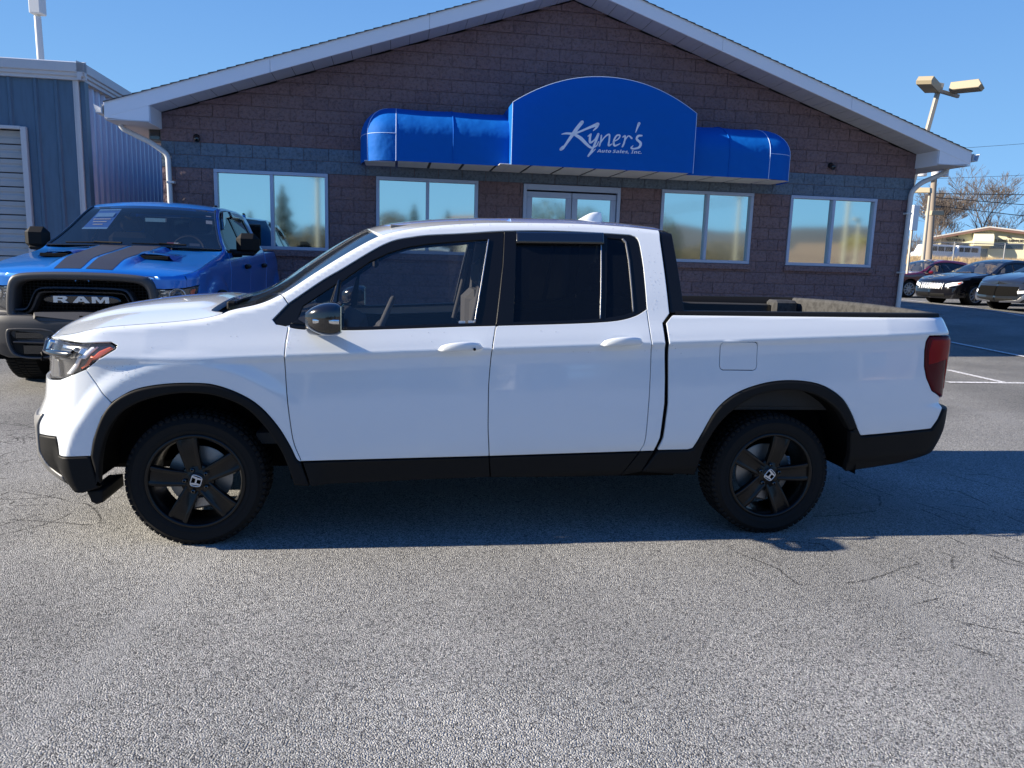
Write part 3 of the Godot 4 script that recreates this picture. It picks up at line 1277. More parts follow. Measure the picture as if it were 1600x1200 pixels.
func make_awning(at: Vector3, yaw: float) -> void:
	var a := thing("entrance_awning", "bright blue canvas awning with arched middle and white script over the entrance", "awning", at, yaw)
	var base := 3.01
	var zw := 0.90
	var h := 0.42
	var rise := 0.50
	# one wing: straight run and a rounded end
	for e in [-1.0, 1.0]:
		var s_in := -0.30 if e < 0 else 2.72
		var s_seam := -2.10 if e < 0 else 4.17
		var s_end := -2.68 if e < 0 else 4.78
		var m := MB.new()
		var rows := []
		var prof := []
		for k in 4:
			prof.append(Vector2(1.0, base + h * k / 3.0))
		for k in range(1, 11):
			var t := k / 10.0 * PI / 2
			prof.append(Vector2(pow(cos(t), 0.9) if k < 10 else 0.0, base + h + rise * sin(t)))
		var plan := []
		for k in 7:
			plan.append(Vector2(lerpf(s_in, s_seam, k / 6.0), 1.0))
		for k in range(1, 11):
			var t := k / 10.0 * PI / 2
			plan.append(Vector2(s_seam + (s_end - s_seam) * pow(sin(t), 0.75), pow(maxf(cos(t), 0.0), 0.75)))
		for q in prof:
			var row := PackedVector3Array()
			for p in plan:
				var s: float = p.x
				if absf(s - s_seam) > 0.001 and (s - s_seam) * e > 0:
					s = s_seam + (s - s_seam) * maxf(q.x, 0.02)
				var sag: float = 0.012 * sin(PI * clampf((p.x - s_in) / (s_seam - s_in), 0, 1) * 2.0) if q.x < 0.98 and q.x > 0.05 else 0.0
				row.append(Vector3(s, q.y - absf(sag), p.y * q.x * zw))
			rows.append(row)
		m.sheet(rows, e < 0)
		var w := part("canopy_wing", m, M.canvas, a)
		# white welts along the seams
		for k in [6, 11]:
			var path := []
			for i in rows.size():
				path.append(rows[i][k])
			var t := MB.new()
			t.tube(path, 0.006, 6)
			part("seam_welt", t, M.piping, w)
		var path2 := []
		for k in range(6, plan.size()):
			path2.append(rows[3][k])
		var t2 := MB.new()
		t2.tube(path2, 0.005, 6)
		part("seam_welt", t2, M.piping, w)
		# middle rib showing through the cloth
		var rp := []
		for i in rows.size():
			rp.append(rows[i][3] + Vector3(0, 0.003, 0.003))
		var rib := MB.new()
		rib.tube(rp, 0.009, 6)
		part("frame_rib", rib, M.canvas, w)
	# arched middle
	var za := 1.15
	var x0 := -0.30
	var x1 := 2.72
	var arc := []
	for k in 33:
		var t := k / 32.0
		arc.append(Vector2(lerpf(x0, x1, t), 3.955 + 0.465 * (1.0 - pow(absf(2.0 * t - 1.0), 2.1))))
	var poly := PackedVector2Array([Vector2(x1, base), Vector2(x0, base)])
	for p in arc:
		poly.append(p)
	poly.reverse()
	var f := MB.new()
	var tr := Geometry2D.triangulate_polygon(poly)
	for i in range(0, tr.size(), 3):
		var p := [poly[tr[i]], poly[tr[i + 1]], poly[tr[i + 2]]]
		if (p[1] - p[0]).cross(p[2] - p[0]) < 0:
			p = [p[0], p[2], p[1]]
		f.tri(Vector3(p[0].x, p[0].y, za), Vector3(p[1].x, p[1].y, za), Vector3(p[2].x, p[2].y, za))
	var face := part("arch_front", f, M.canvas, a)
	var top := MB.new()
	var ra := PackedVector3Array()
	var rb := PackedVector3Array()
	var edge := []
	for p in arc:
		ra.append(Vector3(p.x, p.y, za))
		rb.append(Vector3(p.x, p.y, 0.0))
		edge.append(Vector3(p.x, p.y, za))
	top.sheet([ra, rb])
	top.quad(Vector3(x0, base, 0), Vector3(x0, base, za), Vector3(x0, arc[0].y, za), Vector3(x0, arc[0].y, 0))
	top.quad(Vector3(x1, base, za), Vector3(x1, base, 0), Vector3(x1, arc[0].y, 0), Vector3(x1, arc[0].y, za))
	part("arch_top", top, M.canvas, a)
	var wl := MB.new()
	edge.push_front(Vector3(x0, base, za))
	edge.append(Vector3(x1, base, za))
	wl.tube(edge, 0.005, 6)
	part("seam_welt", wl, M.piping, face)
	# pale panels underneath, dark gaps between
	var s := -2.60
	while s < 4.7:
		var n := minf(s + 0.53, 4.70)
		var deep := za if n > x0 + 0.1 and s < x1 - 0.1 else zw
		if s < -2.1 or n > 4.3:
			deep = zw * 0.8
		var p := MB.new()
		p.box(Vector3((s + n) / 2 - 0.02, base + 0.008, deep / 2 + 0.005), Vector3(n - s - 0.045, 0.012, deep - 0.07), 0.003)
		part("underside_panel", p, M.underside, a)
		s = n
	var bar := MB.new()
	bar.box(Vector3(1.03, base + 0.035, 0.42), Vector3(6.1, 0.03, 0.8))
	part("underside_frame", bar, M.groove, a)
	script_lettering(a, za + 0.004)


func brush(m: MB, pts: Array, xf: Callable) -> void:
	# one pen stroke: x, y, width triples, smoothed
	var p := []
	for i in range(0, pts.size(), 3):
		p.append(Vector3(pts[i], pts[i + 1], pts[i + 2]))
	var q := []
	for i in p.size() - 1:
		for k in 6:
			q.append(p[i].cubic_interpolate(p[i + 1], p[maxi(i - 1, 0)], p[mini(i + 2, p.size() - 1)], k / 6.0))
	q.append(p[-1])
	var l := PackedVector3Array()
	var r := PackedVector3Array()
	for i in q.size():
		var d: Vector3 = q[mini(i + 1, q.size() - 1)] - q[maxi(i - 1, 0)]
		var s: Vector2 = Vector2(-d.y, d.x).normalized() * q[i].z * 0.5
		l.append(xf.call(Vector2(q[i].x + s.x, q[i].y + s.y)))
		r.append(xf.call(Vector2(q[i].x - s.x, q[i].y - s.y)))
	m.sheet([r, l])
	for e in [0, q.size() - 1]: # round ends
		var c := Vector2(q[e].x, q[e].y)
		for k in 8:
			m.tri(xf.call(c), xf.call(c + Vector2.from_angle(TAU * (k + 1) / 8) * q[e].z * 0.48), xf.call(c + Vector2.from_angle(TAU * k / 8) * q[e].z * 0.48))


func script_lettering(a: Node3D, z: float) -> void:
	var lift := [0.0]
	var xf := func(p: Vector2) -> Vector3: return Vector3(0.46 + (p.x - 270) * 0.001417, 3.735 - (p.y - 190) * 0.00137 + (p.x - 520) * 0.0000548, z + lift[0])
	var letters := [
		["K", [[524, 205, 40, 480, 260, 42, 430, 330, 40, 340, 465, 26, 318, 490, 38, 292, 512, 34], [296, 343, 10, 350, 333, 22, 430, 335, 26, 500, 312, 22, 600, 268, 26, 704, 226, 42], [704, 226, 38, 692, 260, 26, 656, 298, 10], [430, 340, 26, 510, 382, 38, 590, 455, 32, 645, 490, 22, 700, 468, 14, 722, 422, 12]]],
		["y", [[598, 362, 14, 632, 335, 14, 622, 370, 26, 626, 432, 24, 676, 400, 16, 716, 336, 26], [716, 336, 28, 690, 420, 26, 650, 520, 24, 610, 584, 22], [610, 588, 14, 652, 545, 12, 690, 505, 10]]],
		["n", [[752, 350, 18, 748, 410, 18, 735, 468, 20], [742, 440, 14, 790, 370, 14, 842, 338, 20, 846, 400, 18, 842, 462, 22, 880, 444, 10]]],
		["e", [[892, 420, 12, 950, 388, 14, 968, 348, 18, 930, 350, 18, 900, 410, 22, 912, 464, 22, 974, 440, 10]]],
		["r", [[1002, 366, 14, 1030, 352, 18, 1024, 420, 20, 1004, 474, 20], [1018, 420, 14, 1066, 352, 14, 1108, 378, 22]]],
		["apostrophe", [[1186, 208, 32, 1170, 250, 22, 1150, 310, 8]]],
		["s", [[1226, 346, 18, 1184, 350, 26, 1168, 386, 26, 1216, 432, 30, 1198, 480, 26, 1136, 496, 18, 1108, 486, 20, 1128, 460, 8]]],
	]
	for q in letters:
		var m := MB.new()
		lift[0] = 0.0
		for s in q[1]:
			brush(m, s, xf)
			lift[0] += 0.0006
		part("script_letter", m, M.lettering, a)
	var font := SystemFont.new()
	font.font_names = PackedStringArray(["Droid Sans"])
	font.font_weight = 700
	var o := text("Auto Sales, Inc.", font, 0.062, 0.74, 0.004)
	var m2 := MB.new()
	m2.add(o, Transform3D(Basis(Vector3(1, 0.02, 0), Vector3(0.28, 1, 0), Vector3(0, 0, 1)), Vector3(1.08, 3.255, z)))
	part("small_lettering", m2, M.lettering, a)


func text(what: String, font: Font, tall: float, wide: float, deep: float) -> MB:
	# lettering of that cap height and total width, from the origin to the right
	var t := TextMesh.new()
	t.text = what
	t.font = font
	t.font_size = 32
	t.pixel_size = 0.01
	t.depth = 0.02
	t.curve_step = 0.5
	var m := MB.new()
	var src := t.get_mesh_arrays()
	var v: PackedVector3Array = src[Mesh.ARRAY_VERTEX]
	var lo := v[0]
	var hi := v[0]
	for p in v:
		lo = lo.min(p)
		hi = hi.max(p)
	var sx := wide / (hi.x - lo.x)
	var sy := tall / (hi.y - lo.y) if tall > 0 else sx
	m.v = v
	m.n = src[Mesh.ARRAY_NORMAL]
	m.uv = src[Mesh.ARRAY_TEX_UV]
	m.ix = src[Mesh.ARRAY_INDEX]
	for i in v.size():
		m.c.append(Color.WHITE)
		m.v[i] = Vector3((v[i].x - lo.x) * sx, (v[i].y - lo.y) * sy, (v[i].z - lo.z) / maxf(hi.z - lo.z, 1e-5) * deep)
	return m


# ---------- the steel building at the left ----------
func ribbed(len: float, tall: float, pitch: float, deep: float, wide: float) -> MB:
	# a sheet in xy whose ribs stand out along z
	var m := MB.new()
	var x := 0.0
	var pts := [Vector2(0, 0)]
	while x < len:
		for q in [[pitch * 0.5 - wide, 0.0], [pitch * 0.5 - wide * 0.45, deep], [pitch * 0.5 + wide * 0.45, deep], [pitch * 0.5 + wide, 0.0]]:
			pts.append(Vector2(minf(x + q[0], len), q[1]))
		x += pitch
	pts.append(Vector2(len, 0))
	for i in pts.size() - 1:
		if pts[i + 1].x - pts[i].x > 0.001:
			m.quad(Vector3(pts[i].x, 0, pts[i].y), Vector3(pts[i + 1].x, 0, pts[i + 1].y), Vector3(pts[i + 1].x, tall, pts[i + 1].y), Vector3(pts[i].x, tall, pts[i].y))
	return m


func make_workshop() -> void:
	var yaw := 0.15618
	var b := thing("steel_workshop", "blue steel workshop with ribbed silver side wall and grey roll-up door", "building", Vector3(-8.35, 0, -15.0), yaw)
	var tall := 4.62
	# front wall of sheets left and right of the door, and above it
	var d0 := -4.6
	var d1 := -0.99
	var head := 3.66
	var m := ribbed(-d1 - 0.12, tall, 0.36, 0.035, 0.05)
	part("wall_sheet", m, M.blue_steel, b).position = Vector3(d1 + 0.08, 0, 0)
	m = ribbed(d1 - d0 + 0.08, tall - head, 0.36, 0.035, 0.05)
	part("wall_sheet", m, M.blue_steel, b).position = Vector3(d0, head, 0)
	m = ribbed(4.0, tall, 0.36, 0.035, 0.05)
	part("wall_sheet", m, M.blue_steel, b).position = Vector3(d0 - 4.0, 0, 0)
	m = MB.new()
	m.box(Vector3(-4.3, tall / 2, -0.08), Vector3(8.5, tall, 0.1))
	m.box(Vector3(-0.1, tall / 2, -8), Vector3(0.1, tall, 16.0))
	part("wall_core", m, M.dark, b).position = Vector3(0, 0, -0.15)
	m = ribbed(16.0, tall - 0.02, 0.305, 0.045, 0.075)
	part("side_sheet", m, M.galv, b).transform = Transform3D(Basis(Vector3.UP, PI / 2), Vector3(0.0, 0, -0.2))
	m = MB.new()
	m.box(Vector3(-0.02, tall / 2, -0.02), Vector3(0.10, tall, 0.10), 0.006)
	part("corner_trim", m, M.gutter, b)
	m = MB.new()
	m.box(Vector3(0.075, tall / 2, -0.12), Vector3(0.085, tall, 0.2), 0.006)
	part("corner_flashing", m, M.blue_steel, b)
	# roll-up door of long slats
	for k in 14:
		var y0 := head * k / 14.0
		m = MB.new()
		var pr := PackedVector2Array([Vector2(0.0, 0.004), Vector2(0.035, 0.012), Vector2(0.035, 0.10), Vector2(0.022, 0.125), Vector2(0.022, 0.15), Vector2(0.035, 0.172), Vector2(0.035, 0.245), Vector2(0.0, 0.255)])
		var q := MB.new()
		q.prism(pr, 0, d1 - d0 - 0.1)
		m.add(q, Transform3D(Basis(Vector3(0, 0, 1), Vector3(0, 1, 0), Vector3(-1, 0, 0)), Vector3(d1 - 0.05, y0, -0.12)))
		part("door_slat", m, M.door_grey, b)
	m = MB.new()
	m.box(Vector3(d1 + 0.02, head / 2, 0.02), Vector3(0.1, head + 0.1, 0.12), 0.006)
	m.box(Vector3(d0 - 0.02, head / 2, 0.02), Vector3(0.1, head + 0.1, 0.12), 0.006)
	m.box(Vector3((d0 + d1) / 2, head + 0.03, 0.022), Vector3(d1 - d0 - 0.06, 0.06, 0.115), 0.006)
	part("door_frame", m, M.gutter, b)
	# roof edge: stepped white trim along the front and down the side
	m = MB.new()
	var pf := PackedVector2Array([Vector2(0, 0), Vector2(0.07, 0.0), Vector2(0.07, 0.05), Vector2(0.10, 0.07), Vector2(0.10, 0.12), Vector2(0.13, 0.14), Vector2(0.13, 0.30), Vector2(0.0, 0.34)])
	var tr := MB.new()
	tr.prism(pf, 0, 9.0)
	m.add(tr, Transform3D(Basis(Vector3(0, 0, 1), Vector3(0, 1, 0), Vector3(-1, 0, 0)), Vector3(0.18, tall - 0.02, 0.0)))
	part("roof_trim", m, M.gutter, b)
	m = MB.new()
	tr = MB.new()
	tr.prism(pf, -16.0, 0.13)
	m.add(tr, Transform3D(Basis(), Vector3(0.05, tall - 0.022, 0.0)))
	part("side_gutter", m, M.gutter, b)
	m = MB.new()
	m.box(Vector3(-4.3, tall + 0.2, -8), Vector3(8.9, 0.12, 16))
	part("roof_sheet", m, M.gutter, b)
	# meter box and sign on the side
	m = MB.new()
	m.box(Vector3(0.12, 2.55, -5.6), Vector3(0.12, 0.2, 0.5), 0.01)
	part("meter_box", m, M.dull_metal, b)


func lamp_head(m: MB, at: Vector3, dir: float, tilt := 0.12) -> void:
	var xf := Transform3D(Basis(Vector3.UP, dir) * Basis(Vector3(0, 0, 1), tilt), at)
	m.prism(PackedVector2Array([Vector2(0, -0.09), Vector2(0.72, -0.10), Vector2(0.78, -0.02), Vector2(0.70, 0.12), Vector2(0.03, 0.12)]), -0.2, 0.2, xf, 0.012)


func make_poles() -> void:
	# twin-headed lamp standing behind the showroom's right eave
	var p := thing("lot_lamp", "tall tan parking lot lamp with two shoebox heads behind the right eave", "street lamp", Vector3(9.22, 0.2, -19.5))
	p.rotation.z = -0.165
	p.scale = Vector3.ONE * 0.88
	var m := MB.new()
	m.box(Vector3(0, 3.25, 0), Vector3(0.11, 6.5, 0.11), 0.012)
	part("pole", m, M.pole_metal, p)
	m = MB.new()
	m.box(Vector3(0.05, 6.52, 0.1), Vector3(1.1, 0.09, 0.09), 0.01, Transform3D(Basis(Vector3.UP, 0.2), Vector3.ZERO))
	m.box(Vector3(0, 6.62, 0), Vector3(0.16, 0.26, 0.16), 0.01)
	part("cross_arm", m, M.pole_metal, p)
	m = MB.new()
	lamp_head(m, Vector3(0.25, 6.62, 0.15), -0.75, 0.12)
	part("lamp_head", m, M.lamp_tan, p)
	m = MB.new()
	lamp_head(m, Vector3(-0.15, 6.55, 0.0), 3.9, 0.05)
	part("lamp_head", m, M.lamp_tan, p)
	# two small lamps further off
	for q in [[18.4, -35.0, 5.05, "grey lamp post with single angled head beyond the white board"], [19.7, -37.5, 4.25, "lower tan lamp post with short cross bar beside the wooden pole"]]:
		var h: float = q[2] - 0.55
		var o := thing("lamp_post", q[3], "street lamp", Vector3(q[0], 0.5, q[1]), 0.0, "small lamps beyond the lot")
		m = MB.new()
		m.tube([Vector3(0.05, 0, 0), Vector3(0, h, 0)], [0.1, 0.06], 8)
		part("pole", m, M.pole_metal, o)
		m = MB.new()
		lamp_head(m, Vector3(0, h + 0.08, 0.1), 2.4 if h > 4 else 0.3, 0.05)
		part("lamp_head", m, M.lamp_tan, o)
	# wooden pole with transformers
	var u := thing("utility_pole", "grey wooden utility pole with transformers half hidden by the right eave", "utility pole", Vector3(24.0, 0.6, -45.0))
	m = MB.new()
	m.tube([Vector3(0.1, 0, 0), Vector3(-0.3, 8.4, 0)], [0.2, 0.14], 10)
	part("pole", m, M.pole_wood, u)
	for k in 3:
		m = MB.new()
		var c := Vector3(-0.28 + (k - 1) * 0.62, 6.7, 0.3 if k == 1 else 0.0)
		m.tube([c + Vector3(0, -0.4, 0), c + Vector3(0, 0.36, 0), c + Vector3(0, 0.42, 0)], [0.24, 0.24, 0.15], 12)
		part("transformer", m, M.gutter, u)
	for y in [4.6, 4.3]:
		m = MB.new()
		m.box(Vector3(-0.15, y, 0), Vector3(1.0, 0.09, 0.1), 0.01)
		part("cross_arm", m, M.pole_wood, u)
	# wires running from the pole to the right
	for q in [[5.35, 60.0, 7.6, "upper"], [5.15, 60.0, 5.0, "middle"], [4.7, 60.0, 3.4, "lower"]]:
		m = MB.new()
		var path := []
		for k in 21:
			var t := k / 20.0
			path.append(Vector3(lerpf(23.8, q[1], t), 0.6 + lerpf(q[0], q[2], t) - 0.8 * sin(PI * t) * 0.6, lerpf(-45, -47, t)))
		m.tube(path, 0.022, 5)
		tag(part("power_line", m, M.wire, self), q[3] + " dark cable running from the wooden pole across the bare trees", "cable", "cables to the right")
	for q in [[-12.0, 8.9, 60.0, 14.0, "thin high wire crossing the sky right of the roof"], [-12.0, 8.0, 60.0, 11.0, "thin wire just under the high wire, right of the roof"]]:
		m = MB.new()
		var path := []
		for k in 21:
			var t := k / 20.0
			path.append(Vector3(lerpf(q[0], q[2], t), lerpf(q[1], q[3], t) - 1.2 * sin(PI * t), -62.0))
		m.tube(path, 0.014, 5)
		tag(part("power_line", m, M.wire, self), q[4], "cable", "high wires")
	# lamp on the roof line of the workshop
	var w := thing("floodlight_mast", "pale mast with square lamp rising behind the steel workshop", "lamp", Vector3(-15.0, 0, -25.0))
	m = MB.new()
	m.tube([Vector3(0.06, 0, 0), Vector3(-0.02, 8.5, 0)], [0.14, 0.1], 10)
	part("pole", m, M.pipe_white, w)
	m = MB.new()
	m.box(Vector3(0, 8.85, 0), Vector3(0.36, 0.6, 0.36), 0.03)
	part("lamp_head", m, M.pipe_white, w)
	# white board seen edge on
	var s := thing("sign_board", "white upright sign board at the corner of the showroom", "sign", Vector3(15.3, 0.45, -30.0), 0.5)
	m = MB.new()
	m.box(Vector3(0, 3.1, 0), Vector3(0.36, 0.95, 0.1), 0.015)
	part("board", m, M.white_flat, s)
	m = MB.new()
	m.box(Vector3(0, 1.3, -0.06), Vector3(0.08, 2.7, 0.08), 0.01)
	part("post", m, M.pole_metal, s)


# ---------- wheels ----------
func tyre(r: float, rim: float, w: float, lugs: int) -> MB:
	# axis z, outer face towards +z at z = 0
	var m := MB.new()
	var s := r - rim
	m.lathe([Vector2(rim - 0.012, -w + 0.03), Vector2(rim + 0.01, -w + 0.01), Vector2(rim + s * 0.5, -w - 0.004), Vector2(r - 0.03, -w + 0.012), Vector2(r - 0.008, -w + 0.03), Vector2(r - 0.008, -0.03), Vector2(r - 0.026, -0.012), Vector2(r - 0.034, -0.006), Vector2(rim + s * 0.62, 0.004), Vector2(rim + s * 0.6, 0.001), Vector2(rim + s * 0.5, 0.002), Vector2(rim + s * 0.28, -0.004), Vector2(rim + s * 0.26, -0.001), Vector2(rim + 0.014, -0.008), Vector2(rim + 0.004, -0.013), Vector2(rim - 0.012, -0.022)], 72)
	# tread blocks round the shoulder and the crown
	for k in lugs:
		var an := TAU * k / lugs
		var xf := Transform3D(Basis(Vector3(0, 0, 1), an), Vector3.ZERO)
		var wd := TAU * r / lugs * 0.40
		m.prism(PackedVector2Array([Vector2(r - 0.04, -wd), Vector2(r - 0.004, -wd), Vector2(r - 0.004, wd), Vector2(r - 0.04, wd)]), -0.055, -0.0165, xf, 0.008)
		for q in [[-0.115, -0.062], [-0.175, -0.122], [-w + 0.012, -0.182]]:
			if q[0] > -w:
				var tw := an + (PI / lugs if q[0] < -0.1 and q[0] > -0.16 else 0.0)
				m.box(Vector3(r - 0.006, 0, (q[0] + q[1]) / 2), Vector3(0.014, wd * 1.7, q[1] - q[0]), 0.002, Transform3D(Basis(Vector3(0, 0, 1), tw), Vector3.ZERO))
	return m


func spoke_wheel(root: Node3D, at: Vector3, turn: float, side: float, r: float, rim: float, spoke_mat: Material, spokes: int, emblem: bool, w := 0.24) -> void:
	# a road wheel as one part: tyre, barrel, spokes, nuts and cap beneath it
	var wheel := part("wheel", tyre(r, rim, w, 62), M.rubber, root)
	wheel.transform = Transform3D(Basis(Vector3.UP, 0.0 if side > 0 else PI) * Basis(Vector3(0, 0, 1), turn), at)
	var m := MB.new()
	m.lathe([Vector2(rim + 0.006, -0.014), Vector2(rim + 0.002, -0.006), Vector2(rim - 0.008, -0.006), Vector2(rim - 0.012, -0.012), Vector2(rim - 0.022, -0.03), Vector2(rim - 0.03, -0.10), Vector2(rim - 0.03, -0.2)], 72, Transform3D(), false)
	part("rim_barrel", m, spoke_mat, wheel)
	for k in spokes:
		m = MB.new()
		var xf := Transform3D(Basis(Vector3(0, 0, 1), TAU * k / spokes), Vector3.ZERO)
		var ro := rim - 0.012
		if spokes == 5:
			# broad paddle: two raised edges, a trough between, dished towards the hub
			var sec := []
			for i in 6:
				var t := i / 5.0
				var rad := lerpf(0.052, ro, t)
				var hw := lerpf(0.040, 0.056, t)
				var z := -0.034 + 0.024 * sin(t * PI * 0.62) + (0.0 if i < 5 else -0.004)
				var row := PackedVector3Array()
				for q in [[-1.0, -0.03], [-0.98, -0.004], [-0.86, 0.0], [-0.56, -0.001], [-0.48, -0.009], [0.48, -0.009], [0.56, -0.001], [0.86, 0.0], [0.98, -0.004], [1.0, -0.03]]:
					row.append(xf * Vector3(rad, q[0] * hw, z + q[1]))
				sec.append(row)
			m.sheet(sec, true)
		else:
			m.prism(PackedVector2Array([Vector2(0.05, -0.022), Vector2(ro, -0.014), Vector2(ro, 0.014), Vector2(0.05, 0.022)]), -0.06, -0.018, xf, 0.005)
		part("spoke", m, spoke_mat, wheel)
	m = MB.new()
	m.lathe([Vector2(0.088, -0.07), Vector2(0.088, -0.045), Vector2(0.08, -0.038), Vector2(0.045, -0.034), Vector2(0.042, -0.028), Vector2(0.038, -0.024), Vector2(0.0, -0.023)], 40, Transform3D(), false)
	part("hub", m, spoke_mat, wheel)
	if emblem:
		for k in 5:
			m = MB.new()
			var an := TAU * (k + 0.12) / 5
			m.lathe([Vector2(0.013, -0.05), Vector2(0.013, -0.028), Vector2(0.009, -0.022), Vector2(0.0, -0.021)], 6, Transform3D(Basis(), Vector3(cos(an), sin(an), 0) * 0.060), false)
			part("wheel_nut", m, M.gloss_black, wheel)
		m = MB.new()
		hbadge(m, 0.029)
		part("hub_emblem", m, M.silver_letter, wheel).transform = Transform3D(Basis(Vector3(0, 0, 1), -0.45), Vector3(0, 0, -0.0225))
	m = MB.new()
	m.lathe([Vector2(0.165, -0.13), Vector2(0.165, -0.115), Vector2(0.06, -0.112)], 40, Transform3D(), false)
	part("brake_disc", m, M.disc, wheel)
	if emblem:
		m = MB.new()
		m.box(Vector3(-0.13, 0.02, -0.105), Vector3(0.07, 0.15, 0.06), 0.012)
		part("brake_caliper", m, M.disc, wheel)


func hbadge(m: MB, s: float) -> void:
	# rounded frame round a splayed letter
	var o := []
	for k in 41:
		var an := TAU * k / 40
		var c := Vector2(cos(an), sin(an))
		var p := Vector2(signf(c.x) * pow(absf(c.x), 0.42), signf(c.y) * pow(absf(c.y), 0.5) * 0.9)
		p.x *= 1.0 + p.y * 0.1
		o.append(Vector3(p.x * s, p.y * s, 0.0))
	m.tube(o, s * 0.1, 6, false)
	for e in [-1.0, 1.0]:
		var x := PackedVector2Array([Vector2(e * 0.42 * s, -0.82 * s), Vector2(e * 0.62 * s, -0.82 * s), Vector2(e * 0.84 * s, 0.82 * s), Vector2(e * 0.52 * s, 0.82 * s), Vector2(e * 0.42 * s, 0.15 * s), Vector2(e * 0.34 * s, -0.12 * s)])
		m.prism(x, 0.0, s * 0.12)
	m.prism(PackedVector2Array([Vector2(-0.40 * s, -0.13 * s), Vector2(0.40 * s, -0.13 * s), Vector2(0.44 * s, 0.16 * s), Vector2(-0.44 * s, 0.16 * s)]), 0.0, s * 0.11)


# ---------- the white pickup ----------
func white_body() -> Body:
	var b := Body.new()
	b.ends(vv([-1.80, .985, -2.0, .978, -2.15, .955, -2.27, .905, -2.36, .83, -2.43, .715, -2.49, .55, -2.535, .3, -2.55, 0]), vv([2.2, .985, 2.4, .975, 2.53, .96, 2.605, .93, 2.65, .88, 2.68, .80, 2.70, .5, 2.705, 0]))
	b.sf = Tab.new(vv([.2, .16, .3, .10, .39, .03, .5, 0, .62, 0, .70, .03, .76, .05, .86, .06, 1.05, .085, 1.10, .125, 1.2, .2]))
	b.sr = Tab.new(vv([.36, .10, .42, .06, .5, .01, .62, -.02, .75, -.02, .79, .02, .9, .02, 1.0, .01, 1.13, 0, 1.19, .01, 1.29, .045]))
	b.f0 = -1.95
	b.f1 = -2.4
	b.r0 = 2.3
	b.r1 = 2.62
	b.wl = Tab.new(vv([.2, .90, .33, .935, .36, .952, .44, .966, .475, .971, .515, .982, .60, .9875, .70, .9865, .80, .982, .88, .976, .95, .970, 1.0, .9665, 1.035, .966, 1.056, .972, 1.068, .9795]))
	b.wu = Tab.new(vv([1.068, .9795, 1.09, .970, 1.12, .958, 1.19, .926, 1.23, .91, 1.35, .865, 1.5, .80, 1.62, .742, 1.72, .69, 1.8, .65]))
	b.top.A = Tab.new(vv([-2.6, 1.05, -2.3, 1.10, -2.04, 1.14, -1.57, 1.19, -1.44, 1.22, -1.411, 1.235, -1.257, 1.275, -1.15, 1.325, -.97, 1.448, -.77, 1.578, -.657, 1.64, -.55, 1.674, -.4, 1.702, -.2, 1.724, 0, 1.737, .45, 1.747, .7, 1.740, .95, 1.722]))
	b.top.B = Tab.new(vv([.8, 1.262, 2.7, 1.282]))
	b.fil.A = 0.055
	b.fil.B = 0.02
	b.arch = [Vector4(-1.587, .36, .60, .69)]
	return b


const LOW := [-1.182, 1.196, -1.164, 1.176, -1.106, 1.165, -1.026, 1.153, -.768, 1.155, -.222, 1.182, -.036, 1.190, .3, 1.205, .511, 1.217, .645, 1.232, .736, 1.259, .794, 1.294]
const DFRONT := [-1.104, 1.165, -1.114, 1.092, -1.119, 1.006, -1.116, .93, -1.112, .861, -1.103, .751, -1.082, .584, -1.053, .498, -1.040, .468]
const DMID := [-.036, 1.19, -.056, 1.081, -.066, .97, -.072, .868, -.072, .75, -.07, .634, -.064, .55, -.06, .489]
const DREAR := [.794, 1.294, .803, 1.177, .811, 1.09, .813, 1.005, .812, .9, .81, .785, .802, .58, .785, .525, .779, .51]


func along(b: Body, zone: String, u0: float, u1: float, n: int) -> Array:
	# the upper rim of the skin between two stations
	var o := []
	for i in n + 1:
		var u := lerpf(u0, u1, float(i) / n)
		o.append(Vector2(u, b.tend(u, zone)))
	return o


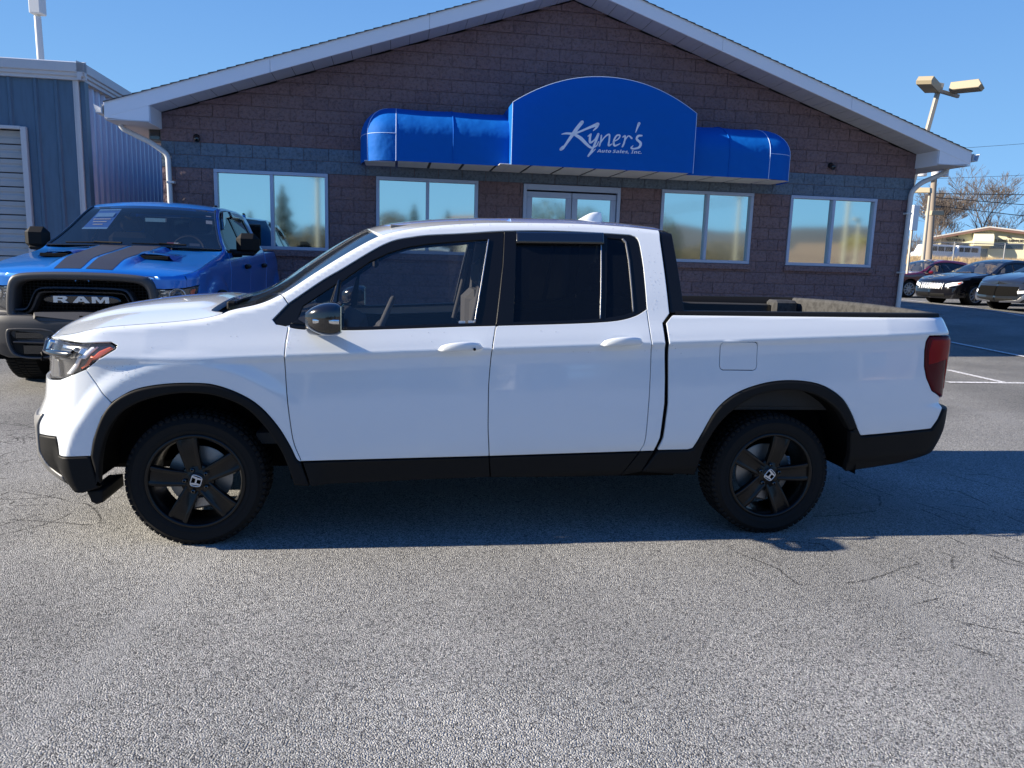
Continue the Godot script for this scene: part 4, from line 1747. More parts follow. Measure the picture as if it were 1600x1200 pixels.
func make_white_truck() -> void:
	var root := thing("pickup_truck", "large white crew cab pickup truck with black wheels parked side on in front", "pickup truck", Vector3(-0.18894, 0, -4.95149), 0.1408)
	var b := white_body()
	var low := vv(LOW)
	var low_f := curve(low.slice(2, 7))
	var low_r := curve(low.slice(6))
	var up := vv([-1.182, 1.196, -1.111, 1.278, -.938, 1.403, -.841, 1.463, -.678, 1.568, -.577, 1.618, -.48, 1.640, -.389, 1.654, -.216, 1.668, .021, 1.69, .315, 1.70, .677, 1.694, .745, 1.687, .775, 1.657, .789, 1.517, .794, 1.294])
	var df := curve(DFRONT)
	var dm := curve(DMID)
	var dr := curve(DREAR)
	var fa := vv([-2.066, .506, -2.05, .588, -2.007, .704, -1.944, .785, -1.842, .843, -1.708, .871, -1.565, .878, -1.456, .868, -1.337, .823, -1.244, .76, -1.159, .659, -1.1, .556, -1.066, .48, -1.045, .468])
	var fout := curve(fa)
	var fout3 := curve(fa.slice(3))
	var fin := curve([-2.041, .341, -2.021, .497, -1.986, .614, -1.923, .713, -1.829, .776, -1.694, .817, -1.567, .827, -1.44, .809, -1.314, .751, -1.22, .65, -1.144, .528, -1.104, .421, -1.08, .341])
	var rb := vv([.88, .514, 1.055, .518, 1.084, .526, 1.119, .601, 1.199, .749, 1.308, .841, 1.466, .898, 1.63, .916, 1.80, .895, 1.929, .827, 2.001, .74, 2.058, .634, 2.083, .598])
	var rout := curve(rb.slice(3))
	var rin := curve([1.125, .360, 1.133, .449, 1.167, .578, 1.25, .704, 1.381, .807, 1.495, .847, 1.636, .86, 1.783, .832, 1.914, .751, 2.002, .634, 2.031, .503, 2.041, .375])
	# front wing
	var poly := along(b, "A", -2.40, -1.154, 30)
	poly.append_array(vv([-1.111, 1.278, -1.184, 1.198, -1.166, 1.176]))
	poly.append_array(df)
	poly.append_array(rev(fout3))
	poly.append_array(vv([-1.953, .776, -2.096, .939, -1.933, 1.042, -1.927, 1.059, -1.958, 1.075, -2.129, 1.067, -2.40, 1.076]))
	both("front_wing", b.panel(poly, "A", {"cell": 0.018}), M.white, root)
	# doors with their lower cladding
	poly = low_f.duplicate()
	poly.append_array(dm)
	poly.append_array(vv([-.552, .48, -1.04, .470]))
	poly.append_array(rev(df))
	var p := b.panel(poly, "A", {"cell": 0.018})
	for s in 2:
		var d := part("door", p.mirrored() if s else p, M.white, root)
		var c := b.panel(vv([-1.037, .466, -.06, .485, -.05, .366, -.3, .360, -.635, .348, -.997, .335]), "A", {"off": 0.004, "bev": 0.004})
		part("door_cladding", c.mirrored() if s else c, M.black_plastic, d)
		handle(d, b, -.225, 1.068, s, true)
	poly = low_r.duplicate()
	poly.append_array(dr)
	poly.append_array(rev(dm))
	p = b.panel(poly, "A", {"cell": 0.018})
	for s in 2:
		var d := part("door", p.mirrored() if s else p, M.white, root)
		var c := b.panel(vv([-.06, .485, .775, .505, .68, .362, .3, .362, -.047, .366]), "A", {"off": 0.004, "bev": 0.004})
		part("door_cladding", c.mirrored() if s else c, M.black_plastic, d)
		handle(d, b, .642, 1.108, s, false)
	# cab side: pillar, roof rail and rear quarter
	poly = along(b, "A", -1.154, .905, 50)
	poly.append_array(vv([.902, 1.67, .912, 1.47, .922, 1.271, .88, 1.22, .889, 1.094, .897, .93, .90, .785, .886, .591, .86, .512]))
	poly.append_array(rev(dr))
	poly.append_array(rev(curve(up.slice(1, 15))))
	both("cab_side", b.panel(poly, "A", {"cell": 0.018}), M.white, root)
	both("cab_sill", b.panel(vv([.779, .507, .86, .509, .80, .388, .68, .362]), "A", {"off": 0.003}), M.black_plastic, root)
	# black frames round the side windows, and the panes
	var h1 := vv([-.845, 1.40, -.70, 1.505, -.60, 1.555, -.50, 1.588, -.39, 1.608, -.22, 1.628, -.062, 1.643, -.145, 1.204, -.40, 1.190, -.768, 1.172, -.872, 1.172])
	var h2 := vv([-.872, 1.385, -.905, 1.28, -.92, 1.178, -1.01, 1.178, -1.06, 1.205, -1.035, 1.27])
	var h3 := vv([.09, 1.662, .565, 1.675, .535, 1.238, .30, 1.222, .06, 1.212])
	var h4 := vv([.60, 1.672, .675, 1.668, .695, 1.655, .705, 1.55, .712, 1.275, .66, 1.258, .565, 1.243])
	var split := vv([.022, 1.685, .008, 1.512, -.023, 1.285, -.036, 1.19])
	poly = low.slice(0, 2)
	poly.append_array(low_f)
	poly.append_array(rev(split))
	poly.append_array(rev(curve(up.slice(1, 9))))
	p = b.panel(poly, "A", {"off": -0.003, "holes": [h1, h2], "gap": 0.0015, "deep": 0.02})
	for s in 2:
		var f := part("window_frame", p.mirrored() if s else p, M.trim_black, root)
		for h in [h1, h2]:
			var g := b.panel(grown(h), "A", {"off": -0.012, "cell": 0.06, "deep": 0.002})
			part("side_window", g.mirrored() if s else g, M.side_glass, f)
		var bar := b.panel(vv([-.853, 1.415, -.866, 1.403, -.912, 1.20, -.90, 1.172, -.878, 1.172]), "A", {"off": 0.002})
		part("division_bar", bar.mirrored() if s else bar, M.gloss_black, f)
		bar = b.panel(vv([-.062, 1.643, -.145, 1.204, -.151, 1.204, -.069, 1.643]), "A", {"off": 0.003, "gap": 0.0005, "bev": 0.0015})
		part("window_strip", bar.mirrored() if s else bar, M.steel, f)
	poly = low_r.duplicate()
	poly.append_array(rev(curve(up.slice(9, 15))))
	poly.append_array(split)
	p = b.panel(poly, "A", {"off": -0.003, "holes": [h3, h4], "gap": 0.0015, "deep": 0.02})
	for s in 2:
		var f := part("window_frame", p.mirrored() if s else p, M.trim_black, root)
		for h in [h3, h4]:
			var g := b.panel(grown(h), "A", {"off": -0.010, "cell": 0.06, "deep": 0.002})
			part("side_window", g.mirrored() if s else g, M.dark_glass, f)
		var bar := b.panel(vv([.567, 1.673, .535, 1.238, .530, 1.238, .561, 1.673]), "A", {"off": 0.001, "gap": 0.0003, "bev": 0.001})
		part("window_strip", bar.mirrored() if s else bar, M.steel, f)
		bar = b.panel(vv([.680, 1.668, .698, 1.650, .707, 1.55, .715, 1.275, .722, 1.28, .716, 1.55, .706, 1.655, .688, 1.674]), "A", {"off": 0.001, "gap": 0.0005, "bev": 0.0015})
		part("window_strip", bar.mirrored() if s else bar, M.dull_metal, f)
		var v := b.panel(vv([.085, 1.683, .577, 1.693, .575, 1.630, .083, 1.620]), "A", {"off": 0.022, "bev": 0.012, "deep": 0.03})
		part("rain_deflector", v.mirrored() if s else v, M.gloss_black, f)
	# black edge behind the cab
	both("cab_rear_trim", b.panel([Vector2(.907, 1.665), Vector2(.918, 1.47), Vector2(.927, 1.275), Vector2(1.01, 1.275), Vector2(.995, 1.47), Vector2(.975, b.tend(.96, "A") - 0.02), Vector2(.905, b.tend(.9, "A") - 0.004)], "A", {"off": -0.004, "deep": 0.05}), M.trim_black, root)
	# bed side, filler flap, tail lamp
	var fuel := vv([1.222, 1.126, 1.40, 1.126, 1.412, 1.12, 1.419, 1.105, 1.421, .99, 1.414, .976, 1.40, .971, 1.225, .971, 1.212, .978, 1.206, .99, 1.204, 1.105, 1.210, 1.12])
	poly = vv([.942, 1.27, .898, 1.222, .908, 1.094, .919, .785, .905, .591, .88, .516])
	poly.append_array(rb.slice(1, 3))
	poly.append_array(rout)
	poly.append_array(vv([2.522, .634, 2.56, .69, 2.585, .745, 2.63, .815, 2.528, .86, 2.474, .937, 2.449, 1.0, 2.441, 1.088, 2.444, 1.14, 2.46, 1.177, 2.70, 1.18, 2.70, 1.2]))
	poly.append_array(along(b, "B", 2.64, .96, 24))
	p = b.panel(poly, "B", {"holes": [fuel], "cell": 0.018})
	for s in 2:
		var d := part("bed_side", p.mirrored() if s else p, M.white, root)
		var f := b.panel(fuel, "B", {"gap": 0.002, "off": 0.0005})
		part("filler_flap", f.mirrored() if s else f, M.white, d)
	p = b.panel(vv([2.462, 1.174, 2.447, 1.14, 2.444, 1.088, 2.452, 1.0, 2.477, .937, 2.530, .862, 2.62, .82, 2.70, .80, 2.78, .82, 2.78, 1.174]), "B", {"off": 0.010, "bev": 0.012, "deep": 0.04})
	for s in 2:
		var t := part("tail_lamp", p.mirrored() if s else p, M.tail_deep, root)
		var l := b.panel(vv([2.475, 1.16, 2.46, 1.09, 2.468, 1.01, 2.76, 1.07, 2.76, 1.16]), "B", {"off": 0.0135, "bev": 0.006})
		part("lamp_lens", l.mirrored() if s else l, M.tail_red, t)
		l = b.panel(vv([2.60, 1.06, 2.76, 1.06, 2.76, .85, 2.66, .86]), "B", {"off": 0.0135, "bev": 0.006})
		part("lamp_lens", l.mirrored() if s else l, M.tail_red, t)
	both("tailgate", b.panel([Vector2(2.80, .80), Vector2(3.7, .80), Vector2(3.7, b.tend(2.69, "B")), Vector2(2.80, b.tend(2.68, "B"))], "B", {"gap": 0.0}), M.white, root)
	# bumpers
	poly = vv([-2.096, .937, -1.955, .774])
	poly.append_array(rev(fa.slice(0, 3)))
	poly.append_array(vv([-2.07, .505, -2.237, .50, -2.258, .59, -2.37, .585, -2.60, .56, -3.2, .56, -3.2, .86, -2.42, .862, -2.29, .875, -2.19, .905]))
	both("front_bumper", b.panel(poly, "A", {"gap": 0.0012, "cell": 0.015}), M.white, root)
	both("bumper_lip", b.panel(vv([-2.07, .503, -2.236, .498, -2.255, .588, -2.37, .583, -2.60, .558, -3.2, .558, -3.2, .36, -2.6, .35, -2.413, .345, -2.30, .315, -2.148, .312, -2.043, .338]), "A", {"off": 0.004, "bev": 0.008, "deep": 0.05}), M.black_plastic, root)
	both("skid_strip", b.panel(vv([-2.40, .69, -2.50, .665, -3.2, .66, -3.2, .63, -2.52, .63, -2.465, .60, -2.455, .49, -2.52, .45, -3.2, .44, -3.2, .40, -2.50, .40, -2.40, .375, -2.29, .345, -2.27, .375, -2.36, .42, -2.415, .49, -2.42, .60]), "A", {"off": 0.012, "bev": 0.008}), M.bumper_grey, root)
	both("fog_bezel", b.panel(vv([-2.262, .585, -2.36, .58, -2.40, .55, -2.38, .50, -2.28, .47, -2.245, .502]), "A", {"off": -0.01, "bev": 0.006}), M.gloss_black, root)
	both("air_dam", b.panel(vv([-2.045, .32, -2.15, .315, -2.14, .255, -2.10, .24, -2.05, .25]), "A", {"off": -0.03, "bev": 0.01, "deep": 0.3}), M.black_plastic, root)
	both("grille", b.panel(vv([-2.43, .872, -3.2, .868, -3.2, 1.05, -2.41, 1.06]), "A", {"off": -0.02}), M.gloss_black, root)
	both("grille_bar", b.panel(vv([-2.415, 1.065, -3.2, 1.05, -3.2, .985, -2.50, .99, -2.425, 1.00]), "A", {"off": 0.02, "bev": 0.012, "deep": 0.04}), M.chrome, root)
	both("hood_lip", b.panel([Vector2(-2.40, 1.078), Vector2(-2.7, 1.062), Vector2(-3.2, 1.052), Vector2(-3.2, b.tend(-3.2, "A")), Vector2(-2.7, b.tend(-2.7, "A")), Vector2(-2.40, b.tend(-2.40, "A"))], "A", {"gap": 0.0}), M.white, root)
	both("rear_bumper", b.panel(vv([2.083, .594, 2.522, .630, 2.562, .69, 2.588, .748, 2.66, .752, 3.7, .752, 3.7, .46, 2.9, .46, 2.66, .478, 2.416, .424, 2.043, .372, 2.034, .503, 2.010, .630, 2.062, .632]), "B", {"off": 0.010, "bev": 0.008, "deep": 0.04}), M.black_plastic, root)
	# wheel arch trims
	poly = fout.duplicate()
	poly.append_array(vv([-1.003, .336]))
	poly.append_array(rev(fin))
	both("arch_trim", b.panel(poly, "A", {"off": 0.009, "bev": 0.012, "deep": 0.06}), M.black_plastic, root)
	poly = rb.slice(0, 3)
	poly.append_array(curve(rb.slice(3, 12)))
	poly.append_array(vv([2.060, .634, 2.010, .632]))
	poly.append_array(rev(curve([1.125, .360, 1.133, .449, 1.167, .578, 1.25, .704, 1.381, .807, 1.495, .847, 1.636, .86, 1.783, .832, 1.914, .751, 2.002, .634])))
	poly.append_array(vv([.80, .386]))
	both("arch_trim", b.panel(poly, "B", {"off": 0.009, "bev": 0.012, "deep": 0.06}), M.black_plastic, root)
	head_lamps(root, b)
	hood_and_glass(root, b)
	mirrors(root, b)
	cargo_bed(root, b)
	under_body(root, b)
	cabin(root)
	for s in [1.0, -1.0]:
		spoke_wheel(root, Vector3(-1.587, 0.3487, 0.935 * s), (deg_to_rad(100.0) if s > 0 else 0.4), s, 0.357, 0.247, M.rim_black, 5, true)
		spoke_wheel(root, Vector3(1.587, 0.3487, 0.935 * s), (deg_to_rad(77.0) if s > 0 else 0.9), s, 0.357, 0.247, M.rim_black, 5, true)


func grown(h: Array) -> Array:
	var p := PackedVector2Array(h)
	if Geometry2D.is_polygon_clockwise(p):
		p.reverse()
	return Array(MB.inset(p, -0.012))


func handle(d: Node3D, b: Body, u: float, t: float, s: int, lock: bool) -> void:
	# pull handle: a recess behind a lens-shaped bar
	var m := MB.new()
	var rows := []
	for i in 15:
		var k := i / 14.0 * 2.0 - 1.0
		var half := 0.118
		var x := u + k * half
		var y := t + 0.008 * k
		var hh := 0.022 * pow(maxf(1.0 - k * k, 0.0), 0.35) + 0.0015
		var out := 0.002 + 0.040 * pow(maxf(1.0 - k * k, 0.0), 0.5)
		var c := b.pos(x, y, "A")
		var q := b.nor(x, y, "A")
		var row := PackedVector3Array()
		for a in 12:
			var an := TAU * a / 12
			row.append(c + q * (out + 0.013 * cos(an) * (0.3 + 0.7 * (1.0 - k * k))) + Vector3(0, sin(an) * hh, 0))
		rows.append(row)
	m.sheet(rows, false, true)
	part("door_handle", m.mirrored() if s else m, M.white, d)
	m = MB.new()
	for i in 12:
		var a0 := TAU * i / 12
		var a1 := TAU * (i + 1) / 12
		var c := Vector2(u + 0.02, t + 0.02)
		var pts := []
		for q in [c, c + Vector2(cos(a0) * 0.085, sin(a0) * 0.026), c + Vector2(cos(a1) * 0.085, sin(a1) * 0.026)]:
			pts.append(b.pos(q.x, q.y, "A") + b.nor(q.x, q.y, "A") * (0.0012 if q != c else 0.0004))
		m.tri(pts[0], pts[1], pts[2])
	part("handle_recess", m.mirrored() if s else m, M.white, d)
	if lock and s == 0:
		m = MB.new()
		var c := b.pos(u + 0.07, t + 0.005, "A") + Vector3(0, 0, 0.047)
		m.lathe([Vector2(0.008, -0.004), Vector2(0.008, 0.002), Vector2(0.0, 0.002)], 12, Transform3D(Basis(), c))
		part("key_hole", m, M.gloss_black, d)


func head_lamps(root: Node3D, b: Body) -> void:
	var o := vv([-2.43, 1.076, -2.30, 1.068, -2.129, 1.064, -1.96, 1.072, -1.932, 1.058, -1.938, 1.044, -2.09, .946, -2.19, .908, -2.29, .879, -2.43, .866])
	var p := b.panel(o, "A", {"off": -0.035, "deep": 0.05, "cell": 0.05})
	for s in 2:
		var l := part("head_lamp", p.mirrored() if s else p, M.lamp_dark, root)
		var add := func(poly: Array, opt: Dictionary, mt: Material, called: String) -> void:
			var q := b.panel(poly, "A", opt)
			part(called, q.mirrored() if s else q, mt, l)
		add.call(vv([-2.075, 1.055, -2.03, 1.058, -2.225, .905, -2.27, .90]), {"off": -0.012, "bev": 0.008}, M.lamp_white, "light_guide")
		add.call(vv([-1.965, 1.058, -1.945, 1.050, -2.09, .953, -2.15, .930, -2.02, 1.035]), {"off": -0.010, "bev": 0.006}, M.amber, "turn_lens")
		add.call(vv([-2.10, 1.05, -2.15, 1.052, -2.21, .985, -2.15, .97]), {"off": -0.02, "bev": 0.006}, M.reflector, "reflector")
		add.call(vv([-2.20, 1.055, -2.34, 1.06, -2.35, 1.035, -2.21, 1.035]), {"off": -0.022, "bev": 0.005}, M.reflector, "reflector")
		add.call(vv([-2.14, 1.022, -2.43, 1.022, -2.55, 1.005, -2.55, .988, -2.2, .99]), {"off": 0.022, "bev": 0.012, "deep": 0.05}, M.gloss_black, "lamp_bar")
		add.call(vv([-2.36, .97, -2.43, .97, -2.43, .875, -2.33, .885]), {"off": -0.018, "bev": 0.005}, M.lamp_dark, "reflector")
		add.call(o, {"off": 0.001, "deep": 0.036, "cell": 0.05, "bev": 0.004}, M.lens, "lamp_lens")


func edge_tab(b: Body, zone: String, u0: float, u1: float) -> Array:
	# where the skin's upper rim runs, as [z of x, y of x]
	var z := []
	var y := []
	var n := 120
	for i in n + 1:
		var u := lerpf(u0, u1, float(i) / n)
		var p := b.pos(u, b.tend(u, zone), zone)
		if z.is_empty() or p.x > z[-1].x + 0.0005:
			z.append(Vector2(p.x, p.z))
			y.append(Vector2(p.x, p.y))
	return [Tab.new(z), Tab.new(y)]


func hood_and_glass(root: Node3D, b: Body) -> void:
	var e := edge_tab(b, "A", -3.15, -1.30)
	var yc := Tab.new(vv([-2.44, 1.085, -2.40, 1.125, -2.3, 1.165, -2.17, 1.198, -1.86, 1.246, -1.6, 1.268, -1.40, 1.282]))
	var m := MB.new()
	var rows := []
	var x0: float = e[0].a + 0.001
	for i in 41:
		var row := PackedVector3Array()
		for j in 49:
			var v := j / 24.0 - 1.0
			# the rear edge curves round the cowl
			var back := -1.445 - 0.10 * smoothstep(0.98, 0.80, absf(v)) + 0.03 * (1.0 - v * v)
			var k := i / 40.0
			var x := lerpf(x0, back, k * k * (1.6 - 0.6 * k))
			var ze: float = e[0].at(x) - 0.002
			var ye: float = e[1].at(x)
			var y := ye + (maxf(yc.at(x), ye) - ye) * (1.0 - pow(absf(v), 2.3))
			var zz := absf(v) * ze
			y += 0.014 * (1.0 - smoothstep(0.50, 0.60, zz)) * smoothstep(x0 + 0.02, x0 + 0.35, x) * smoothstep(0.0, 0.12, back - x)
			row.append(Vector3(x, y, v * ze))
		rows.append(row)
	m.sheet(rows)
	# turned-down rear edge
	var lastr := PackedVector3Array()
	for q in rows[40]:
		lastr.append(q + Vector3(0.004, -0.03, 0))
	m.sheet([rows[40], lastr])
	var hood := part("hood", m, M.white, root)
	# cowl below the windscreen
	m = MB.new()
	rows = []
	for i in 5:
		var row := PackedVector3Array()
		for j in 25:
			var v := j / 12.0 - 1.0
			var back := -1.445 - 0.10 * smoothstep(0.98, 0.80, absf(v)) + 0.03 * (1.0 - v * v)
			var x := lerpf(back - 0.03, -1.27 - 0.12 * (1.0 - v * v), i / 4.0)
			row.append(Vector3(x, lerpf(1.205, 1.232, i / 4.0) + 0.03 * (1.0 - v * v) - (0.03 if i == 1 or i == 2 else 0.0), v * 0.80))
		rows.append(row)
	m.sheet(rows)
	part("cowl_panel", m, M.black_plastic, root)
	for s in [-0.28, 0.42]:
		m = MB.new()
		m.tube([Vector3(-1.43, 1.255, s + 0.25), Vector3(-1.38, 1.28, s + 0.2), Vector3(-1.36, 1.285, s), Vector3(-1.34, 1.285, s - 0.38)], 0.010, 6)
		m.box(Vector3(-1.43, 1.25, s + 0.26), Vector3(0.05, 0.05, 0.05), 0.01)
		part("wiper", m, M.black_plastic, root)
	# windscreen between the pillars
	m = MB.new()
	rows = []
	for i in 21:
		var t := i / 20.0
		var u := lerpf(-1.40, -.655, t)
		var p := b.pos(u, b.tend(u, "A"), "A")
		var row := PackedVector3Array()
		for j in 25:
			var v := j / 12.0 - 1.0
			var bow := 1.0 - v * v
			row.append(Vector3(p.x - lerpf(0.14, 0.10, t) * bow, p.y + lerpf(0.03, 0.062, t) * bow - 0.004, v * (p.z - 0.004)))
		rows.append(row)
	m.sheet(rows)
	part("windscreen", m, M.screen_glass, root)
	m = MB.new()
	for q in [[0.09, 0.26, 0.50], [0.88, 0.955, 0.45]]:
		pass
	# roof
	m = MB.new()
	var r2 := []
	for i in 33:
		var row := PackedVector3Array()
		for j in 33:
			var v := j / 16.0 - 1.0
			var bow := 1.0 - v * v
			var x := lerpf(-.64 - 0.11 * bow, .925, i / 32.0)
			var us := lerpf(-.64, .905, i / 32.0)
			var p := b.pos(us, b.tend(us, "A"), "A")
			var y := p.y + 0.050 * (1.0 - pow(absf(v), 2.2)) + 0.006 * smoothstep(0.86, 0.80, absf(v)) * 0.0
			row.append(Vector3(x, y, v * (p.z - 0.001)))
		r2.append(row)
	m.sheet(r2)
	var lip := PackedVector3Array()
	for q in r2[0]:
		lip.append(q + Vector3(-0.004, -0.014, 0))
	m.sheet([lip, r2[0]])
	lip = PackedVector3Array()
	for q in r2[32]:
		lip.append(q + Vector3(0.012, -0.05, 0))
	m.sheet([r2[32], lip])
	var roof := part("roof", m, M.white, root)
	# back wall of the cab with its window
	m = MB.new()
	rows = []
	for i in 13:
		var t := i / 12.0
		var y := lerpf(0.9, 1.715, t)
		var w := b.pos(.95, minf(y, 1.70), "A").z - 0.015
		var row := PackedVector3Array()
		for j in 13:
			var v := j / 6.0 - 1.0
			row.append(Vector3(lerpf(1.0, .955, t) + 0.02 * (1 - v * v), y + 0.05 * t * (1 - v * v), -v * w))
		rows.append(row)
	m.sheet(rows)
	part("cab_back", m, M.trim_black, root)
	m = MB.new()
	m.sheet(rows.slice(5, 12).map(func(r): return PackedVector3Array(Array(r).slice(1, 12).map(func(q): return q + Vector3(0.006, 0, 0)))))
	part("rear_window", m, M.window_dark, root)
	# aerial fin
	m = MB.new()
	rows = []
	for i in 9:
		var t := i / 8.0
		var row := PackedVector3Array()
		var hh: float = [0.0, 0.012, 0.028, 0.046, 0.062, 0.071, 0.074, 0.072, 0.0][i]
		for q in [[-1.0, 0.0], [-0.8, 0.25], [-0.45, 0.75], [-0.15, 0.97], [0.15, 0.97], [0.45, 0.75], [0.8, 0.25], [1.0, 0.0]]:
			row.append(Vector3(0.55 + t * 0.205 + q[1] * hh * 0.15, 1.785 + q[1] * hh, -q[0] * 0.034 * sin(PI * clampf(t, 0.02, 0.9))))
		rows.append(row)
	m.sheet(rows)
	part("aerial_fin", m, M.white, roof)
	# beads of water lying on the paint after rain
	rng.seed = 9
	m = MB.new()
	for k in 150:
		var u := rng.randf_range(-2.05, 1.0)
		var t := rng.randf_range(1.05, 1.17)
		if k < 40:
			u = rng.randf_range(-1.98, -1.83)
			t = rng.randf_range(.88, .98)
		elif k < 70:
			u = rng.randf_range(.82, .90)
			t = rng.randf_range(1.28, 1.6)
		elif k < 110:
			u = rng.randf_range(-.5, .9)
			t = b.tend(u, "A") - rng.randf_range(0.0, 0.04)
		var s := rng.randf_range(0.0012, 0.0032)
		var c := b.pos(u, t, "A")
		var q := b.nor(u, t, "A")
		var x := q.cross(Vector3.UP).normalized()
		m.lathe([Vector2(s, -s * 0.05), Vector2(s * 0.85, s * 0.4), Vector2(s * 0.5, s * 0.62), Vector2(0.0, s * 0.7)], 7, Transform3D(Basis(x, q.cross(x), q), c))
	var drops := part("water_drop", m, M.drop, root)
	drops.set_meta("kind", "stuff")
	# stickers low in the glass
	m = MB.new()
	for q in [[-.215, 1.204], [-.165, 1.206]]:
		var c := b.pos(q[0], q[1], "A") + b.nor(q[0], q[1], "A") * -0.009
		m.box(c, Vector3(0.034, 0.018, 0.001))
	part("window_sticker", m, M.sticker_white, root)


func mirrors(root: Node3D, b: Body) -> void:
	var m := MB.new()
	# housing: rounded box, flatter at the back
	var rows := []
	for i in 13:
		var t := i / 12.0
		var x := lerpf(-0.995, -0.825, t)
		var s: float = pow(sin(PI * clampf(0.06 + t * 0.62, 0, 1)), 0.55) if i < 12 else 0.86
		var row := PackedVector3Array()
		for a in 24:
			var an := TAU * a / 24
			var c := Vector2(cos(an), sin(an))
			var q := Vector2(signf(c.x) * pow(absf(c.x), 0.6), signf(c.y) * pow(absf(c.y), 0.65))
			row.append(Vector3(x, 1.220 + 0.005 * t + q.y * 0.083 * s, 1.075 + q.x * 0.105 * s))
		rows.append(row)
	m.sheet(rows, true, true)
	var hm := MB.new()
	hm.add(m)
	for s in 2:
		var o := part("door_mirror", hm.mirrored() if s else hm, M.gloss_black, root)
		var k := MB.new()
		k.tube([Vector3(-1.00, 1.165, 0.93), Vector3(-0.98, 1.155, 0.97), Vector3(-0.93, 1.152, 1.02), Vector3(-0.89, 1.165, 1.06)], [0.022, 0.026, 0.024, 0.02], 10)
		part("mirror_stalk", k.mirrored() if s else k, M.gloss_black, o)
		k = MB.new()
		rows = []
		for i in 8:
			var x := lerpf(-0.955, -0.828, i / 7.0)
			var z := 1.182 - 0.022 * pow(1.0 - i / 7.0, 2.0)
			rows.append(PackedVector3Array([Vector3(x, 1.205, z - 0.003), Vector3(x, 1.209, z), Vector3(x, 1.221, z + 0.001), Vector3(x, 1.226, z - 0.002)]))
		k.sheet(rows, true)
		part("mirror_lamp", k.mirrored() if s else k, M.chrome, o)
		k = MB.new()
		k.box(Vector3(-0.822, 1.225, 1.075), Vector3(0.006, 0.13, 0.17), 0.002)
		part("mirror_glass", k.mirrored() if s else k, M.glass_mirror, o)
		k = MB.new()
		for q in [Vector2(-1.10, 1.17)]:
			pass
		var sail := b.panel(vv([-1.098, 1.178, -.935, 1.172, -.925, 1.182, -1.02, 1.183, -1.06, 1.20]), "A", {"off": 0.002})
		part("mirror_base", sail.mirrored() if s else sail, M.trim_black, o)


func cargo_bed(root: Node3D, b: Body) -> void:
	var m := MB.new()
	for s in [-1.0, 1.0]: # inner walls and rail caps
		var c := MB.new()
		var a := PackedVector3Array()
		var d := PackedVector3Array()
		var f := PackedVector3Array()
		var g := PackedVector3Array()
		var h := PackedVector3Array()
		for i in 25:
			var u := lerpf(.955, 2.60, i / 24.0)
			var p := b.pos(u, b.tend(u, "B"), "B")
			var y := p.y + 0.004
			a.append(Vector3(p.x, y - 0.006, s * (p.z + 0.004)))
			d.append(Vector3(p.x, y + 0.014, s * (p.z + 0.001)))
			f.append(Vector3(p.x, y + 0.019, s * (p.z - 0.012)))
			g.append(Vector3(p.x, y + 0.017, s * (p.z - 0.085)))
			h.append(Vector3(p.x, y - 0.05, s * (p.z - 0.095)))
		c.sheet([a, d, f, g, h], s < 0)
		part("bed_rail_cap", c, M.black_plastic, root)
		c = MB.new()
		c.box(Vector3(1.77, 0.99, s * 0.80), Vector3(1.66, 0.52, 0.05), 0.01)
		for k in 5:
			c.box(Vector3(1.15 + k * 0.3, 0.98, s * 0.772), Vector3(0.12, 0.42, 0.014), 0.006)
		part("bed_wall", c, M.bed_liner, root)
		c = MB.new()
		c.box(Vector3(1.59, 0.96, s * 0.66), Vector3(0.95, 0.12, 0.24), 0.04)
		part("wheel_box", c, M.bed_liner, root)
	m.box(Vector3(1.78, 0.735, 0), Vector3(1.65, 0.04, 1.64), 0.005)
	for k in 12:
		m.box(Vector3(1.78, 0.76, -0.62 + k * 0.113), Vector3(1.6, 0.014, 0.05), 0.005)
	part("bed_floor", m, M.bed_liner, root)
	m = MB.new()
	m.box(Vector3(.985, 1.0, 0), Vector3(0.04, 0.56, 1.72), 0.01)
	part("bed_front_wall", m, M.bed_liner, root)
	# tailgate inside: pale worn plastic, bowed along the top
	m = MB.new()
	var rows := []
	for i in 7:
		var y: float = [0.76, 1.0, 1.18, 1.275, 1.296, 1.302, 1.29][i]
		var dx: float = [0, 0, 0, -0.004, 0.004, 0.02, 0.085][i]
		var row := PackedVector3Array()
		for j in 17:
			var v := j / 8.0 - 1.0
			row.append(Vector3(2.535 + dx + 0.045 * (1 - v * v), y + 0.012 * (1.0 - v * v), v * 0.86))
		rows.append(row)
	m.sheet(rows)
	var t := part("tailgate_liner", m, M.bed_grey, root)
	for v in [-0.62, -0.2, 0.22, 0.64]:
		var c := MB.new()
		c.box(Vector3(2.555 + 0.03 * (1 - v * v), 1.13, v * 0.86), Vector3(0.018, 0.2, 0.3), 0.008)
		part("liner_rib", c, M.bed_grey, t)
	for v in [-0.85, 0.85]:
		var c := MB.new()
		c.box(Vector3(2.42, 1.20, v * 0.87), Vector3(0.19, 0.17, 0.16), 0.02)
		part("corner_pod", c, M.bed_grey, root)
		c = MB.new()
		c.box(Vector3(2.322, 1.21, v * 0.87), Vector3(0.012, 0.07, 0.05), 0.006)
		c.tube([Vector3(2.315, 1.16, v * 0.87 - 0.02), Vector3(2.31, 1.14, v * 0.87), Vector3(2.315, 1.16, v * 0.87 + 0.02)], 0.006, 6)
		part("tie_down", c, M.gloss_black, root)


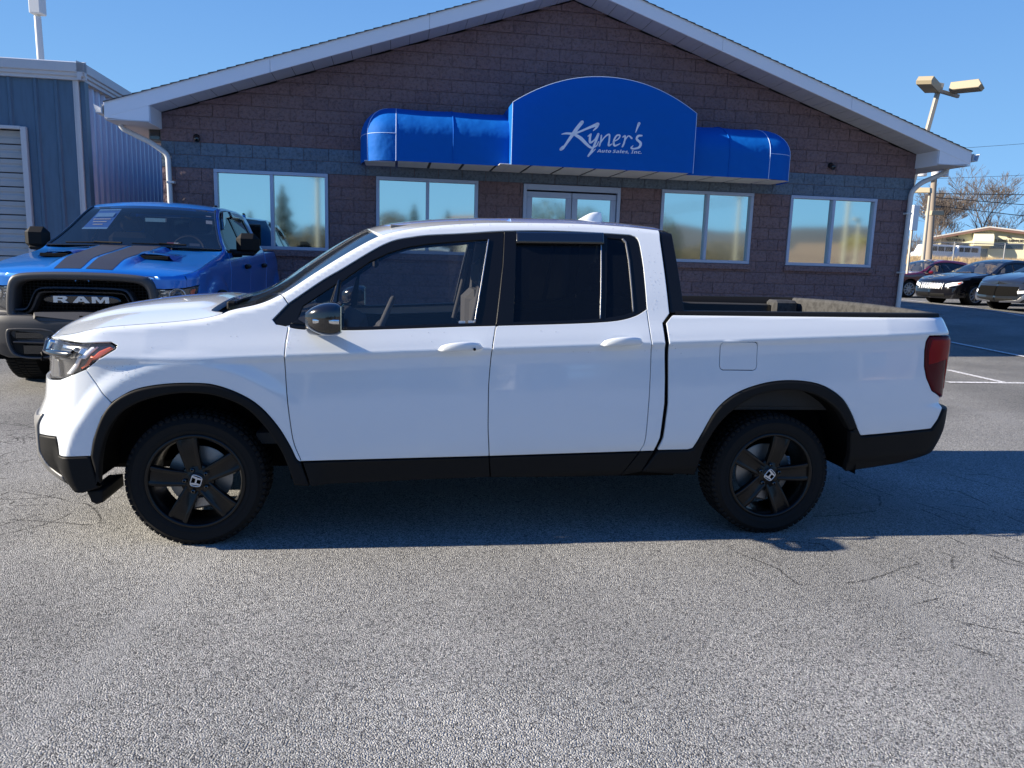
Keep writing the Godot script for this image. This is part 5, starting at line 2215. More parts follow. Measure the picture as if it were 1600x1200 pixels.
func under_body(root: Node3D, b: Body) -> void:
	var m := MB.new()
	m.box(Vector3(0.0, 0.42, 0), Vector3(2.1, 0.16, 1.78), 0.03)
	m.box(Vector3(-1.6, 0.62, 0), Vector3(1.3, 0.6, 1.15), 0.05)
	m.box(Vector3(1.65, 0.55, 0), Vector3(1.7, 0.32, 1.15), 0.05)
	m.box(Vector3(-2.2, 0.62, 0), Vector3(0.25, 0.55, 1.25), 0.05)
	m.box(Vector3(2.35, 0.58, 0), Vector3(0.35, 0.3, 1.6), 0.05)
	m.tube([Vector3(-1.587, 0.35, -0.75), Vector3(-1.587, 0.35, 0.75)], 0.035, 8)
	m.tube([Vector3(1.587, 0.35, -0.75), Vector3(1.587, 0.35, 0.75)], 0.045, 8)
	part("under_body", m, M.dark, root)
	# dark shell that closes the gaps between panels
	var sh := vv([-1.02, .36, .86, .36, .99, .46, 1.0, 1.22, .85, 1.22, .3, 1.16, -.7, 1.11, -1.09, 1.12, -1.16, 1.12, -1.9, 1.02, -1.93, .98, -1.8, .93, -1.5, .93, -1.25, .84, -1.06, .62])
	both("inner_shell", b.panel(sh, "A", {"off": -0.022, "cell": 0.1, "deep": 0.03}), M.dark, root)
	sh = vv([.88, .40, 1.04, .42, 1.12, .72, 1.3, .90, 1.6, .97, 1.9, .90, 2.06, .72, 2.10, .62, 2.5, .66, 2.5, 1.24, .93, 1.24])
	both("inner_shell", b.panel(sh, "B", {"off": -0.022, "cell": 0.1, "deep": 0.03}), M.dark, root)
	for x in [-1.587, 1.587]:
		for s in [-1.0, 1.0]:
			var l := MB.new()
			var rows := []
			for i in 25:
				var an := lerpf(-0.02, PI + 0.02, i / 24.0)
				var r := 0.485 + (0.025 if x > 0 else 0.0)
				var c := Vector3(x + cos(an) * r, 0.37 + sin(an) * r * 0.98, 0)
				rows.append(PackedVector3Array([c + Vector3(0, 0, s * 0.945), c + Vector3(0, 0, s * 0.80), c + Vector3(0, 0, s * 0.6)]))
			l.sheet(rows, s < 0)
			var back := []
			for i in 25:
				var an := lerpf(-0.02, PI + 0.02, i / 24.0)
				back.append(PackedVector3Array([Vector3(x, 0.4, s * 0.6), Vector3(x + cos(an) * 0.52, 0.37 + sin(an) * 0.52, s * 0.6)]))
			l.sheet(back, s < 0)
			part("wheel_liner", l, M.dark, root)
			l = MB.new()
			l.tube([Vector3(x + 0.12, 0.40, s * 0.62), Vector3(x + 0.10, 0.78, s * 0.66)], 0.035, 8)
			part("strut", l, M.dark, root)


func seat(root: Node3D, x: float, z: float, w: float) -> void:
	var m := MB.new()
	m.box(Vector3(x - 0.16, 0.72, z), Vector3(0.52, 0.16, w), 0.05)
	m.box(Vector3(x + 0.14, 1.02, z), Vector3(0.16, 0.62, w), 0.06, Transform3D(Basis(Vector3(0, 0, 1), -0.22), Vector3(0.20, 0.03, 0) - Vector3(0.0, 0.0, 0.0)) if false else Transform3D())
	var o := part("seat", m, M.seat, root)
	for q in ([0.0] if w < 0.7 else [-w * 0.32, w * 0.32]):
		var h := MB.new()
		h.box(Vector3(x + 0.17, 1.44, z + q), Vector3(0.10, 0.19, 0.25), 0.045)
		h.tube([Vector3(x + 0.16, 1.3, z + q - 0.06), Vector3(x + 0.17, 1.4, z + q - 0.06)], 0.008, 6)
		h.tube([Vector3(x + 0.16, 1.3, z + q + 0.06), Vector3(x + 0.17, 1.4, z + q + 0.06)], 0.008, 6)
		part("head_rest", h, M.seat, o)


func cabin(root: Node3D) -> void:
	seat(root, -.18, .38, .50)
	seat(root, -.18, -.38, .50)
	seat(root, .66, 0.0, 1.30)
	var m := MB.new()
	m.box(Vector3(-0.2, 0.55, 0), Vector3(2.2, 0.06, 1.6))
	m.box(Vector3(-0.45, 0.72, 0), Vector3(0.8, 0.28, 0.24), 0.03)
	part("cabin_floor", m, M.cabin, root)
	m = MB.new()
	var d := PackedVector2Array([Vector2(-1.30, 0.8), Vector2(-0.86, 0.8), Vector2(-0.78, 0.98), Vector2(-0.80, 1.10), Vector2(-0.92, 1.165), Vector2(-1.30, 1.19)])
	m.prism(d, -0.80, 0.80, Transform3D(), 0.03)
	part("dashboard", m, M.cabin, root)
	# steering wheel in front of the driver
	m = MB.new()
	var o := []
	for k in 33:
		var an := TAU * k / 32
		o.append(Vector3(-0.66 + 0.075 * sin(an), 1.12 + 0.17 * sin(an), 0.38 + 0.185 * cos(an)))
	m.tube(o, 0.017, 8, false)
	m.box(Vector3(-0.66, 1.11, 0.38), Vector3(0.05, 0.10, 0.14), 0.02)
	m.tube([Vector3(-0.66, 1.11, 0.20), Vector3(-0.66, 1.11, 0.56)], 0.014, 6)
	m.tube([Vector3(-0.66, 1.1, 0.38), Vector3(-0.9, 0.98, 0.38)], 0.04, 8)
	part("steering_wheel", m, M.seat, root)
	m = MB.new()
	m.box(Vector3(-0.70, 1.50, 0.0), Vector3(0.03, 0.08, 0.24), 0.012)
	m.tube([Vector3(-0.70, 1.53, 0), Vector3(-0.74, 1.62, 0)], 0.012, 6)
	part("rear_view_mirror", m, M.cabin, root)
	# pillars and belts seen through the glass
	for s in [-1.0, 1.0]:
		m = MB.new()
		m.tube([Vector3(0.02, 0.7, s * 0.86), Vector3(0.0, 1.2, s * 0.83), Vector3(0.03, 1.66, s * 0.64)], 0.05, 8)
		m.tube([Vector3(-0.16, 1.1, s * 0.70), Vector3(-0.05, 1.6, s * 0.62)], 0.018, 6)
		part("inner_pillar", m, M.seat, root)
	m = MB.new()
	m.box(Vector3(0.15, 1.70, 0), Vector3(1.5, 0.02, 1.1), 0.005)
	part("head_lining", m, M.seat, root)


# ---------- the blue pickup ----------
func smooth_loop(p: Array, times := 3, closed := true) -> Array:
	# corners cut again and again
	for k in times:
		var o := []
		var n := p.size()
		if not closed:
			o.append(p[0])
		for i in (n if closed else n - 1):
			var a: Vector2 = p[i]
			var b: Vector2 = p[(i + 1) % n]
			o.append(a.lerp(b, 0.25))
			o.append(a.lerp(b, 0.75))
		if not closed:
			o.append(p[-1])
		p = o
	return p


func sym(half: Array) -> Array:
	# completes an outline given for the right half, bottom to top
	var o := half.duplicate()
	for i in range(half.size() - 1, -1, -1):
		o.append(Vector2(-half[i].x, half[i].y))
	return o


func ring(m: MB, outer: Array, inner: Array, z0: float, z1: float, bev: float, xf: Transform3D) -> void:
	# a frame between two loops of as many points
	var rows := []
	for q in [[0.0, z0], [0.0, z1 - bev], [0.12, z1 - bev * 0.3], [0.3, z1], [0.7, z1], [0.9, z1 - bev * 0.4], [1.0, z1 - bev * 1.3], [1.0, z0]]:
		var row := PackedVector3Array()
		for i in outer.size():
			var p: Vector2 = outer[i].lerp(inner[i], q[0])
			row.append(xf * Vector3(p.x, p.y, q[1]))
		rows.append(row)
	m.sheet(rows, false, true)


func ribbon(path: Array, w: float) -> PackedVector2Array:
	var l := PackedVector2Array()
	var r := PackedVector2Array()
	for i in path.size():
		var d: Vector2 = (path[mini(i + 1, path.size() - 1)] - path[maxi(i - 1, 0)]).normalized()
		l.append(path[i] + d.orthogonal() * w / 2)
		r.append(path[i] - d.orthogonal() * w / 2)
	r.reverse()
	l.append_array(r)
	return l


func ram_body() -> Body:
	var b := Body.new()
	b.ends(vv([-.45, .985, -.6, .965, -.72, .93, -.80, .87, -.855, .78, -.895, .6, -.915, .3, -.92, 0]), vv([4.3, .985, 4.7, .97, 4.79, .935, 4.83, .85, 4.84, .4, 4.845, 0]))
	b.sf = Tab.new(vv([.2, .10, .33, 0.0, .42, -.05, .5, -.08, .66, -.09, .73, -.07, .76, 0.0, .9, 0, 1.1, 0.01, 1.2, 0.03, 1.35, .1]))
	b.sr = Tab.new(vv([.3, .05, .5, 0, .9, 0, 1.2, 0, 1.4, .02]))
	b.f0 = -.5
	b.f1 = -.8
	b.r0 = 4.5
	b.r1 = 4.75
	b.yc = Vector3(1.14, 0.008, 0)
	b.ycx = Vector2(-0.5, 4.5)
	b.wl = Tab.new(vv([.2, .93, .35, .955, .5, .972, .62, .985, .72, .975, .9, .972, 1.05, .978, 1.14, .985]))
	b.wu = Tab.new(vv([1.14, .985, 1.2, .975, 1.3, .958, 1.36, .942, 1.42, .90, 1.55, .83, 1.7, .765, 1.82, .71, 1.95, .65]))
	b.top.A = Tab.new(vv([-.95, 1.10, -.7, 1.15, -.3, 1.225, 0, 1.27, .3, 1.315, .46, 1.355, .52, 1.39, .8, 1.58, 1.08, 1.775, 1.2, 1.832, 1.35, 1.868, 1.8, 1.89, 2.3, 1.885, 2.66, 1.85]))
	b.top.B = Tab.new(vv([2.5, 1.385, 4.9, 1.40]))
	b.fil.A = 0.06
	b.fil.B = 0.03
	b.arch = [Vector4(0, .42, .58, .72), Vector4(3.72, .42, .58, .72)]
	b.flat = 1.005
	return b


func arc_pts(x: float, y: float, r: float, a0: float, a1: float, n := 18) -> Array:
	var o := []
	for i in n + 1:
		var an := lerpf(a0, a1, float(i) / n)
		o.append(Vector2(x + cos(an) * r, y + sin(an) * r))
	return o


func make_blue_truck() -> void:
	var root := thing("pickup_truck", "bright blue pickup truck with black grille and hood stripes facing out at the left", "pickup truck", Vector3(-4.598, 0, -8.906), 1.7004)
	root.scale = Vector3.ONE * 1.12
	var b := ram_body()
	var ra := 0.52
	# flanks
	var poly := along(b, "A", -0.80, .56, 20)
	poly.append_array(vv([.62, 1.34, .60, 1.1, .60, .8, .62, .45]))
	poly.append_array(arc_pts(0, .42, ra, 0.06, PI * 0.86))
	poly.append_array(vv([-.52, .74, -.60, .76, -.70, .87, -.72, .90, -.62, .96, -.60, 1.036, -.80, 1.012]))
	both("front_wing", b.panel(poly, "A", {"cell": 0.05}), M.blue, root)
	var p := b.panel(vv([.63, 1.345, 1.0, 1.355, 1.655, 1.375, 1.655, .9, 1.64, .45, .63, .45, .61, .8, .61, 1.1]), "A", {"cell": 0.05, "gap": 0.004})
	var p2 := b.panel(vv([1.655, 1.375, 2.66, 1.40, 2.68, 1.1, 2.66, .75, 2.6, .45, 1.64, .45, 1.655, .9]), "A", {"cell": 0.05, "gap": 0.004})
	for s in 2:
		for q in [[p, 1.40], [p2, 2.42]]:
			var d := part("door", q[0].mirrored() if s else q[0], M.blue, root)
			var h := MB.new()
			h.box(b.pos(q[1], 1.185, "A") + Vector3(0, 0, 0.02), Vector3(0.2, 0.055, 0.05), 0.018)
			part("door_handle", h.mirrored() if s else h, M.black_plastic, d)
	poly = along(b, "A", .50, 2.66, 36)
	poly.append_array(vv([2.70, 1.40, 2.62, 1.39, 2.44, 1.845, 2.1, 1.86, 1.6, 1.855, 1.28, 1.825, 1.1, 1.745, .84, 1.57, .64, 1.38]))
	both("cab_side", b.panel(poly, "A", {"cell": 0.05}), M.blue, root)
	var w1 := vv([.80, 1.385, 1.60, 1.405, 1.615, 1.81, 1.32, 1.785, 1.14, 1.70, .92, 1.54])
	var w2 := vv([1.70, 1.408, 2.50, 1.425, 2.37, 1.80, 2.1, 1.82, 1.70, 1.815])
	p = b.panel(vv([.64, 1.375, .84, 1.57, 1.1, 1.745, 1.28, 1.825, 1.6, 1.855, 2.1, 1.86, 2.44, 1.845, 2.62, 1.395, 2.0, 1.39, 1.0, 1.36]), "A", {"cell": 0.06, "off": -0.004, "holes": [w1, w2]})
	for s in 2:
		var f := part("window_frame", p.mirrored() if s else p, M.trim_black, root)
		for h in [w1, w2]:
			var g := b.panel(grown(h), "A", {"off": -0.012, "cell": 0.1, "deep": 0.002})
			part("side_window", g.mirrored() if s else g, M.dark_glass, f)
		for q in [vv([.95, 1.60, 1.14, 1.73, 1.32, 1.82, 1.60, 1.84, 1.60, 1.77, 1.34, 1.745, 1.16, 1.66]), vv([1.72, 1.845, 2.1, 1.85, 2.40, 1.83, 2.36, 1.755, 2.1, 1.775, 1.72, 1.77])]:
			var v := b.panel(q, "A", {"off": 0.025, "bev": 0.012, "cell": 0.06, "deep": 0.03})
			part("rain_deflector", v.mirrored() if s else v, M.gloss_black, f)
	poly = along(b, "B", 2.70, 4.70, 16)
	poly.reverse()
	poly.append_array(vv([2.70, 1.1, 2.68, .75, 2.62, .45, 3.0, .45]))
	poly.append_array(rev(arc_pts(3.72, .42, ra, 0.06, PI - 0.06)))
	poly.append_array(vv([4.5, .50, 4.74, .55, 4.80, .9]))
	p = b.panel(poly, "B", {"cell": 0.06, "gap": 0.004})
	both("bed_side", p, M.blue, root)
	for q in [0.0, 3.72]:
		poly = arc_pts(q, .42, ra + 0.025, 0.0, PI)
		poly.append_array(rev(arc_pts(q, .42, ra - 0.085, -0.05, PI + 0.05)))
		both("arch_trim", b.panel(poly, "A" if q == 0.0 else "B", {"cell": 0.05, "off": 0.035, "bev": 0.022, "deep": 0.09}), M.black_plastic, root)
	both("bed_rail_cap", b.panel([Vector2(2.74, 1.375), Vector2(4.75, 1.39), Vector2(4.75, b.tend(4.7, "B")), Vector2(2.74, b.tend(2.74, "B"))], "B", {"off": 0.006}), M.black_plastic, root)
	both("tailgate", b.panel(vv([4.80, .7, 5.7, .7, 5.7, 1.39, 4.80, 1.39]), "B", {"cell": 0.1}), M.blue, root)
	both("rear_bumper", b.panel(vv([4.6, .48, 5.7, .48, 5.7, .68, 4.6, .62]), "B", {"cell": 0.1, "off": 0.05}), M.black_plastic, root)
	both("tail_lamp", b.panel(vv([4.76, .95, 4.9, .95, 4.9, 1.33, 4.76, 1.33]), "B", {"cell": 0.1, "off": 0.008}), M.tail_red, root)
	both("inner_shell", b.panel(vv([.66, .48, 2.9, .48, 2.9, 1.3, .4, 1.25, -.5, 1.1, -.55, .98, 0, 1.0, .55, .85]), "A", {"off": -0.03, "cell": 0.2}), M.dark, root)
	ram_front(root, b)
	ram_top(root, b)
	var m := MB.new()
	m.box(Vector3(2.0, .55, 0), Vector3(5.2, .2, 1.5), .05)
	m.box(Vector3(0.1, .8, 0), Vector3(1.4, .5, 1.05), .05)
	for x in [0.0, 3.72]:
		m.tube([Vector3(x, .43, -.8), Vector3(x, .43, .8)], .06, 8)
		for s in [-1.0, 1.0]:
			var rows := []
			for i in 17:
				var an := lerpf(-0.3, PI + 0.3, i / 16.0)
				var c := Vector3(x + cos(an) * 0.55, .43 + sin(an) * 0.55, 0)
				rows.append(PackedVector3Array([c + Vector3(0, 0, s * .96), c + Vector3(0, 0, s * .75), c + Vector3(0, 0, s * .55), Vector3(x, .43, s * .55)]))
			m.sheet(rows, s < 0)
	part("under_body", m, M.dark, root)
	m = MB.new()
	m.box(Vector3(3.75, .78, 0), Vector3(2.0, .05, 1.6))
	m.box(Vector3(3.75, 1.08, .80), Vector3(2.0, .6, .06))
	m.box(Vector3(3.75, 1.08, -.80), Vector3(2.0, .6, .06))
	m.box(Vector3(2.76, 1.08, 0), Vector3(.06, .6, 1.6))
	part("bed_liner", m, M.bed_liner, root)
	for x in [0.0, 3.72]:
		for s in [1.0, -1.0]:
			spoke_wheel(root, Vector3(x, .415, 1.0 * s), 0.3 + x, s, .415, .235, M.rim_black, 8, false, 0.32)


func ram_front(root: Node3D, b: Body) -> void:
	var fx := Transform3D(Basis(Vector3(0, 0, 1), Vector3(0, 1, 0), Vector3(-1, 0, 0)), Vector3(-0.90, 0, 0))
	var m := MB.new()
	var outer := smooth_loop(sym(vv([.0, .70, .40, .70, .665, .70, .668, .80, .652, .96, .628, 1.06, .57, 1.115, .30, 1.135, .0, 1.138])), 2)
	var inner := smooth_loop(sym(vv([.0, .735, .40, .735, .585, .735, .588, .80, .572, .95, .556, 1.0, .50, 1.045, .30, 1.06, .0, 1.062])), 2)
	ring(m, outer, inner, -0.25, 0.045, 0.03, fx)
	var g := part("grille_surround", m, M.ram_grey, root)
	# mesh behind
	m = MB.new()
	m.prism(PackedVector2Array(inner), -0.24, -0.12, fx)
	part("grille_back", m, M.dark, g)
	m = MB.new()
	for k in 12:
		var y := .75 + k * .027
		m.box(Vector3(0, y, -0.085), Vector3(1.12, .006, .03), 0.0, fx)
	for k in 34:
		m.box(Vector3(-.56 + k * .034, .90, -0.09), Vector3(.006, .31, .02), 0.0, fx)
	part("grille_mesh", m, M.black_plastic, g).set_meta("kind", "stuff")
	# inner frame that carries the name
	var half := smooth_loop(vv([.60, .765, .50, .765, .455, .80, .405, .92, .375, .962, .30, .972, .0, .974]), 2, false)
	var path := half.duplicate()
	for i in range(half.size() - 2, -1, -1):
		path.append(Vector2(-half[i].x, half[i].y))
	m = MB.new()
	m.prism(ribbon(path, .052), -0.12, 0.03, fx, 0.014)
	part("cross_frame", m, M.ram_grey, g)
	m = MB.new()
	m.prism(PackedVector2Array(smooth_loop(sym(vv([.0, .845, .345, .845, .325, .925, .0, .930])), 2)), -0.12, 0.045, fx, 0.012)
	part("name_plate", m, M.gloss_black, g)
	m = MB.new()
	# the three capitals, each a block outline
	var caps := [
		[vv([0, 0, .036, 0, .036, .019, .062, .019, .084, 0, .13, 0, .10, .023, .122, .036, .122, .048, .106, .058, 0, .058]), vv([.036, .032, .082, .032, .082, .045, .036, .045])],
		[vv([0, 0, .042, 0, .050, .012, .098, .012, .106, 0, .148, 0, .098, .058, .050, .058]), vv([.062, .024, .086, .024, .074, .042])],
		[vv([0, 0, .034, 0, .034, .038, .066, 0, .084, 0, .116, .038, .116, 0, .150, 0, .150, .058, .104, .058, .075, .024, .046, .058, 0, .058]), []],
	]
	var at := -.241
	for c in caps:
		m = MB.new()
		var xf := fx * Transform3D(Basis(), Vector3(at, .858, 0))
		if c[1]:
			for piece in Geometry2D.clip_polygons(cut_in(c[0], c[1]), PackedVector2Array()) if false else [cut_in(c[0], c[1])]:
				m.prism(piece, 0.04, 0.054, xf)
		else:
			m.prism(PackedVector2Array(c[0]), 0.04, 0.054, xf)
		part("name_letter", m, M.silver_letter, g)
		at += .166
	# bumper
	both("front_bumper", b.panel(vv([-.50, .735, -.80, .735, -2.1, .735, -2.1, .40, -1.35, .40, -1.2, .34, -1.0, .335, -.78, .42, -.58, .52, -.50, .56]), "A", {"off": 0.01, "bev": 0.02, "deep": 0.1, "cell": 0.04, "gap": 0.0}), M.ram_grey, root)
	m = MB.new()
	m.prism(PackedVector2Array(sym(vv([.0, .66, .36, .66, .42, .70, .40, .765, .0, .775]))), -0.1, 0.115, fx, 0.03)
	part("bumper_centre", m, M.ram_grey, root)
	for s in [-1.0, 1.0]:
		m = MB.new()
		var q := vv([.16, .62, .60, .625, .645, .60, .635, .44, .57, .345, .30, .335, .16, .40])
		for i in q.size():
			q[i].x *= s
		var o2 := []
		var cen := Vector2(.42 * s, .49)
		for v in smooth_loop(q, 2):
			o2.append(v)
		var i2 := []
		for v in o2:
			i2.append(cen + (v - cen) * 0.86)
		if s < 0:
			o2.reverse()
			i2.reverse()
		ring(m, o2, i2, 0.04, 0.125, 0.015, fx)
		var pod := part("lamp_pod", m, M.ram_grey, root)
		m = MB.new()
		m.prism(PackedVector2Array(i2), 0.06, 0.09, fx)
		part("pod_recess", m, M.black_plastic, pod)
		for r in [[.44, .555, .26, .075], [.41, .425, .20, .10]]:
			m = MB.new()
			m.box(Vector3(r[0] * s, r[1], 0.095), Vector3(r[2], r[3], 0.03), 0.012, fx)
			part("pod_slot", m, M.gloss_black, pod)
		m = MB.new()
		m.box(Vector3(.41 * s, .495, 0.112), Vector3(.34, .018, .03), 0.008, fx)
		part("pod_bar", m, M.ram_grey, pod)
		# head lamp
		m = MB.new()
		var lo := vv([-.62, 1.025, -.715, 1.02, -.80, 1.0, -1.05, .985, -1.12, .985, -1.12, .77, -.98, .78, -.83, .84, -.70, .885])
		var lm := b.panel(lo, "A", {"off": -0.03, "cell": 0.06, "deep": 0.05})
		var lamp := part("head_lamp", lm.mirrored() if s < 0 else lm, M.lamp_dark, root)
		var c := Vector3(-.80, .93, .80 * s)
		m = MB.new()
		var lx := Transform3D(Basis(Vector3.UP, -PI / 2 + 0.35 * s), c)
		m.lathe([Vector2(.075, 0.0), Vector2(.078, .02), Vector2(.066, .022), Vector2(.060, 0.0), Vector2(.0, -0.03)], 28, lx)
		part("projector", m, M.reflector, lamp)
		m = MB.new()
		m.lathe([Vector2(.055, .0), Vector2(.04, .03), Vector2(.0, .04)], 24, lx)
		part("projector_lens", m, M.window_dark, lamp)
		m = MB.new()
		for k in 5:
			m.box(Vector3(-.845 + k * .004, .985 - k * .03, (.66 + k * .006) * s), Vector3(.02, .014, .09), .004)
		part("reflector", m, M.reflector, lamp)
		var am := b.panel(vv([-.65, 1.0, -.72, .995, -.75, .90, -.70, .90]), "A", {"off": -0.012, "cell": 0.05})
		part("turn_lens", am.mirrored() if s < 0 else am, M.amber, lamp)
		lm = b.panel(lo, "A", {"off": 0.002, "cell": 0.06, "deep": 0.03})
		part("lamp_lens", lm.mirrored() if s < 0 else lm, M.lens, lamp)
		# tow hook
		m = MB.new()
		m.tube([Vector3(-.95, .40, .33 * s), Vector3(-1.04, .40, .33 * s), Vector3(-1.04, .34, .33 * s), Vector3(-.95, .34, .33 * s)], .014, 8)
		part("tow_hook", m, M.black_plastic, root)
	m = MB.new()
	m.prism(PackedVector2Array(sym(vv([.0, .27, .30, .27, .40, .36, .0, .38]))), -0.25, -0.02, fx, 0.02)
	part("skid_plate", m, M.dull_metal, root)


func cut_in(outer: Array, hole: Array) -> PackedVector2Array:
	# one outline that runs into a hole and back
	var o := PackedVector2Array(outer)
	if Geometry2D.is_polygon_clockwise(o):
		o.reverse()
	var h := PackedVector2Array(hole)
	if not Geometry2D.is_polygon_clockwise(h):
		h.reverse()
	var best := [0, 0, 1e9]
	for i in o.size():
		for j in h.size():
			var d := o[i].distance_to(h[j])
			if d < best[2]:
				best = [i, j, d]
	var r := PackedVector2Array()
	for i in best[0] + 1:
		r.append(o[i])
	for j in h.size() + 1:
		r.append(h[(best[1] + j) % h.size()] + (Vector2(0.0004, 0.0003) if j == h.size() else Vector2.ZERO))
	r.append(o[best[0]] + Vector2(0.0004, 0.0003))
	for i in range(best[0] + 1, o.size()):
		r.append(o[i])
	return r


func ram_hood_y(e: Array, yc: Tab, x: float, z: float) -> float:
	var ze: float = e[0].at(x)
	var ye: float = e[1].at(x)
	var v := clampf(absf(z) / ze, 0.0, 1.0)
	var y := ye + (maxf(yc.at(x), ye) - ye) * (1.0 - pow(v, 2.4))
	# power bulge in the middle
	return y + 0.034 * (1.0 - smoothstep(0.29, 0.37, absf(z) - 0.05 * smoothstep(-.9, .3, x))) * smoothstep(-.90, -.55, x)


func ram_top(root: Node3D, b: Body) -> void:
	var e := edge_tab(b, "A", -1.95, .52)
	var yc := Tab.new(vv([-.92, 1.13, -.88, 1.165, -.80, 1.185, -.5, 1.245, 0, 1.31, .3, 1.35, .5, 1.372]))
	var m := MB.new()
	var rows := []
	var x0: float = e[0].a + 0.001
	for i in 37:
		var row := PackedVector3Array()
		for j in 61:
			var v := j / 30.0 - 1.0
			var k := i / 36.0
			var x := lerpf(x0, .47 - 0.10 * (1.0 - v * v), k * k * (1.5 - 0.5 * k))
			var z: float = v * (e[0].at(x) - 0.002)
			row.append(Vector3(x, ram_hood_y(e, yc, x, z), z))
		rows.append(row)
	m.sheet(rows)
	var hood := part("hood", m, M.blue, root)
	# leading edge down to the grille
	m = MB.new()
	var a := PackedVector3Array()
	var d := PackedVector3Array()
	for q in rows[0]:
		a.append(q)
		d.append(q + Vector3(-0.002, -0.06, 0))
	m.sheet([d, a])
	part("hood_lip", m, M.blue, hood)
	both("nose_panel", b.panel([Vector2(-.80, 1.012), Vector2(-1.0, .998), Vector2(-1.08, 1.0), Vector2(-1.15, 1.095), Vector2(-2.1, 1.10), Vector2(-2.1, b.tend(-2.1, "A")), Vector2(-.80, b.tend(-.8, "A"))], "A", {"cell": 0.06, "gap": 0.0}), M.blue, root)
	both("wing_front", b.panel(vv([-.64, .76, -.72, .88, -.84, .84, -1.0, .78, -1.12, .77, -1.3, .74, -.7, .74]), "A", {"cell": 0.06}), M.ram_grey, root)
	# matt stripes
	for s in [-1.0, 1.0]:
		m = MB.new()
		rows = []
		for i in 31:
			var x := lerpf(-.875, .385, i / 30.0)
			var row := PackedVector3Array()
			for j in 9:
				var z: float = s * lerpf(.022, .255 + 0.05 * smoothstep(-.9, .3, x), j / 8.0)
				row.append(Vector3(x, ram_hood_y(e, yc, x, z) + 0.003, z))
			rows.append(row)
		m.sheet(rows, s < 0)
		part("hood_stripe", m, M.stripe, hood)
		# scoop with a dark mouth
		m = MB.new()
		var cx := -.33
		rows = []
		for i in 11:
			var t := i / 10.0
			var x := lerpf(cx, cx + .48, t)
			var row := PackedVector3Array()
			for j in 13:
				var v := j / 6.0 - 1.0
				var z: float = s * (.47 + v * .17)
				var up := 0.052 * (1.0 - pow(absf(v), 4.0)) * (1.0 - smoothstep(0.1, 1.0, t))
				row.append(Vector3(x, ram_hood_y(e, yc, x, z) + 0.002 + up, z))
			rows.append(row)
		m.sheet(rows, s < 0)
		var sc := part("hood_scoop", m, M.blue, hood)
		m = MB.new()
		var y0 := ram_hood_y(e, yc, cx, .47 * s)
		m.box(Vector3(cx - 0.004, y0 + 0.022, .47 * s), Vector3(.03, .036, .27), .006)
		part("scoop_mouth", m, M.dark, sc)
		m = MB.new()
		for k in 3:
			m.box(Vector3(cx - 0.016, y0 + 0.012 + k * .011, .47 * s), Vector3(.02, .004, .25))
		part("scoop_grille", m, M.gloss_black, sc)
	# windscreen, wipers, stickers
	m = MB.new()
	rows = []
	for i in 17:
		var t := i / 16.0
		var u := lerpf(.51, 1.20, t)
		var p := b.pos(u, b.tend(u, "A"), "A")
		var row := PackedVector3Array()
		for j in 21:
			var v := j / 10.0 - 1.0
			var bow := 1.0 - v * v
			row.append(Vector3(p.x - lerpf(0.11, 0.08, t) * bow, p.y + lerpf(0.012, 0.03, t) * bow - 0.004, v * (p.z - 0.004)))
		rows.append(row)
	m.sheet(rows)
	var ws := part("windscreen", m, M.screen_glass, root)
	var on := func(fx: float, fz: float, lift: float) -> Vector3:
		var i := clampf(fx, 0, 1) * 15.999
		var j := (clampf(fz, -1, 1) + 1.0) * 9.999
		var p0: Vector3 = rows[int(i)][int(j)].lerp(rows[int(i)][int(j) + 1], j - int(j))
		var p1: Vector3 = rows[int(i) + 1][int(j)].lerp(rows[int(i) + 1][int(j) + 1], j - int(j))
		return p0.lerp(p1, i - int(i)) + Vector3(-0.8, 0.6, 0) * lift
	var rim := []
	for k in 41:
		var t := k / 40.0
		rim.append(on.call(0.0 if t < 0.5 else 0.0, t * 2.0 - 1.0, 0.004))
	m = MB.new()
	m.tube(rim, 0.014, 6)
	for s in [-1.0, 1.0]:
		var side := []
		for k in 17:
			side.append(on.call(k / 16.0, s, 0.003))
		m.tube(side, 0.013, 6)
	part("glass_seal", m, M.gloss_black, ws)
	for q in [[-0.10, -0.78, "wiper"], [0.62, 0.0, "wiper"]]:
		m = MB.new()
		m.tube([on.call(0.0, q[0], 0.05), on.call(0.03, (q[0] + q[1]) / 2 + 0.1, 0.03), on.call(0.04, (q[0] + q[1]) / 2, 0.03)], 0.012, 6)
		m.tube([on.call(0.045, q[0] - 0.02, 0.02), on.call(0.03, q[1], 0.02)], 0.009, 6)
		part(q[2], m, M.black_plastic, root)
	# price sheet in the glass
	var sheet_quad := func(i0: float, i1: float, z0: float, z1: float, lift: float, mt: Material, called: String) -> void:
		var k := MB.new()
		k.quad(on.call(i0, z0, lift), on.call(i0, z1, lift), on.call(i1, z1, lift), on.call(i1, z0, lift))
		part(called, k, mt, ws)
	sheet_quad.call(0.38, 0.87, -0.80, -0.45, -0.004, M.sticker_blue, "price_sheet")
	sheet_quad.call(0.38, 0.42, -0.80, -0.45, -0.002, M.sticker_pale, "price_sheet_edge")
	sheet_quad.call(0.83, 0.87, -0.80, -0.45, -0.002, M.sticker_pale, "price_sheet_edge")
	sheet_quad.call(0.66, 0.76, -0.77, -0.49, -0.002, M.sticker_pale, "price_sheet_band")
	for k in 3:
		sheet_quad.call(0.60 - k * 0.06, 0.615 - k * 0.06, -0.76 + k * 0.03, -0.50 - k * 0.03, -0.002, M.sticker_white, "price_sheet_line")
	sheet_quad.call(0.06, 0.12, 0.38, 0.46, -0.004, M.sticker_red, "inspection_sticker")
	sheet_quad.call(0.06, 0.12, 0.46, 0.51, -0.004, M.sticker_white, "inspection_sticker")
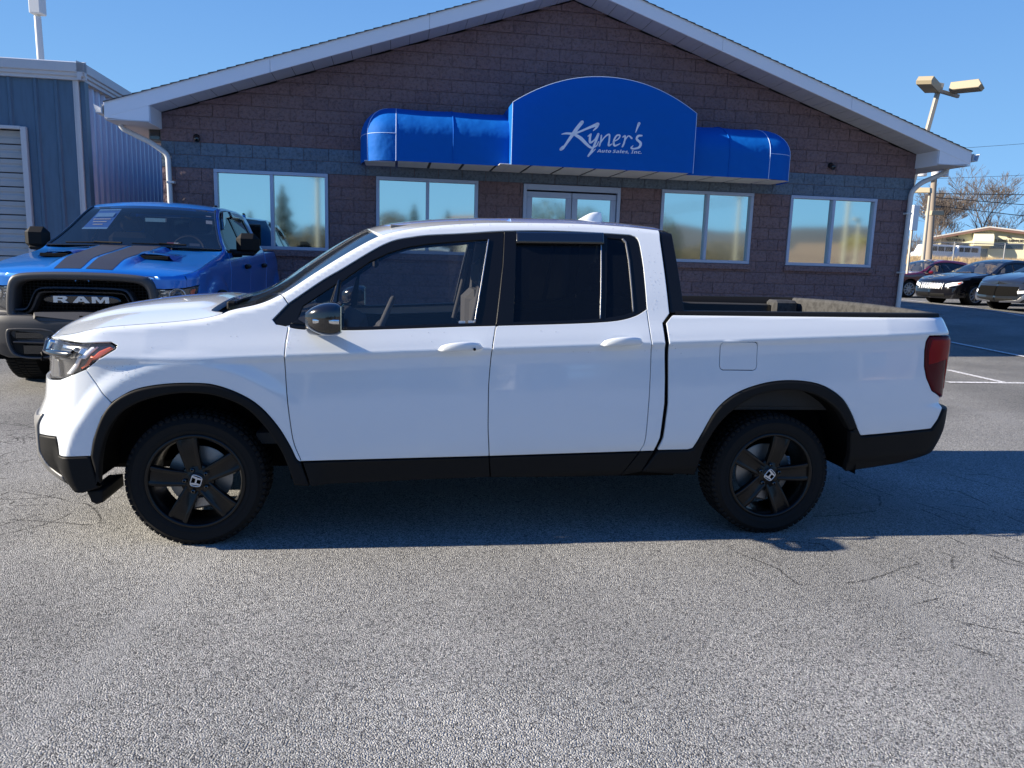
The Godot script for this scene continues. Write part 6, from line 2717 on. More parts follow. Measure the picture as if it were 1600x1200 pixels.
	sheet_quad.call(0.06, 0.12, 0.64, 0.76, -0.004, M.dull_metal, "inspection_sticker")
	sheet_quad.call(0.60, 0.68, 0.86, 0.95, -0.004, M.sticker_white, "inspection_sticker")
	sheet_quad.call(0.78, 0.80, 0.86, 0.94, -0.004, M.sticker_white, "inspection_sticker")
	# roof
	m = MB.new()
	rows = []
	for i in 25:
		var row := PackedVector3Array()
		for j in 25:
			var v := j / 12.0 - 1.0
			var bow := 1.0 - v * v
			var us := lerpf(1.20, 2.66, i / 24.0)
			var p := b.pos(us, b.tend(us, "A"), "A")
			row.append(Vector3(lerpf(1.20 - 0.08 * bow, 2.66, i / 24.0), p.y + 0.045 * (1.0 - pow(absf(v), 2.2)) * smoothstep(-0.2, 0.25, i / 24.0 + 0.05), v * (p.z - 0.001)))
		rows.append(row)
	m.sheet(rows)
	var lipr := PackedVector3Array()
	for q in rows[0]:
		lipr.append(q + Vector3(-0.01, -0.03, 0))
	m.sheet([lipr, rows[0]])
	part("roof", m, M.blue, root)
	m = MB.new()
	m.tube([Vector3(2.5, 1.89, .35), Vector3(2.54, 1.95, .35), Vector3(2.6, 1.955, .35)], .02, 8)
	part("aerial", m, M.black_plastic, root)
	# back of the cab
	m = MB.new()
	rows = []
	for i in 9:
		var y := lerpf(.8, 1.86, i / 8.0)
		var w := b.pos(2.62, minf(y, 1.83), "A").z - .01
		rows.append(PackedVector3Array([Vector3(2.68, y, w), Vector3(2.72, y, 0), Vector3(2.68, y, -w)]))
	m.sheet(rows)
	part("cab_back", m, M.blue, root)
	m = MB.new()
	m.box(Vector3(2.70, 1.62, 0), Vector3(.04, .36, 1.25), .01)
	part("rear_window", m, M.window_dark, root)
	m = MB.new()
	m.box(Vector3(2.70, 1.87, 0), Vector3(.05, .04, .30), .01)
	part("high_brake_lamp", m, M.tail_red, root)
	# cabin
	m = MB.new()
	m.box(Vector3(.75, 1.25, 0), Vector3(.5, .2, 1.5), .06)
	m.box(Vector3(1.6, .8, 0), Vector3(1.9, .1, 1.6), .02)
	m.box(Vector3(1.7, 1.82, 0), Vector3(1.1, .02, 1.2), .005)
	part("dashboard", m, M.cabin, root)
	for s in [-1.0, 1.0]:
		m = MB.new()
		m.box(Vector3(1.55, 1.25, .40 * s), Vector3(.16, .62, .52), .07)
		m.box(Vector3(1.60, 1.66, .40 * s), Vector3(.10, .18, .27), .05)
		part("seat", m, M.seat, root)
	m = MB.new()
	var o := []
	for k in 25:
		var an := TAU * k / 24
		o.append(Vector3(1.05 + .07 * sin(an), 1.36 + .16 * sin(an), .40 + .18 * cos(an)))
	m.tube(o, .017, 6, false)
	part("steering_wheel", m, M.cabin, root)
	m = MB.new()
	m.box(Vector3(1.15, 1.70, 0.02), Vector3(.03, .07, .25), .02)
	part("rear_view_mirror", m, M.chrome, root)
	# big door mirrors
	for s in [-1.0, 1.0]:
		m = MB.new()
		m.box(Vector3(.80, 1.45, 1.13 * s), Vector3(.14, .25, .26), .07)
		var o2 := part("door_mirror", m, M.black_plastic, root)
		m = MB.new()
		m.tube([Vector3(.84, 1.34, .88 * s), Vector3(.82, 1.345, 1.05 * s)], [.05, .045], 8)
		m.box(Vector3(.78, 1.345, 1.09 * s), Vector3(.10, .05, .24), .02)
		part("mirror_arm", m, M.black_plastic, o2)


# ---------- parked cars ----------
func make_car(label: String, at: Vector3, yaw: float, skin: Material, o: Dictionary) -> Node3D:
	var root := thing("parked_car", label, "car", at, yaw, "cars parked across the lot")
	var wb: float = o.wb
	var k: float = o.tall
	var b := Body.new()
	b.ends(vv([-.35, .92, -.55, .90, -.72, .85, -.84, .76, -.91, .6, -.96, .3, -.98, 0]), vv([wb + .4, .92, wb + .75, .89, wb + .97, .82, wb + 1.08, .65, wb + 1.13, .3, wb + 1.14, 0]))
	b.sf = Tab.new(vv([.1, .10, .25, .02, .35, -.02, .5, -.01, .62, .02, .8, .10, 1.0, .2]))
	b.sr = Tab.new(vv([.1, .10, .3, .0, .6, 0, .9, .06, 1.1, .12]))
	b.f0 = -.45
	b.f1 = -.8
	b.r0 = wb + .5
	b.r1 = wb + .95
	b.yc = Vector3(.86 * k, 0.02, 0)
	b.ycx = Vector2(-.5, wb + 1)
	b.wl = Tab.new(vv([.1, .82, .2, .87, .32, .905, .5, .915, .7 * k, .92, .86 * k, .925]))
	b.wu = Tab.new(vv([.86 * k, .925, .93 * k, .90, 1.0 * k, .86, 1.15 * k, .77, 1.3 * k, .67, 1.42 * k, .60, 1.6 * k, .52]))
	var tp := []
	for p in vv([-1.0, .68, -.8, .77, -.4, .87, 0, .935, .35, .975, .5, 1.01, .7, 1.10, 1.05, 1.28, 1.3, 1.375, 1.5, 1.415]):
		tp.append(Vector2(p.x, p.y * k))
	tp.append_array([Vector2(wb * .62, 1.455 * k), Vector2(wb * .85, 1.43 * k)])
	tp.append_array([Vector2(wb + .2, (1.40 if o.suv else 1.29) * k), Vector2(wb + .55, (1.30 if o.suv else 1.11) * k), Vector2(wb + .75, (1.1 if o.suv else 1.05) * k), Vector2(wb + 1.2, 1.0 * k)])
	b.top.A = Tab.new(tp)
	b.fil.A = 0.06
	var r: float = o.r
	b.arch = [Vector4(0, r, r + .08, r + .2), Vector4(wb, r, r + .08, r + .2)]
	b.flat = .925
	var ra := r + .06
	var low := .24 if not o.suv else .30
	var belt := .93 * k
	# flank pieces
	var poly := along(b, "A", -.78, .50, 12)
	poly.append_array([Vector2(.66, belt), Vector2(.60, .7), Vector2(.62, low)])
	poly.append_array(arc_pts(0, r, ra, 0.0, PI * .93))
	poly.append_array([Vector2(-.62, .48), Vector2(-.80, .56 * k)])
	both("front_wing", b.panel(poly, "A", {"cell": .08, "gap": .004}), skin, root)
	var mid := wb * .53
	var d1 := b.panel([Vector2(.66, belt), Vector2(mid, belt + .03), Vector2(mid, low), Vector2(.62, low), Vector2(.60, .7)], "A", {"cell": .08, "gap": .004})
	var d2 := b.panel([Vector2(mid, belt + .03), Vector2(wb - .15, belt + .06), Vector2(wb - .2, .75), Vector2(wb - .42, low + .05), Vector2(wb - .45, low), Vector2(mid, low)], "A", {"cell": .08, "gap": .004})
	for s in 2:
		for q in [[d1, mid - .2], [d2, wb - .35]]:
			var d := part("door", q[0].mirrored() if s else q[0], skin, root)
			var h := MB.new()
			h.box(b.pos(q[1], .80 * k, "A") + Vector3(0, 0, .015), Vector3(.18, .035, .04), .012)
			part("door_handle", h.mirrored() if s else h, skin, d)
	poly = along(b, "A", .50, wb + .95, 30)
	poly.append_array([Vector2(wb + .95, .60), Vector2(wb + .6, .45)])
	poly.append_array(arc_pts(wb, r, ra, 0.3, PI - .1))
	poly.append_array([Vector2(wb - .2, .75), Vector2(wb - .15, belt + .06)])
	var e := wb + (.45 if o.suv else .12)
	poly.append_array([Vector2(e, 1.05 * k), Vector2(wb - .05, 1.28 * k), Vector2(wb * .7, 1.375 * k), Vector2(1.5, 1.36 * k), Vector2(1.25, 1.30 * k), Vector2(.95, 1.17 * k), Vector2(.70, 1.0 * k)])
	both("cab_side", b.panel(poly, "A", {"cell": .08}), skin, root)
	var w1 := [Vector2(.86, .975 * k), Vector2(mid - .03, .995 * k), Vector2(mid, 1.33 * k), Vector2(1.5, 1.325 * k), Vector2(1.27, 1.27 * k), Vector2(1.0, 1.14 * k)]
	var w2 := [Vector2(mid + .05, 1.0 * k), Vector2(wb - .02, 1.03 * k), Vector2(wb - .12, 1.25 * k), Vector2(wb * .72, 1.335 * k), Vector2(mid + .07, 1.34 * k)]
	var fr := b.panel([Vector2(.68, .96 * k), Vector2(wb - .15, belt + .07), Vector2(e, 1.05 * k), Vector2(wb - .05, 1.28 * k), Vector2(wb * .7, 1.372 * k), Vector2(1.5, 1.357 * k), Vector2(1.25, 1.298 * k), Vector2(.95, 1.168 * k), Vector2(.70, 1.0 * k)], "A", {"cell": .08, "off": -.004, "holes": [w1, w2]})
	for s in 2:
		var f := part("window_frame", fr.mirrored() if s else fr, M.trim_black, root)
		for h in [w1, w2]:
			var g := b.panel(grown(h), "A", {"off": -.01, "cell": .12, "deep": .002})
			part("side_window", g.mirrored() if s else g, M.side_glass, f)
		var ch := MB.new()
		var path := []
		for q in [Vector2(.68, .955 * k), Vector2(1.2, .96 * k), Vector2(mid, .965 * k), Vector2(wb - .1, 1.0 * k)]:
			path.append(b.pos(q.x, q.y, "A"))
		ch.tube(path, .008, 5)
		part("belt_strip", ch.mirrored() if s else ch, M.chrome, f)
		var mr := MB.new()
		mr.box(Vector3(.82, .985 * k, 1.0), Vector3(.13, .13, .2), .045)
		mr.tube([Vector3(.84, .95 * k, .86), Vector3(.83, .95 * k, .96)], .025, 6)
		part("door_mirror", mr.mirrored() if s else mr, skin, root)
	# hood, screens, roof
	var et := edge_tab(b, "A", -2.1, .50)
	var yc := Tab.new([Vector2(-.96, .70 * k), Vector2(-.85, .79 * k), Vector2(-.4, .92 * k), Vector2(0, .985 * k), Vector2(.5, 1.035 * k)])
	var m := MB.new()
	var rows := []
	for i in 17:
		var row := PackedVector3Array()
		for j in 25:
			var v := j / 12.0 - 1.0
			var t := i / 16.0
			var x := lerpf(et[0].a + .001, .46 - .16 * (1.0 - v * v), t * t * (1.6 - .6 * t))
			var ze: float = et[0].at(x) - .002
			var ye: float = et[1].at(x)
			row.append(Vector3(x, ye + (maxf(yc.at(x), ye) - ye) * (1.0 - pow(absf(v), 2.3)) + .012 * exp(-pow((absf(v) - .5) / .08, 2.0)) * smoothstep(-.9, -.5, x), v * ze))
		rows.append(row)
	m.sheet(rows)
	part("hood", m, skin, root)
	var spans := [["windscreen", .52, 1.42, -.10, M.screen_glass], ["roof", 1.42, wb * .84, 0.0, skin], ["rear_window", wb * .84, wb + (.75 if o.suv else .55), .08, M.window_dark]]
	if not o.suv:
		spans.append(["boot_lid", wb + .55, wb + 1.05, 0.06, skin])
	for q in spans:
		m = MB.new()
		rows = []
		for i in 13:
			var u := lerpf(q[1], q[2], i / 12.0)
			var p := b.pos(u, b.tend(u, "A"), "A")
			var row := PackedVector3Array()
			for j in 17:
				var v := j / 8.0 - 1.0
				var bow := 1.0 - v * v
				row.append(Vector3(p.x + q[3] * bow, p.y + .03 * bow - (.003 if q[0] != "roof" else 0.0), v * p.z))
			rows.append(row)
		m.sheet(rows)
		part(q[0], m, q[4], root)
	# front end
	both("front_bumper", b.panel([Vector2(-.62, .47), Vector2(-.80, .55 * k), Vector2(-2.1, .55 * k), Vector2(-2.1, low - .04), Vector2(-.8, low - .04), Vector2(-.42, low + .02), Vector2(-.43, .40)], "A", {"cell": .08}), o.get("bumper", skin), root)
	both("nose_panel", b.panel([Vector2(-.78, .57 * k), Vector2(-2.1, .55 * k), Vector2(-2.1, b.tend(-2.1, "A")), Vector2(-.78, b.tend(-.78, "A"))], "A", {"cell": .08, "off": -.004}), skin, root)
	var gr: Array = o.grille
	both("grille", b.panel(gr, "A", {"off": .012, "bev": .01, "cell": .08}), o.grille_skin, root)
	if o.has("slats"):
		for s in 9:
			var path := []
			for t in 5:
				var a := -.98 - t * .07 - .0
				path.append(b.pos(lerpf(-1.18, -2.04, s / 8.0), lerpf(gr[0].y, gr[2].y, t / 4.0) * .98 + .01, "A") + Vector3(-.016, 0, 0))
			var g := MB.new()
			g.tube(path, .009, 5)
			both("grille_slat", g, M.silver_letter, root)
	both("lower_grille", b.panel([Vector2(-1.05, .26), Vector2(-2.1, .24), Vector2(-2.1, .36), Vector2(-1.1, .36)], "A", {"off": .006, "cell": .1}), M.black_plastic, root)
	both("plate_panel", b.panel([Vector2(-1.82, .40), Vector2(-2.1, .40), Vector2(-2.1, .52), Vector2(-1.82, .52)], "A", {"off": .02, "cell": .1}), M.lamp_dark, root)
	var hl := b.panel(o.lamp, "A", {"off": .006, "bev": .008, "cell": .06})
	for s in 2:
		var l := part("head_lamp", hl.mirrored() if s else hl, o.lamp_skin, root)
		if o.has("amber"):
			var a := b.panel(o.amber, "A", {"off": .012, "cell": .06})
			part("turn_lens", a.mirrored() if s else a, M.amber, l)
		if o.has("blade"):
			var a := b.panel(o.blade, "A", {"off": .014, "cell": .06})
			part("silver_blade", a.mirrored() if s else a, M.steel, root)
	both("tail_lamp", b.panel([Vector2(wb + .80, .72 * k), Vector2(wb + 1.2, .72 * k), Vector2(wb + 1.2, .9 * k), Vector2(wb + .75, .9 * k)], "A", {"off": .006, "cell": .1}), M.tail_red, root)
	both("rear_bumper", b.panel([Vector2(wb + .5, low), Vector2(wb + 1.9, low), Vector2(wb + 1.9, .7 * k), Vector2(wb + .9, .68 * k), Vector2(wb + .6, .45)], "A", {"cell": .1, "off": .002}), skin, root)
	m = MB.new()
	m.box(Vector3(wb / 2, .35, 0), Vector3(wb + 1.3, .22, 1.5), .04)
	m.box(Vector3(wb / 2, .62, 0), Vector3(wb + 1.2, .4, 1.2), .04)
	m.box(Vector3(.55, .86 * k, 0), Vector3(.5, .12, 1.4), .05)
	for x in [0.0, wb]:
		for s in [-1.0, 1.0]:
			m.tube([Vector3(x, r, s * .66), Vector3(x, r, s * .62)], ra, 18)
	part("under_body", m, M.dark, root)
	for s in [-1.0, 1.0]:
		m = MB.new()
		m.box(Vector3(1.35, .95 * k, .36 * s), Vector3(.14, .55, .48), .06)
		m.box(Vector3(1.38, 1.27 * k, .36 * s), Vector3(.09, .16, .25), .04)
		part("seat", m, M.seat, root)
	for x in [0.0, wb]:
		for s in [1.0, -1.0]:
			spoke_wheel(root, Vector3(x, r, .90 * s), .2 + x, s, r, r * .70, M.steel, 10, false, .22)
	return root


func make_lot_cars() -> void:
	var sed := {"wb": 2.84, "tall": 1.02, "r": .34, "suv": false, "grille": vv([-1.26, .50, -2.1, .47, -2.1, .70, -1.22, .685]), "grille_skin": M.steel, "slats": true, "lamp": vv([-.72, .64, -1.10, .56, -1.12, .66, -.92, .72, -.62, .76, -.58, .72]), "lamp_skin": M.lamp_white, "amber": vv([-.66, .70, -.74, .66, -.80, .70, -.64, .745])}
	make_car("glossy black sedan with bright grille parked between red sedan and grey hatchback", Vector3(14.55, 0.49, -25.45), 0.26, M.black_paint, sed)
	var red := sed.duplicate()
	red.merge({"grille_skin": M.gloss_black, "lamp_skin": M.lamp_dark}, true)
	red.erase("slats")
	make_car("dark red sedan partly hidden by the showroom's right corner", Vector3(15.05, 0.5, -30.6), 0.24, M.red_paint, red)
	var suv := {"wb": 2.60, "tall": 1.10, "r": .335, "suv": true, "grille": vv([-.98, .44, -2.1, .40, -2.1, .70, -1.02, .70]), "grille_skin": M.dark, "lamp": vv([-.74, .54, -1.0, .50, -1.02, .58, -.72, .62]), "lamp_skin": M.lamp_white, "blade": vv([-.70, .50, -.80, .51, -.98, .33, -1.5, .28, -1.5, .24, -.92, .27, -.74, .40]), "bumper": M.grey_paint}
	make_car("dark grey hatchback with black mesh grille cut by the right edge", Vector3(14.85, 0.48, -22.5), 0.27, M.grey_paint, suv)


# ---------- beyond the lot ----------
func bare_tree(at: Vector3, tall: float, sd: int, label: String, group := "", spread := 1.0, depth := 6) -> void:
	var root := thing("bare_tree", label, "tree", at, 0.0, group)
	rng.seed = sd
	var trunk := MB.new()
	var crown := MB.new()
	var stack := [[Vector3.ZERO, Vector3(rng.randf_range(-.06, .06), 1, 0).normalized(), tall * .27, tall * .020, 0]]
	while stack:
		var q: Array = stack.pop_back()
		var p: Vector3 = q[0]
		var dir: Vector3 = q[1]
		var level: int = q[4]
		var path := [p]
		var rad := [q[3]]
		for k in 3:
			dir = (dir + Vector3(rng.randf_range(-.17, .17), rng.randf_range(-.04, .12), rng.randf_range(-.17, .17))).normalized()
			p += dir * q[2] / 3.0
			path.append(p)
			rad.append(maxf(q[3] * (1.0 - .13 * (k + 1)), .016))
		(trunk if level == 0 else crown).tube(path, rad, 6 if level < 2 else 3, false)
		if level < depth:
			var n := 4 if level < 2 else 3
			var turn := rng.randf_range(0, TAU)
			for k in n:
				var an := turn + TAU * k / n + rng.randf_range(-.5, .5)
				var side := Vector3(cos(an), rng.randf_range(-.1, .3), sin(an))
				var lean := rng.randf_range(.35, .8) * spread
				if k == 0 and level > 0:
					lean *= .4
				stack.append([path[3 - (k % 2)], (dir + side * lean).normalized(), q[2] * rng.randf_range(.62, .84), maxf(rad[3] * rng.randf_range(.5, .72), .016), level + 1])
	part("trunk", trunk, M.bark, root)
	part("crown", crown, M.bark, root)


func leafy(root: Node3D, called: String, m: Material, n: int, size: float, where: Callable) -> void:
	var c := MB.new()
	for k in n:
		var p: Vector3 = where.call()
		var a := Vector3(rng.randf_range(-1, 1), rng.randf_range(-.5, .5), rng.randf_range(-1, 1)).normalized() * size * rng.randf_range(.6, 1.3)
		var b := a.cross(Vector3(rng.randf_range(-1, 1), rng.randf_range(-1, 1), rng.randf_range(-1, 1))).normalized() * size * rng.randf_range(.25, .6)
		c.tint = Color(1, 1, 1) * rng.randf_range(.75, 1.15)
		c.tri(p - a, p + b, p + a)
		c.tri(p - a * .8, p - b, p + a * .7)
	part(called, c, m, root)


func make_behind_camera() -> void:
	# what the shop windows and the paintwork mirror
	rng.seed = 33
	for q in [[-3.0, 35.0, 6.6, 2.3, "tall dark conifer mirrored in the leftmost window"], [-5.4, 37.0, 4.6, 1.6, "smaller dark conifer left of the tall mirrored one"], [8.9, 45.0, 6.4, 2.4, "dark conifer mirrored in the second window's left pane"], [15.5, 60.0, 6.9, 2.0, "small conifer mirrored in the second window's right pane"]]:
		var h: float = q[2]
		var w: float = q[3]
		var t := thing("conifer", q[4], "tree", Vector3(q[0], 0, q[1]), 0.0, "conifers across the road")
		var m := MB.new()
		m.tube([Vector3.ZERO, Vector3(0, h * .9, 0)], [.16, .03], 6)
		part("trunk", m, M.bark, t)
		leafy(t, "crown", M.conifer, 7000, .11, func() -> Vector3:
			var y := 1.0 - sqrt(rng.randf())
			var a := rng.randf_range(0, TAU)
			var layer := .75 + .25 * sin(y * 40.0)
			var r := w * (1.0 - y) * layer * sqrt(rng.randf()) + .05
			return Vector3(cos(a) * r, h * (.05 + .95 * y), sin(a) * r))
	for q in [[-7.5, 33.0, 3.4, 3.0, "olive"], [-0.4, 34.0, 3.6, 2.6, "olive"], [2.0, 36.0, 3.8, 2.4, "olive"], [5.4, 36.0, 5.0, 2.2, "olive"], [12.0, 46.0, 4.8, 2.2, "conifer"], [14.2, 24.0, 5.6, 2.6, "conifer"], [17.8, 26.0, 5.4, 2.4, "conifer"], [25.6, 29.0, 5.4, 2.2, "conifer"], [46.0, 52.0, 4.2, 4.5, "olive"], [37.0, 50.0, 3.6, 4.0, "olive"], [59.4, 45.0, 5.4, 2.1, "yellow_leaf"], [53.0, 70.0, 4.0, 4.0, "olive"]]:
		var h: float = q[2]
		var w: float = q[3]
		var dark: bool = q[4] == "conifer"
		var words := "yellow dome shaped tree" if q[4] == "yellow_leaf" else ("dark evergreen shrub" if dark else "olive brown winter thicket")
		var t := thing("shrub", "%s mirrored in the %s" % [words, "leftmost window low behind the blue pickup" if q[0] < -5 else ("leftmost window beside the tall conifer" if q[0] < 0 else ("leftmost window's right edge" if q[0] < 3 else ("second window at its left edge" if q[0] < 8 else ("second window beside the conifer" if q[0] < 13 else ("entrance door's left pane" if q[0] < 16 else ("entrance door's right pane" if q[0] < 20 else ("third window at its left edge" if q[0] < 28 else ("third window's left pane low down" if q[0] < 40 else ("third window's right pane low down" if q[0] < 50 else ("rightmost window's left pane" if q[0] < 56 else "rightmost window's right pane"))))))))))], "bush", Vector3(q[0], 0, q[1]), 0.0, "shrubs across the road")
		var m := MB.new()
		for k in 5:
			var a := TAU * k / 5
			m.tube([Vector3.ZERO, Vector3(cos(a) * w * .4, h * .7, sin(a) * w * .4)], [.06, .02], 5)
		part("stems", m, M.bark, t)
		leafy(t, "crown", M[q[4]], 6500, .10 if dark else .12, func() -> Vector3:
			var d := Vector3(rng.randfn(), rng.randfn(), rng.randfn()).normalized() * pow(rng.randf(), .4)
			return Vector3(d.x * w, h * .52 + d.y * h * .5, d.z * w))
	# houses and poles
	for q in [[24.0, 82.0, 9.0, 4.6, M.house_white, "white gabled house mirrored in the second window's lower right corner", 7.4], [65.0, 61.0, 8.0, 1.9, M.house_tan, "tan low house mirrored in the rightmost window's left pane", 3.7], [58.5, 46.0, 9.0, 1.2, M.house_tan, "house with brown roof mirrored in the rightmost window's right pane", 4.3]]:
		var h := thing("house", q[5], "house", Vector3(q[0], 0, q[1]), -0.5)
		var w: float = q[2]
		var y: float = q[3]
		var m := MB.new()
		m.prism(PackedVector2Array([Vector2(-w / 2, 0), Vector2(w / 2, 0), Vector2(w / 2, y), Vector2(0, q[6] - .1), Vector2(-w / 2, y)]), -5, 5)
		part("wall", m, q[4], h)
		m = MB.new()
		for s in [-1.0, 1.0]:
			var up: float = q[6] - y
			m.prism(PackedVector2Array([Vector2(s * (w / 2 + .4), y - .2), Vector2(0, q[6] + .1), Vector2(0, q[6] - .08), Vector2(s * (w / 2 + .4), y - .38)]), -5.4, 5.4)
		part("roof", m, M.house_roof if q[0] > 20 else M.roof_pale, h)
		for s in [-1.0, 1.0]:
			m = MB.new()
			m.box(Vector3(s * w * .22, y * .55, -5.02), Vector3(1.1, 1.0, .06), .01)
			part("window", m, M.window_dark, h)
	for q in [[43.7, 45.0, 9.5, "pale wooden pole mirrored in the third window"], [44.8, 30.0, 9.0, "tan lamp pole mirrored in the rightmost window"], [-0.7, 30.0, 7.6, "grey pole mirrored at the right edge of the leftmost window"], [55.0, 40.0, 6.6, "short lamp post mirrored in the rightmost window"]]:
		var t := thing("roadside_pole", q[3], "pole", Vector3(q[0], 0, q[1]))
		var m := MB.new()
		m.tube([Vector3.ZERO, Vector3(0, q[2], 0)], [.16, .12], 8)
		part("pole", m, M.pole_metal, t)
		m = MB.new()
		if q[2] < 7:
			lamp_head(m, Vector3(0, q[2], 0), 3.0)
			part("lamp_head", m, M.lamp_tan, t)
		else:
			m.box(Vector3(0, q[2] - .8, 0), Vector3(1.2, .1, .1), .01)
			part("cross_arm", m, M.pole_wood, t)
	for k in 3:
		var m := MB.new()
		var path := []
		for i in 15:
			var t := i / 14.0
			path.append(Vector3(lerpf(20, 43.7, t), lerpf(7.0, 8.9 - k * .45, t) - 1.6 * sin(PI * t), lerpf(150.0, 45.0, t)))
		m.tube(path, .025, 5)
		tag(part("power_line", m, M.wire, self), ["highest", "middle", "lowest"][k] + " of the three cables mirrored in the third window", "cable", "cables across the road")


func make_far_right() -> void:
	# welding supply shop on the bank
	var b := thing("supply_shop", "cream welding supply shop with low gable roof on the bank at right", "building", Vector3(45.0, 2.2, -75.0), -0.42)
	var m := MB.new()
	m.prism(PackedVector2Array([Vector2(-3.44, -.6), Vector2(9.0, -.6), Vector2(9.0, 2.55), Vector2(.4, 3.45), Vector2(-3.44, 2.75)]), -12, 0)
	part("wall", m, M.cream, b)
	m = MB.new()
	for q in [[-4.2, 2.62], [9.6, 2.42]]:
		var pl := PackedVector2Array([Vector2(q[0], q[1]), Vector2(.4, 3.62), Vector2(.4, 3.42), Vector2(q[0], q[1] - .2)])
		m.prism(pl, .35, .6)
	part("fascia_board", m, M.roof_brown, b)
	m = MB.new()
	for q in [[-4.2, 2.64], [9.6, 2.44]]:
		m.prism(PackedVector2Array([Vector2(q[0], q[1] + .12), Vector2(.4, 3.76), Vector2(.4, 3.64), Vector2(q[0], q[1])]), -12.5, .62)
	part("roof", m, M.roof_pale, b)
	for q in [[-3.2, -2.37, 1.62, 2.12], [-2.2, -1.05, 1.62, 2.12], [.68, 3.36, 1.66, 2.2], [-1.9, -1.0, .9, 1.45]]:
		m = MB.new()
		m.box(Vector3((q[0] + q[1]) / 2, (q[2] + q[3]) / 2, 0.02), Vector3(q[1] - q[0], q[3] - q[2], .1), .01)
		var w := part("window", m, M.dull_metal, b)
		m = MB.new()
		m.box(Vector3((q[0] + q[1]) / 2, (q[2] + q[3]) / 2, 0.05), Vector3(q[1] - q[0] - .12, q[3] - q[2] - .12, .08))
		part("pane", m, M.window_dark, w)
	m = MB.new()
	m.box(Vector3(-.1, .8, .02), Vector3(1.3, 1.7, .1), .01)
	part("door", m, M.window_dark, b)
	m = MB.new()
	var cp := [Vector2(0, 3.1), Vector2(.7, 3.02), Vector2(1.15, 2.75), Vector2(1.35, 2.3), Vector2(1.35, 1.9), Vector2(0, 1.9)]
	m.prism(PackedVector2Array(cp), -.95, .68, Transform3D(Basis(Vector3(0, 0, 1), Vector3(0, 1, 0), Vector3(-1, 0, 0)), Vector3(-.13, 0, 0)), .02)
	part("door_canopy", m, M.cream, b)
	var f := SystemFont.new()
	f.font_names = PackedStringArray(["Droid Sans"])
	f.font_weight = 700
	for q in [["INDUSTRIAL &", -3.2, 1.75], ["WELDING SUPPLIES", .68, 2.8]]:
		m = MB.new()
		m.add(text(q[0], f, .24, q[2], .04), Transform3D(Basis(), Vector3(q[1], 2.32, .01)))
		part("wall_lettering", m, M.letter_dark, b)
	for x in [-2.2, 2.1]:
		m = MB.new()
		m.box(Vector3(x, 2.82, .06), Vector3(.22, .12, .14), .02)
		m.tube([Vector3(x, 2.82, .1), Vector3(x + .1, 2.72, .3)], .04, 6)
		part("wall_lamp", m, M.letter_dark, b)
	# dry grass on the bank
	var mm := MultiMesh.new()
	mm.transform_format = MultiMesh.TRANSFORM_3D
	var tuft := MB.new()
	rng.seed = 71
	for k in 14:
		var a := rng.randf_range(0, TAU)
		var d := Vector3(cos(a), 0, sin(a))
		var w := d.cross(Vector3.UP) * .02
		var h := rng.randf_range(.25, .5)
		var r := d * rng.randf_range(.0, .25)
		tuft.tri(r - w, r + w, r + d * rng.randf_range(.1, .35) + Vector3.UP * h)
	mm.mesh = tuft.mesh()
	mm.instance_count = 7000
	for i in mm.instance_count:
		var x := rng.randf_range(24, 56)
		var z := rng.randf_range(-58, -47)
		mm.set_instance_transform(i, Transform3D(Basis(Vector3.UP, rng.randf_range(0, TAU)).scaled(Vector3.ONE * rng.randf_range(.7, 1.5)), Vector3(x, ground_height(x, z), z)))
	var g := MultiMeshInstance3D.new()
	g.name = "dry_grass"
	g.multimesh = mm
	g.material_override = M.straw
	g.set_meta("kind", "stuff")
	g.set_meta("label", "tall straw coloured dry grass on the bank below the cream shop")
	g.set_meta("category", "grass")
	add_child(g)
	# chain link fence: posts, rails and woven wire
	var fe := thing("chain_link_fence", "grey chain link fence standing in the dry grass", "fence", Vector3(0, 0, -46.0))
	var wire := MB.new()
	for i in 12:
		var x := 20.0 + i * 3.0
		var y := ground_height(x, -46)
		m = MB.new()
		m.tube([Vector3(x, y, 0), Vector3(x, y + 2.2, 0)], .04, 8)
		part("fence_post", m, M.fence, fe)
		if i < 11:
			m = MB.new()
			m.tube([Vector3(x, y + 2.15, 0), Vector3(x + 3, ground_height(x + 3, -46) + 2.15, 0)], .028, 6)
			part("top_rail", m, M.fence, fe)
			for k in 26:
				for s in [-1.0, 1.0]:
					var x0 := x + k * 3.0 / 26
					wire.tube([Vector3(x0, y + (.05 if s > 0 else 2.12), 0), Vector3(minf(x0 + 1.2, x + 3.0), y + (.05 if s > 0 else 2.12) + s * minf(2.07, (minf(x0 + 1.2, x + 3.0) - x0) * 1.72), 0.01)], .004, 3, false)
	part("woven_wire", wire, M.fence, fe).set_meta("kind", "stuff")
	# vans parked behind the fence
	for q in [[36.6, -64.0, "small white van parked left of the cream shop behind the fence"], [33.9, -63.0, "white van half hidden behind the wooden pole"]]:
		var y := ground_height(q[0], q[1])
		var v := thing("van", q[2], "van", Vector3(q[0], y, q[1]), 0.4)
		v.scale = Vector3.ONE * 0.72
		m = MB.new()
		m.prism(PackedVector2Array([Vector2(-2.4, .35), Vector2(2.4, .35), Vector2(2.4, 2.05), Vector2(-1.3, 2.05), Vector2(-1.75, 1.3), Vector2(-2.4, 1.1)]), -.95, .95, Transform3D(), .06)
		part("body", m, M.van_white, v)
		for s in [[-1.2, -.5], [-.35, .6], [.75, 1.9]]:
			m = MB.new()
			m.box(Vector3((s[0] + s[1]) / 2, 1.6, .95), Vector3(s[1] - s[0], .5, .04), .01)
			part("side_window", m, M.window_dark, v)
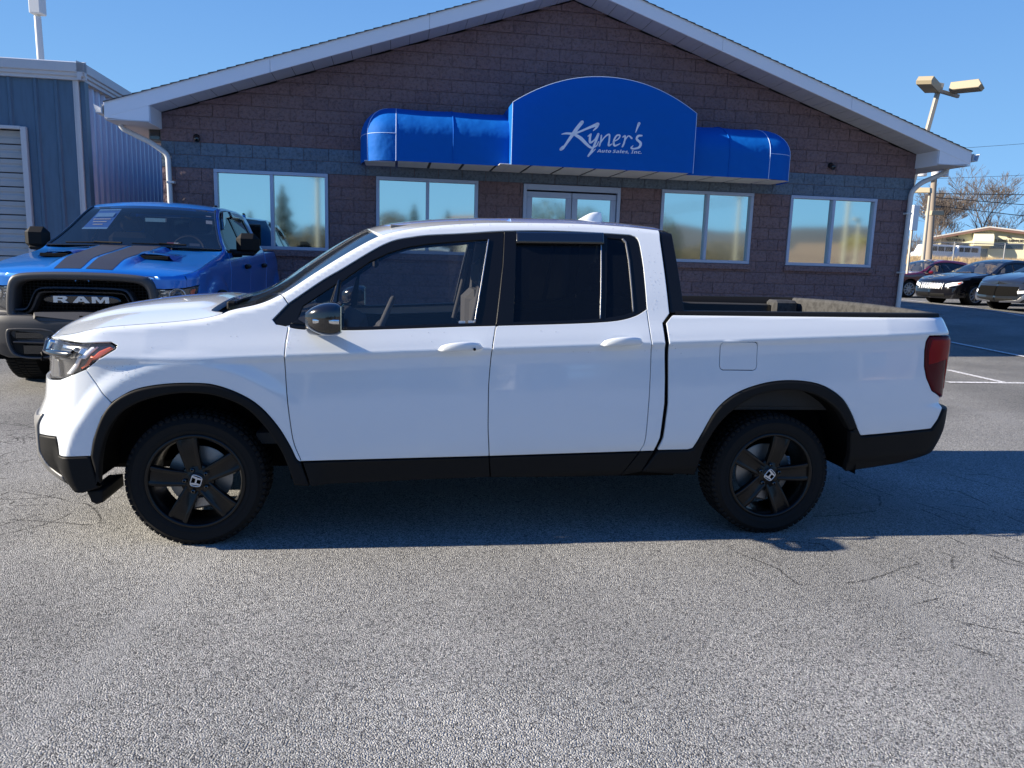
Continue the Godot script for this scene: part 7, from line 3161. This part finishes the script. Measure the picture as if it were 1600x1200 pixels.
		for x in [-1.6, 1.5]:
			m = MB.new()
			m.lathe([Vector2(.36, -.2), Vector2(.36, 0), Vector2(.2, .02), Vector2(.0, .01)], 18, Transform3D(Basis(), Vector3(x, .36, .9)))
			part("wheel", m, M.rubber, v)
	# bare trees
	var tg := "bare trees beyond the lot"
	bare_tree(Vector3(51.8, 3.0, -86.0), 12.0, 4, "largest bare tree spreading above the cream shop's roof", tg, 1.15)
	bare_tree(Vector3(48.6, 3.0, -90.0), 9.5, 8, "bare tree just left of the largest bare tree", tg)
	bare_tree(Vector3(46.2, 3.0, -86.0), 9.0, 21, "tall bare tree right of the wooden pole", tg)
	bare_tree(Vector3(43.0, 2.8, -80.0), 8.0, 27, "bare tree directly behind the wooden pole", tg)
	bare_tree(Vector3(56.4, 3.0, -90.0), 7.5, 15, "lower spreading bare tree right of the largest, over the shop's roof", tg, 1.3, 5)
	bare_tree(Vector3(45.0, 2.8, -82.0), 6.5, 31, "low bare tree left of the cream shop's roof", tg, 1.0, 5)
	# brush along the far edge
	for q in [[38.0, -74.0, 2.6, "dark thicket behind the lamp posts"], [40.2, -75.0, 2.4, "brown thicket left of the cream shop"], [42.6, -80.0, 2.2, "grey brown thicket against the cream shop's left wall"]]:
		var t := thing("thicket", q[3], "bush", Vector3(q[0], 2.4, q[1]), 0.0, "thickets at the far edge")
		rng.seed = int(q[0])
		m = MB.new()
		for k in 150:
			var a := rng.randf_range(0, TAU)
			var p := Vector3(rng.randf_range(-2.6, 2.6), 0, rng.randf_range(-1, 1))
			m.tube([p, p + Vector3(cos(a) * .3, q[2] * rng.randf_range(.3, .6), sin(a) * .3), p + Vector3(cos(a) * .7, q[2] * rng.randf_range(.6, 1.1), sin(a) * .7)], [.03, .02, .01], 3, false)
		part("stems", m, M.bark, t)


func _ready() -> void:
	make_sky()
	make_materials()
	make_ground()
	make_showroom()
	make_workshop()
	make_poles()
	make_white_truck()
	make_blue_truck()
	make_lot_cars()
	make_behind_camera()
	make_far_right()
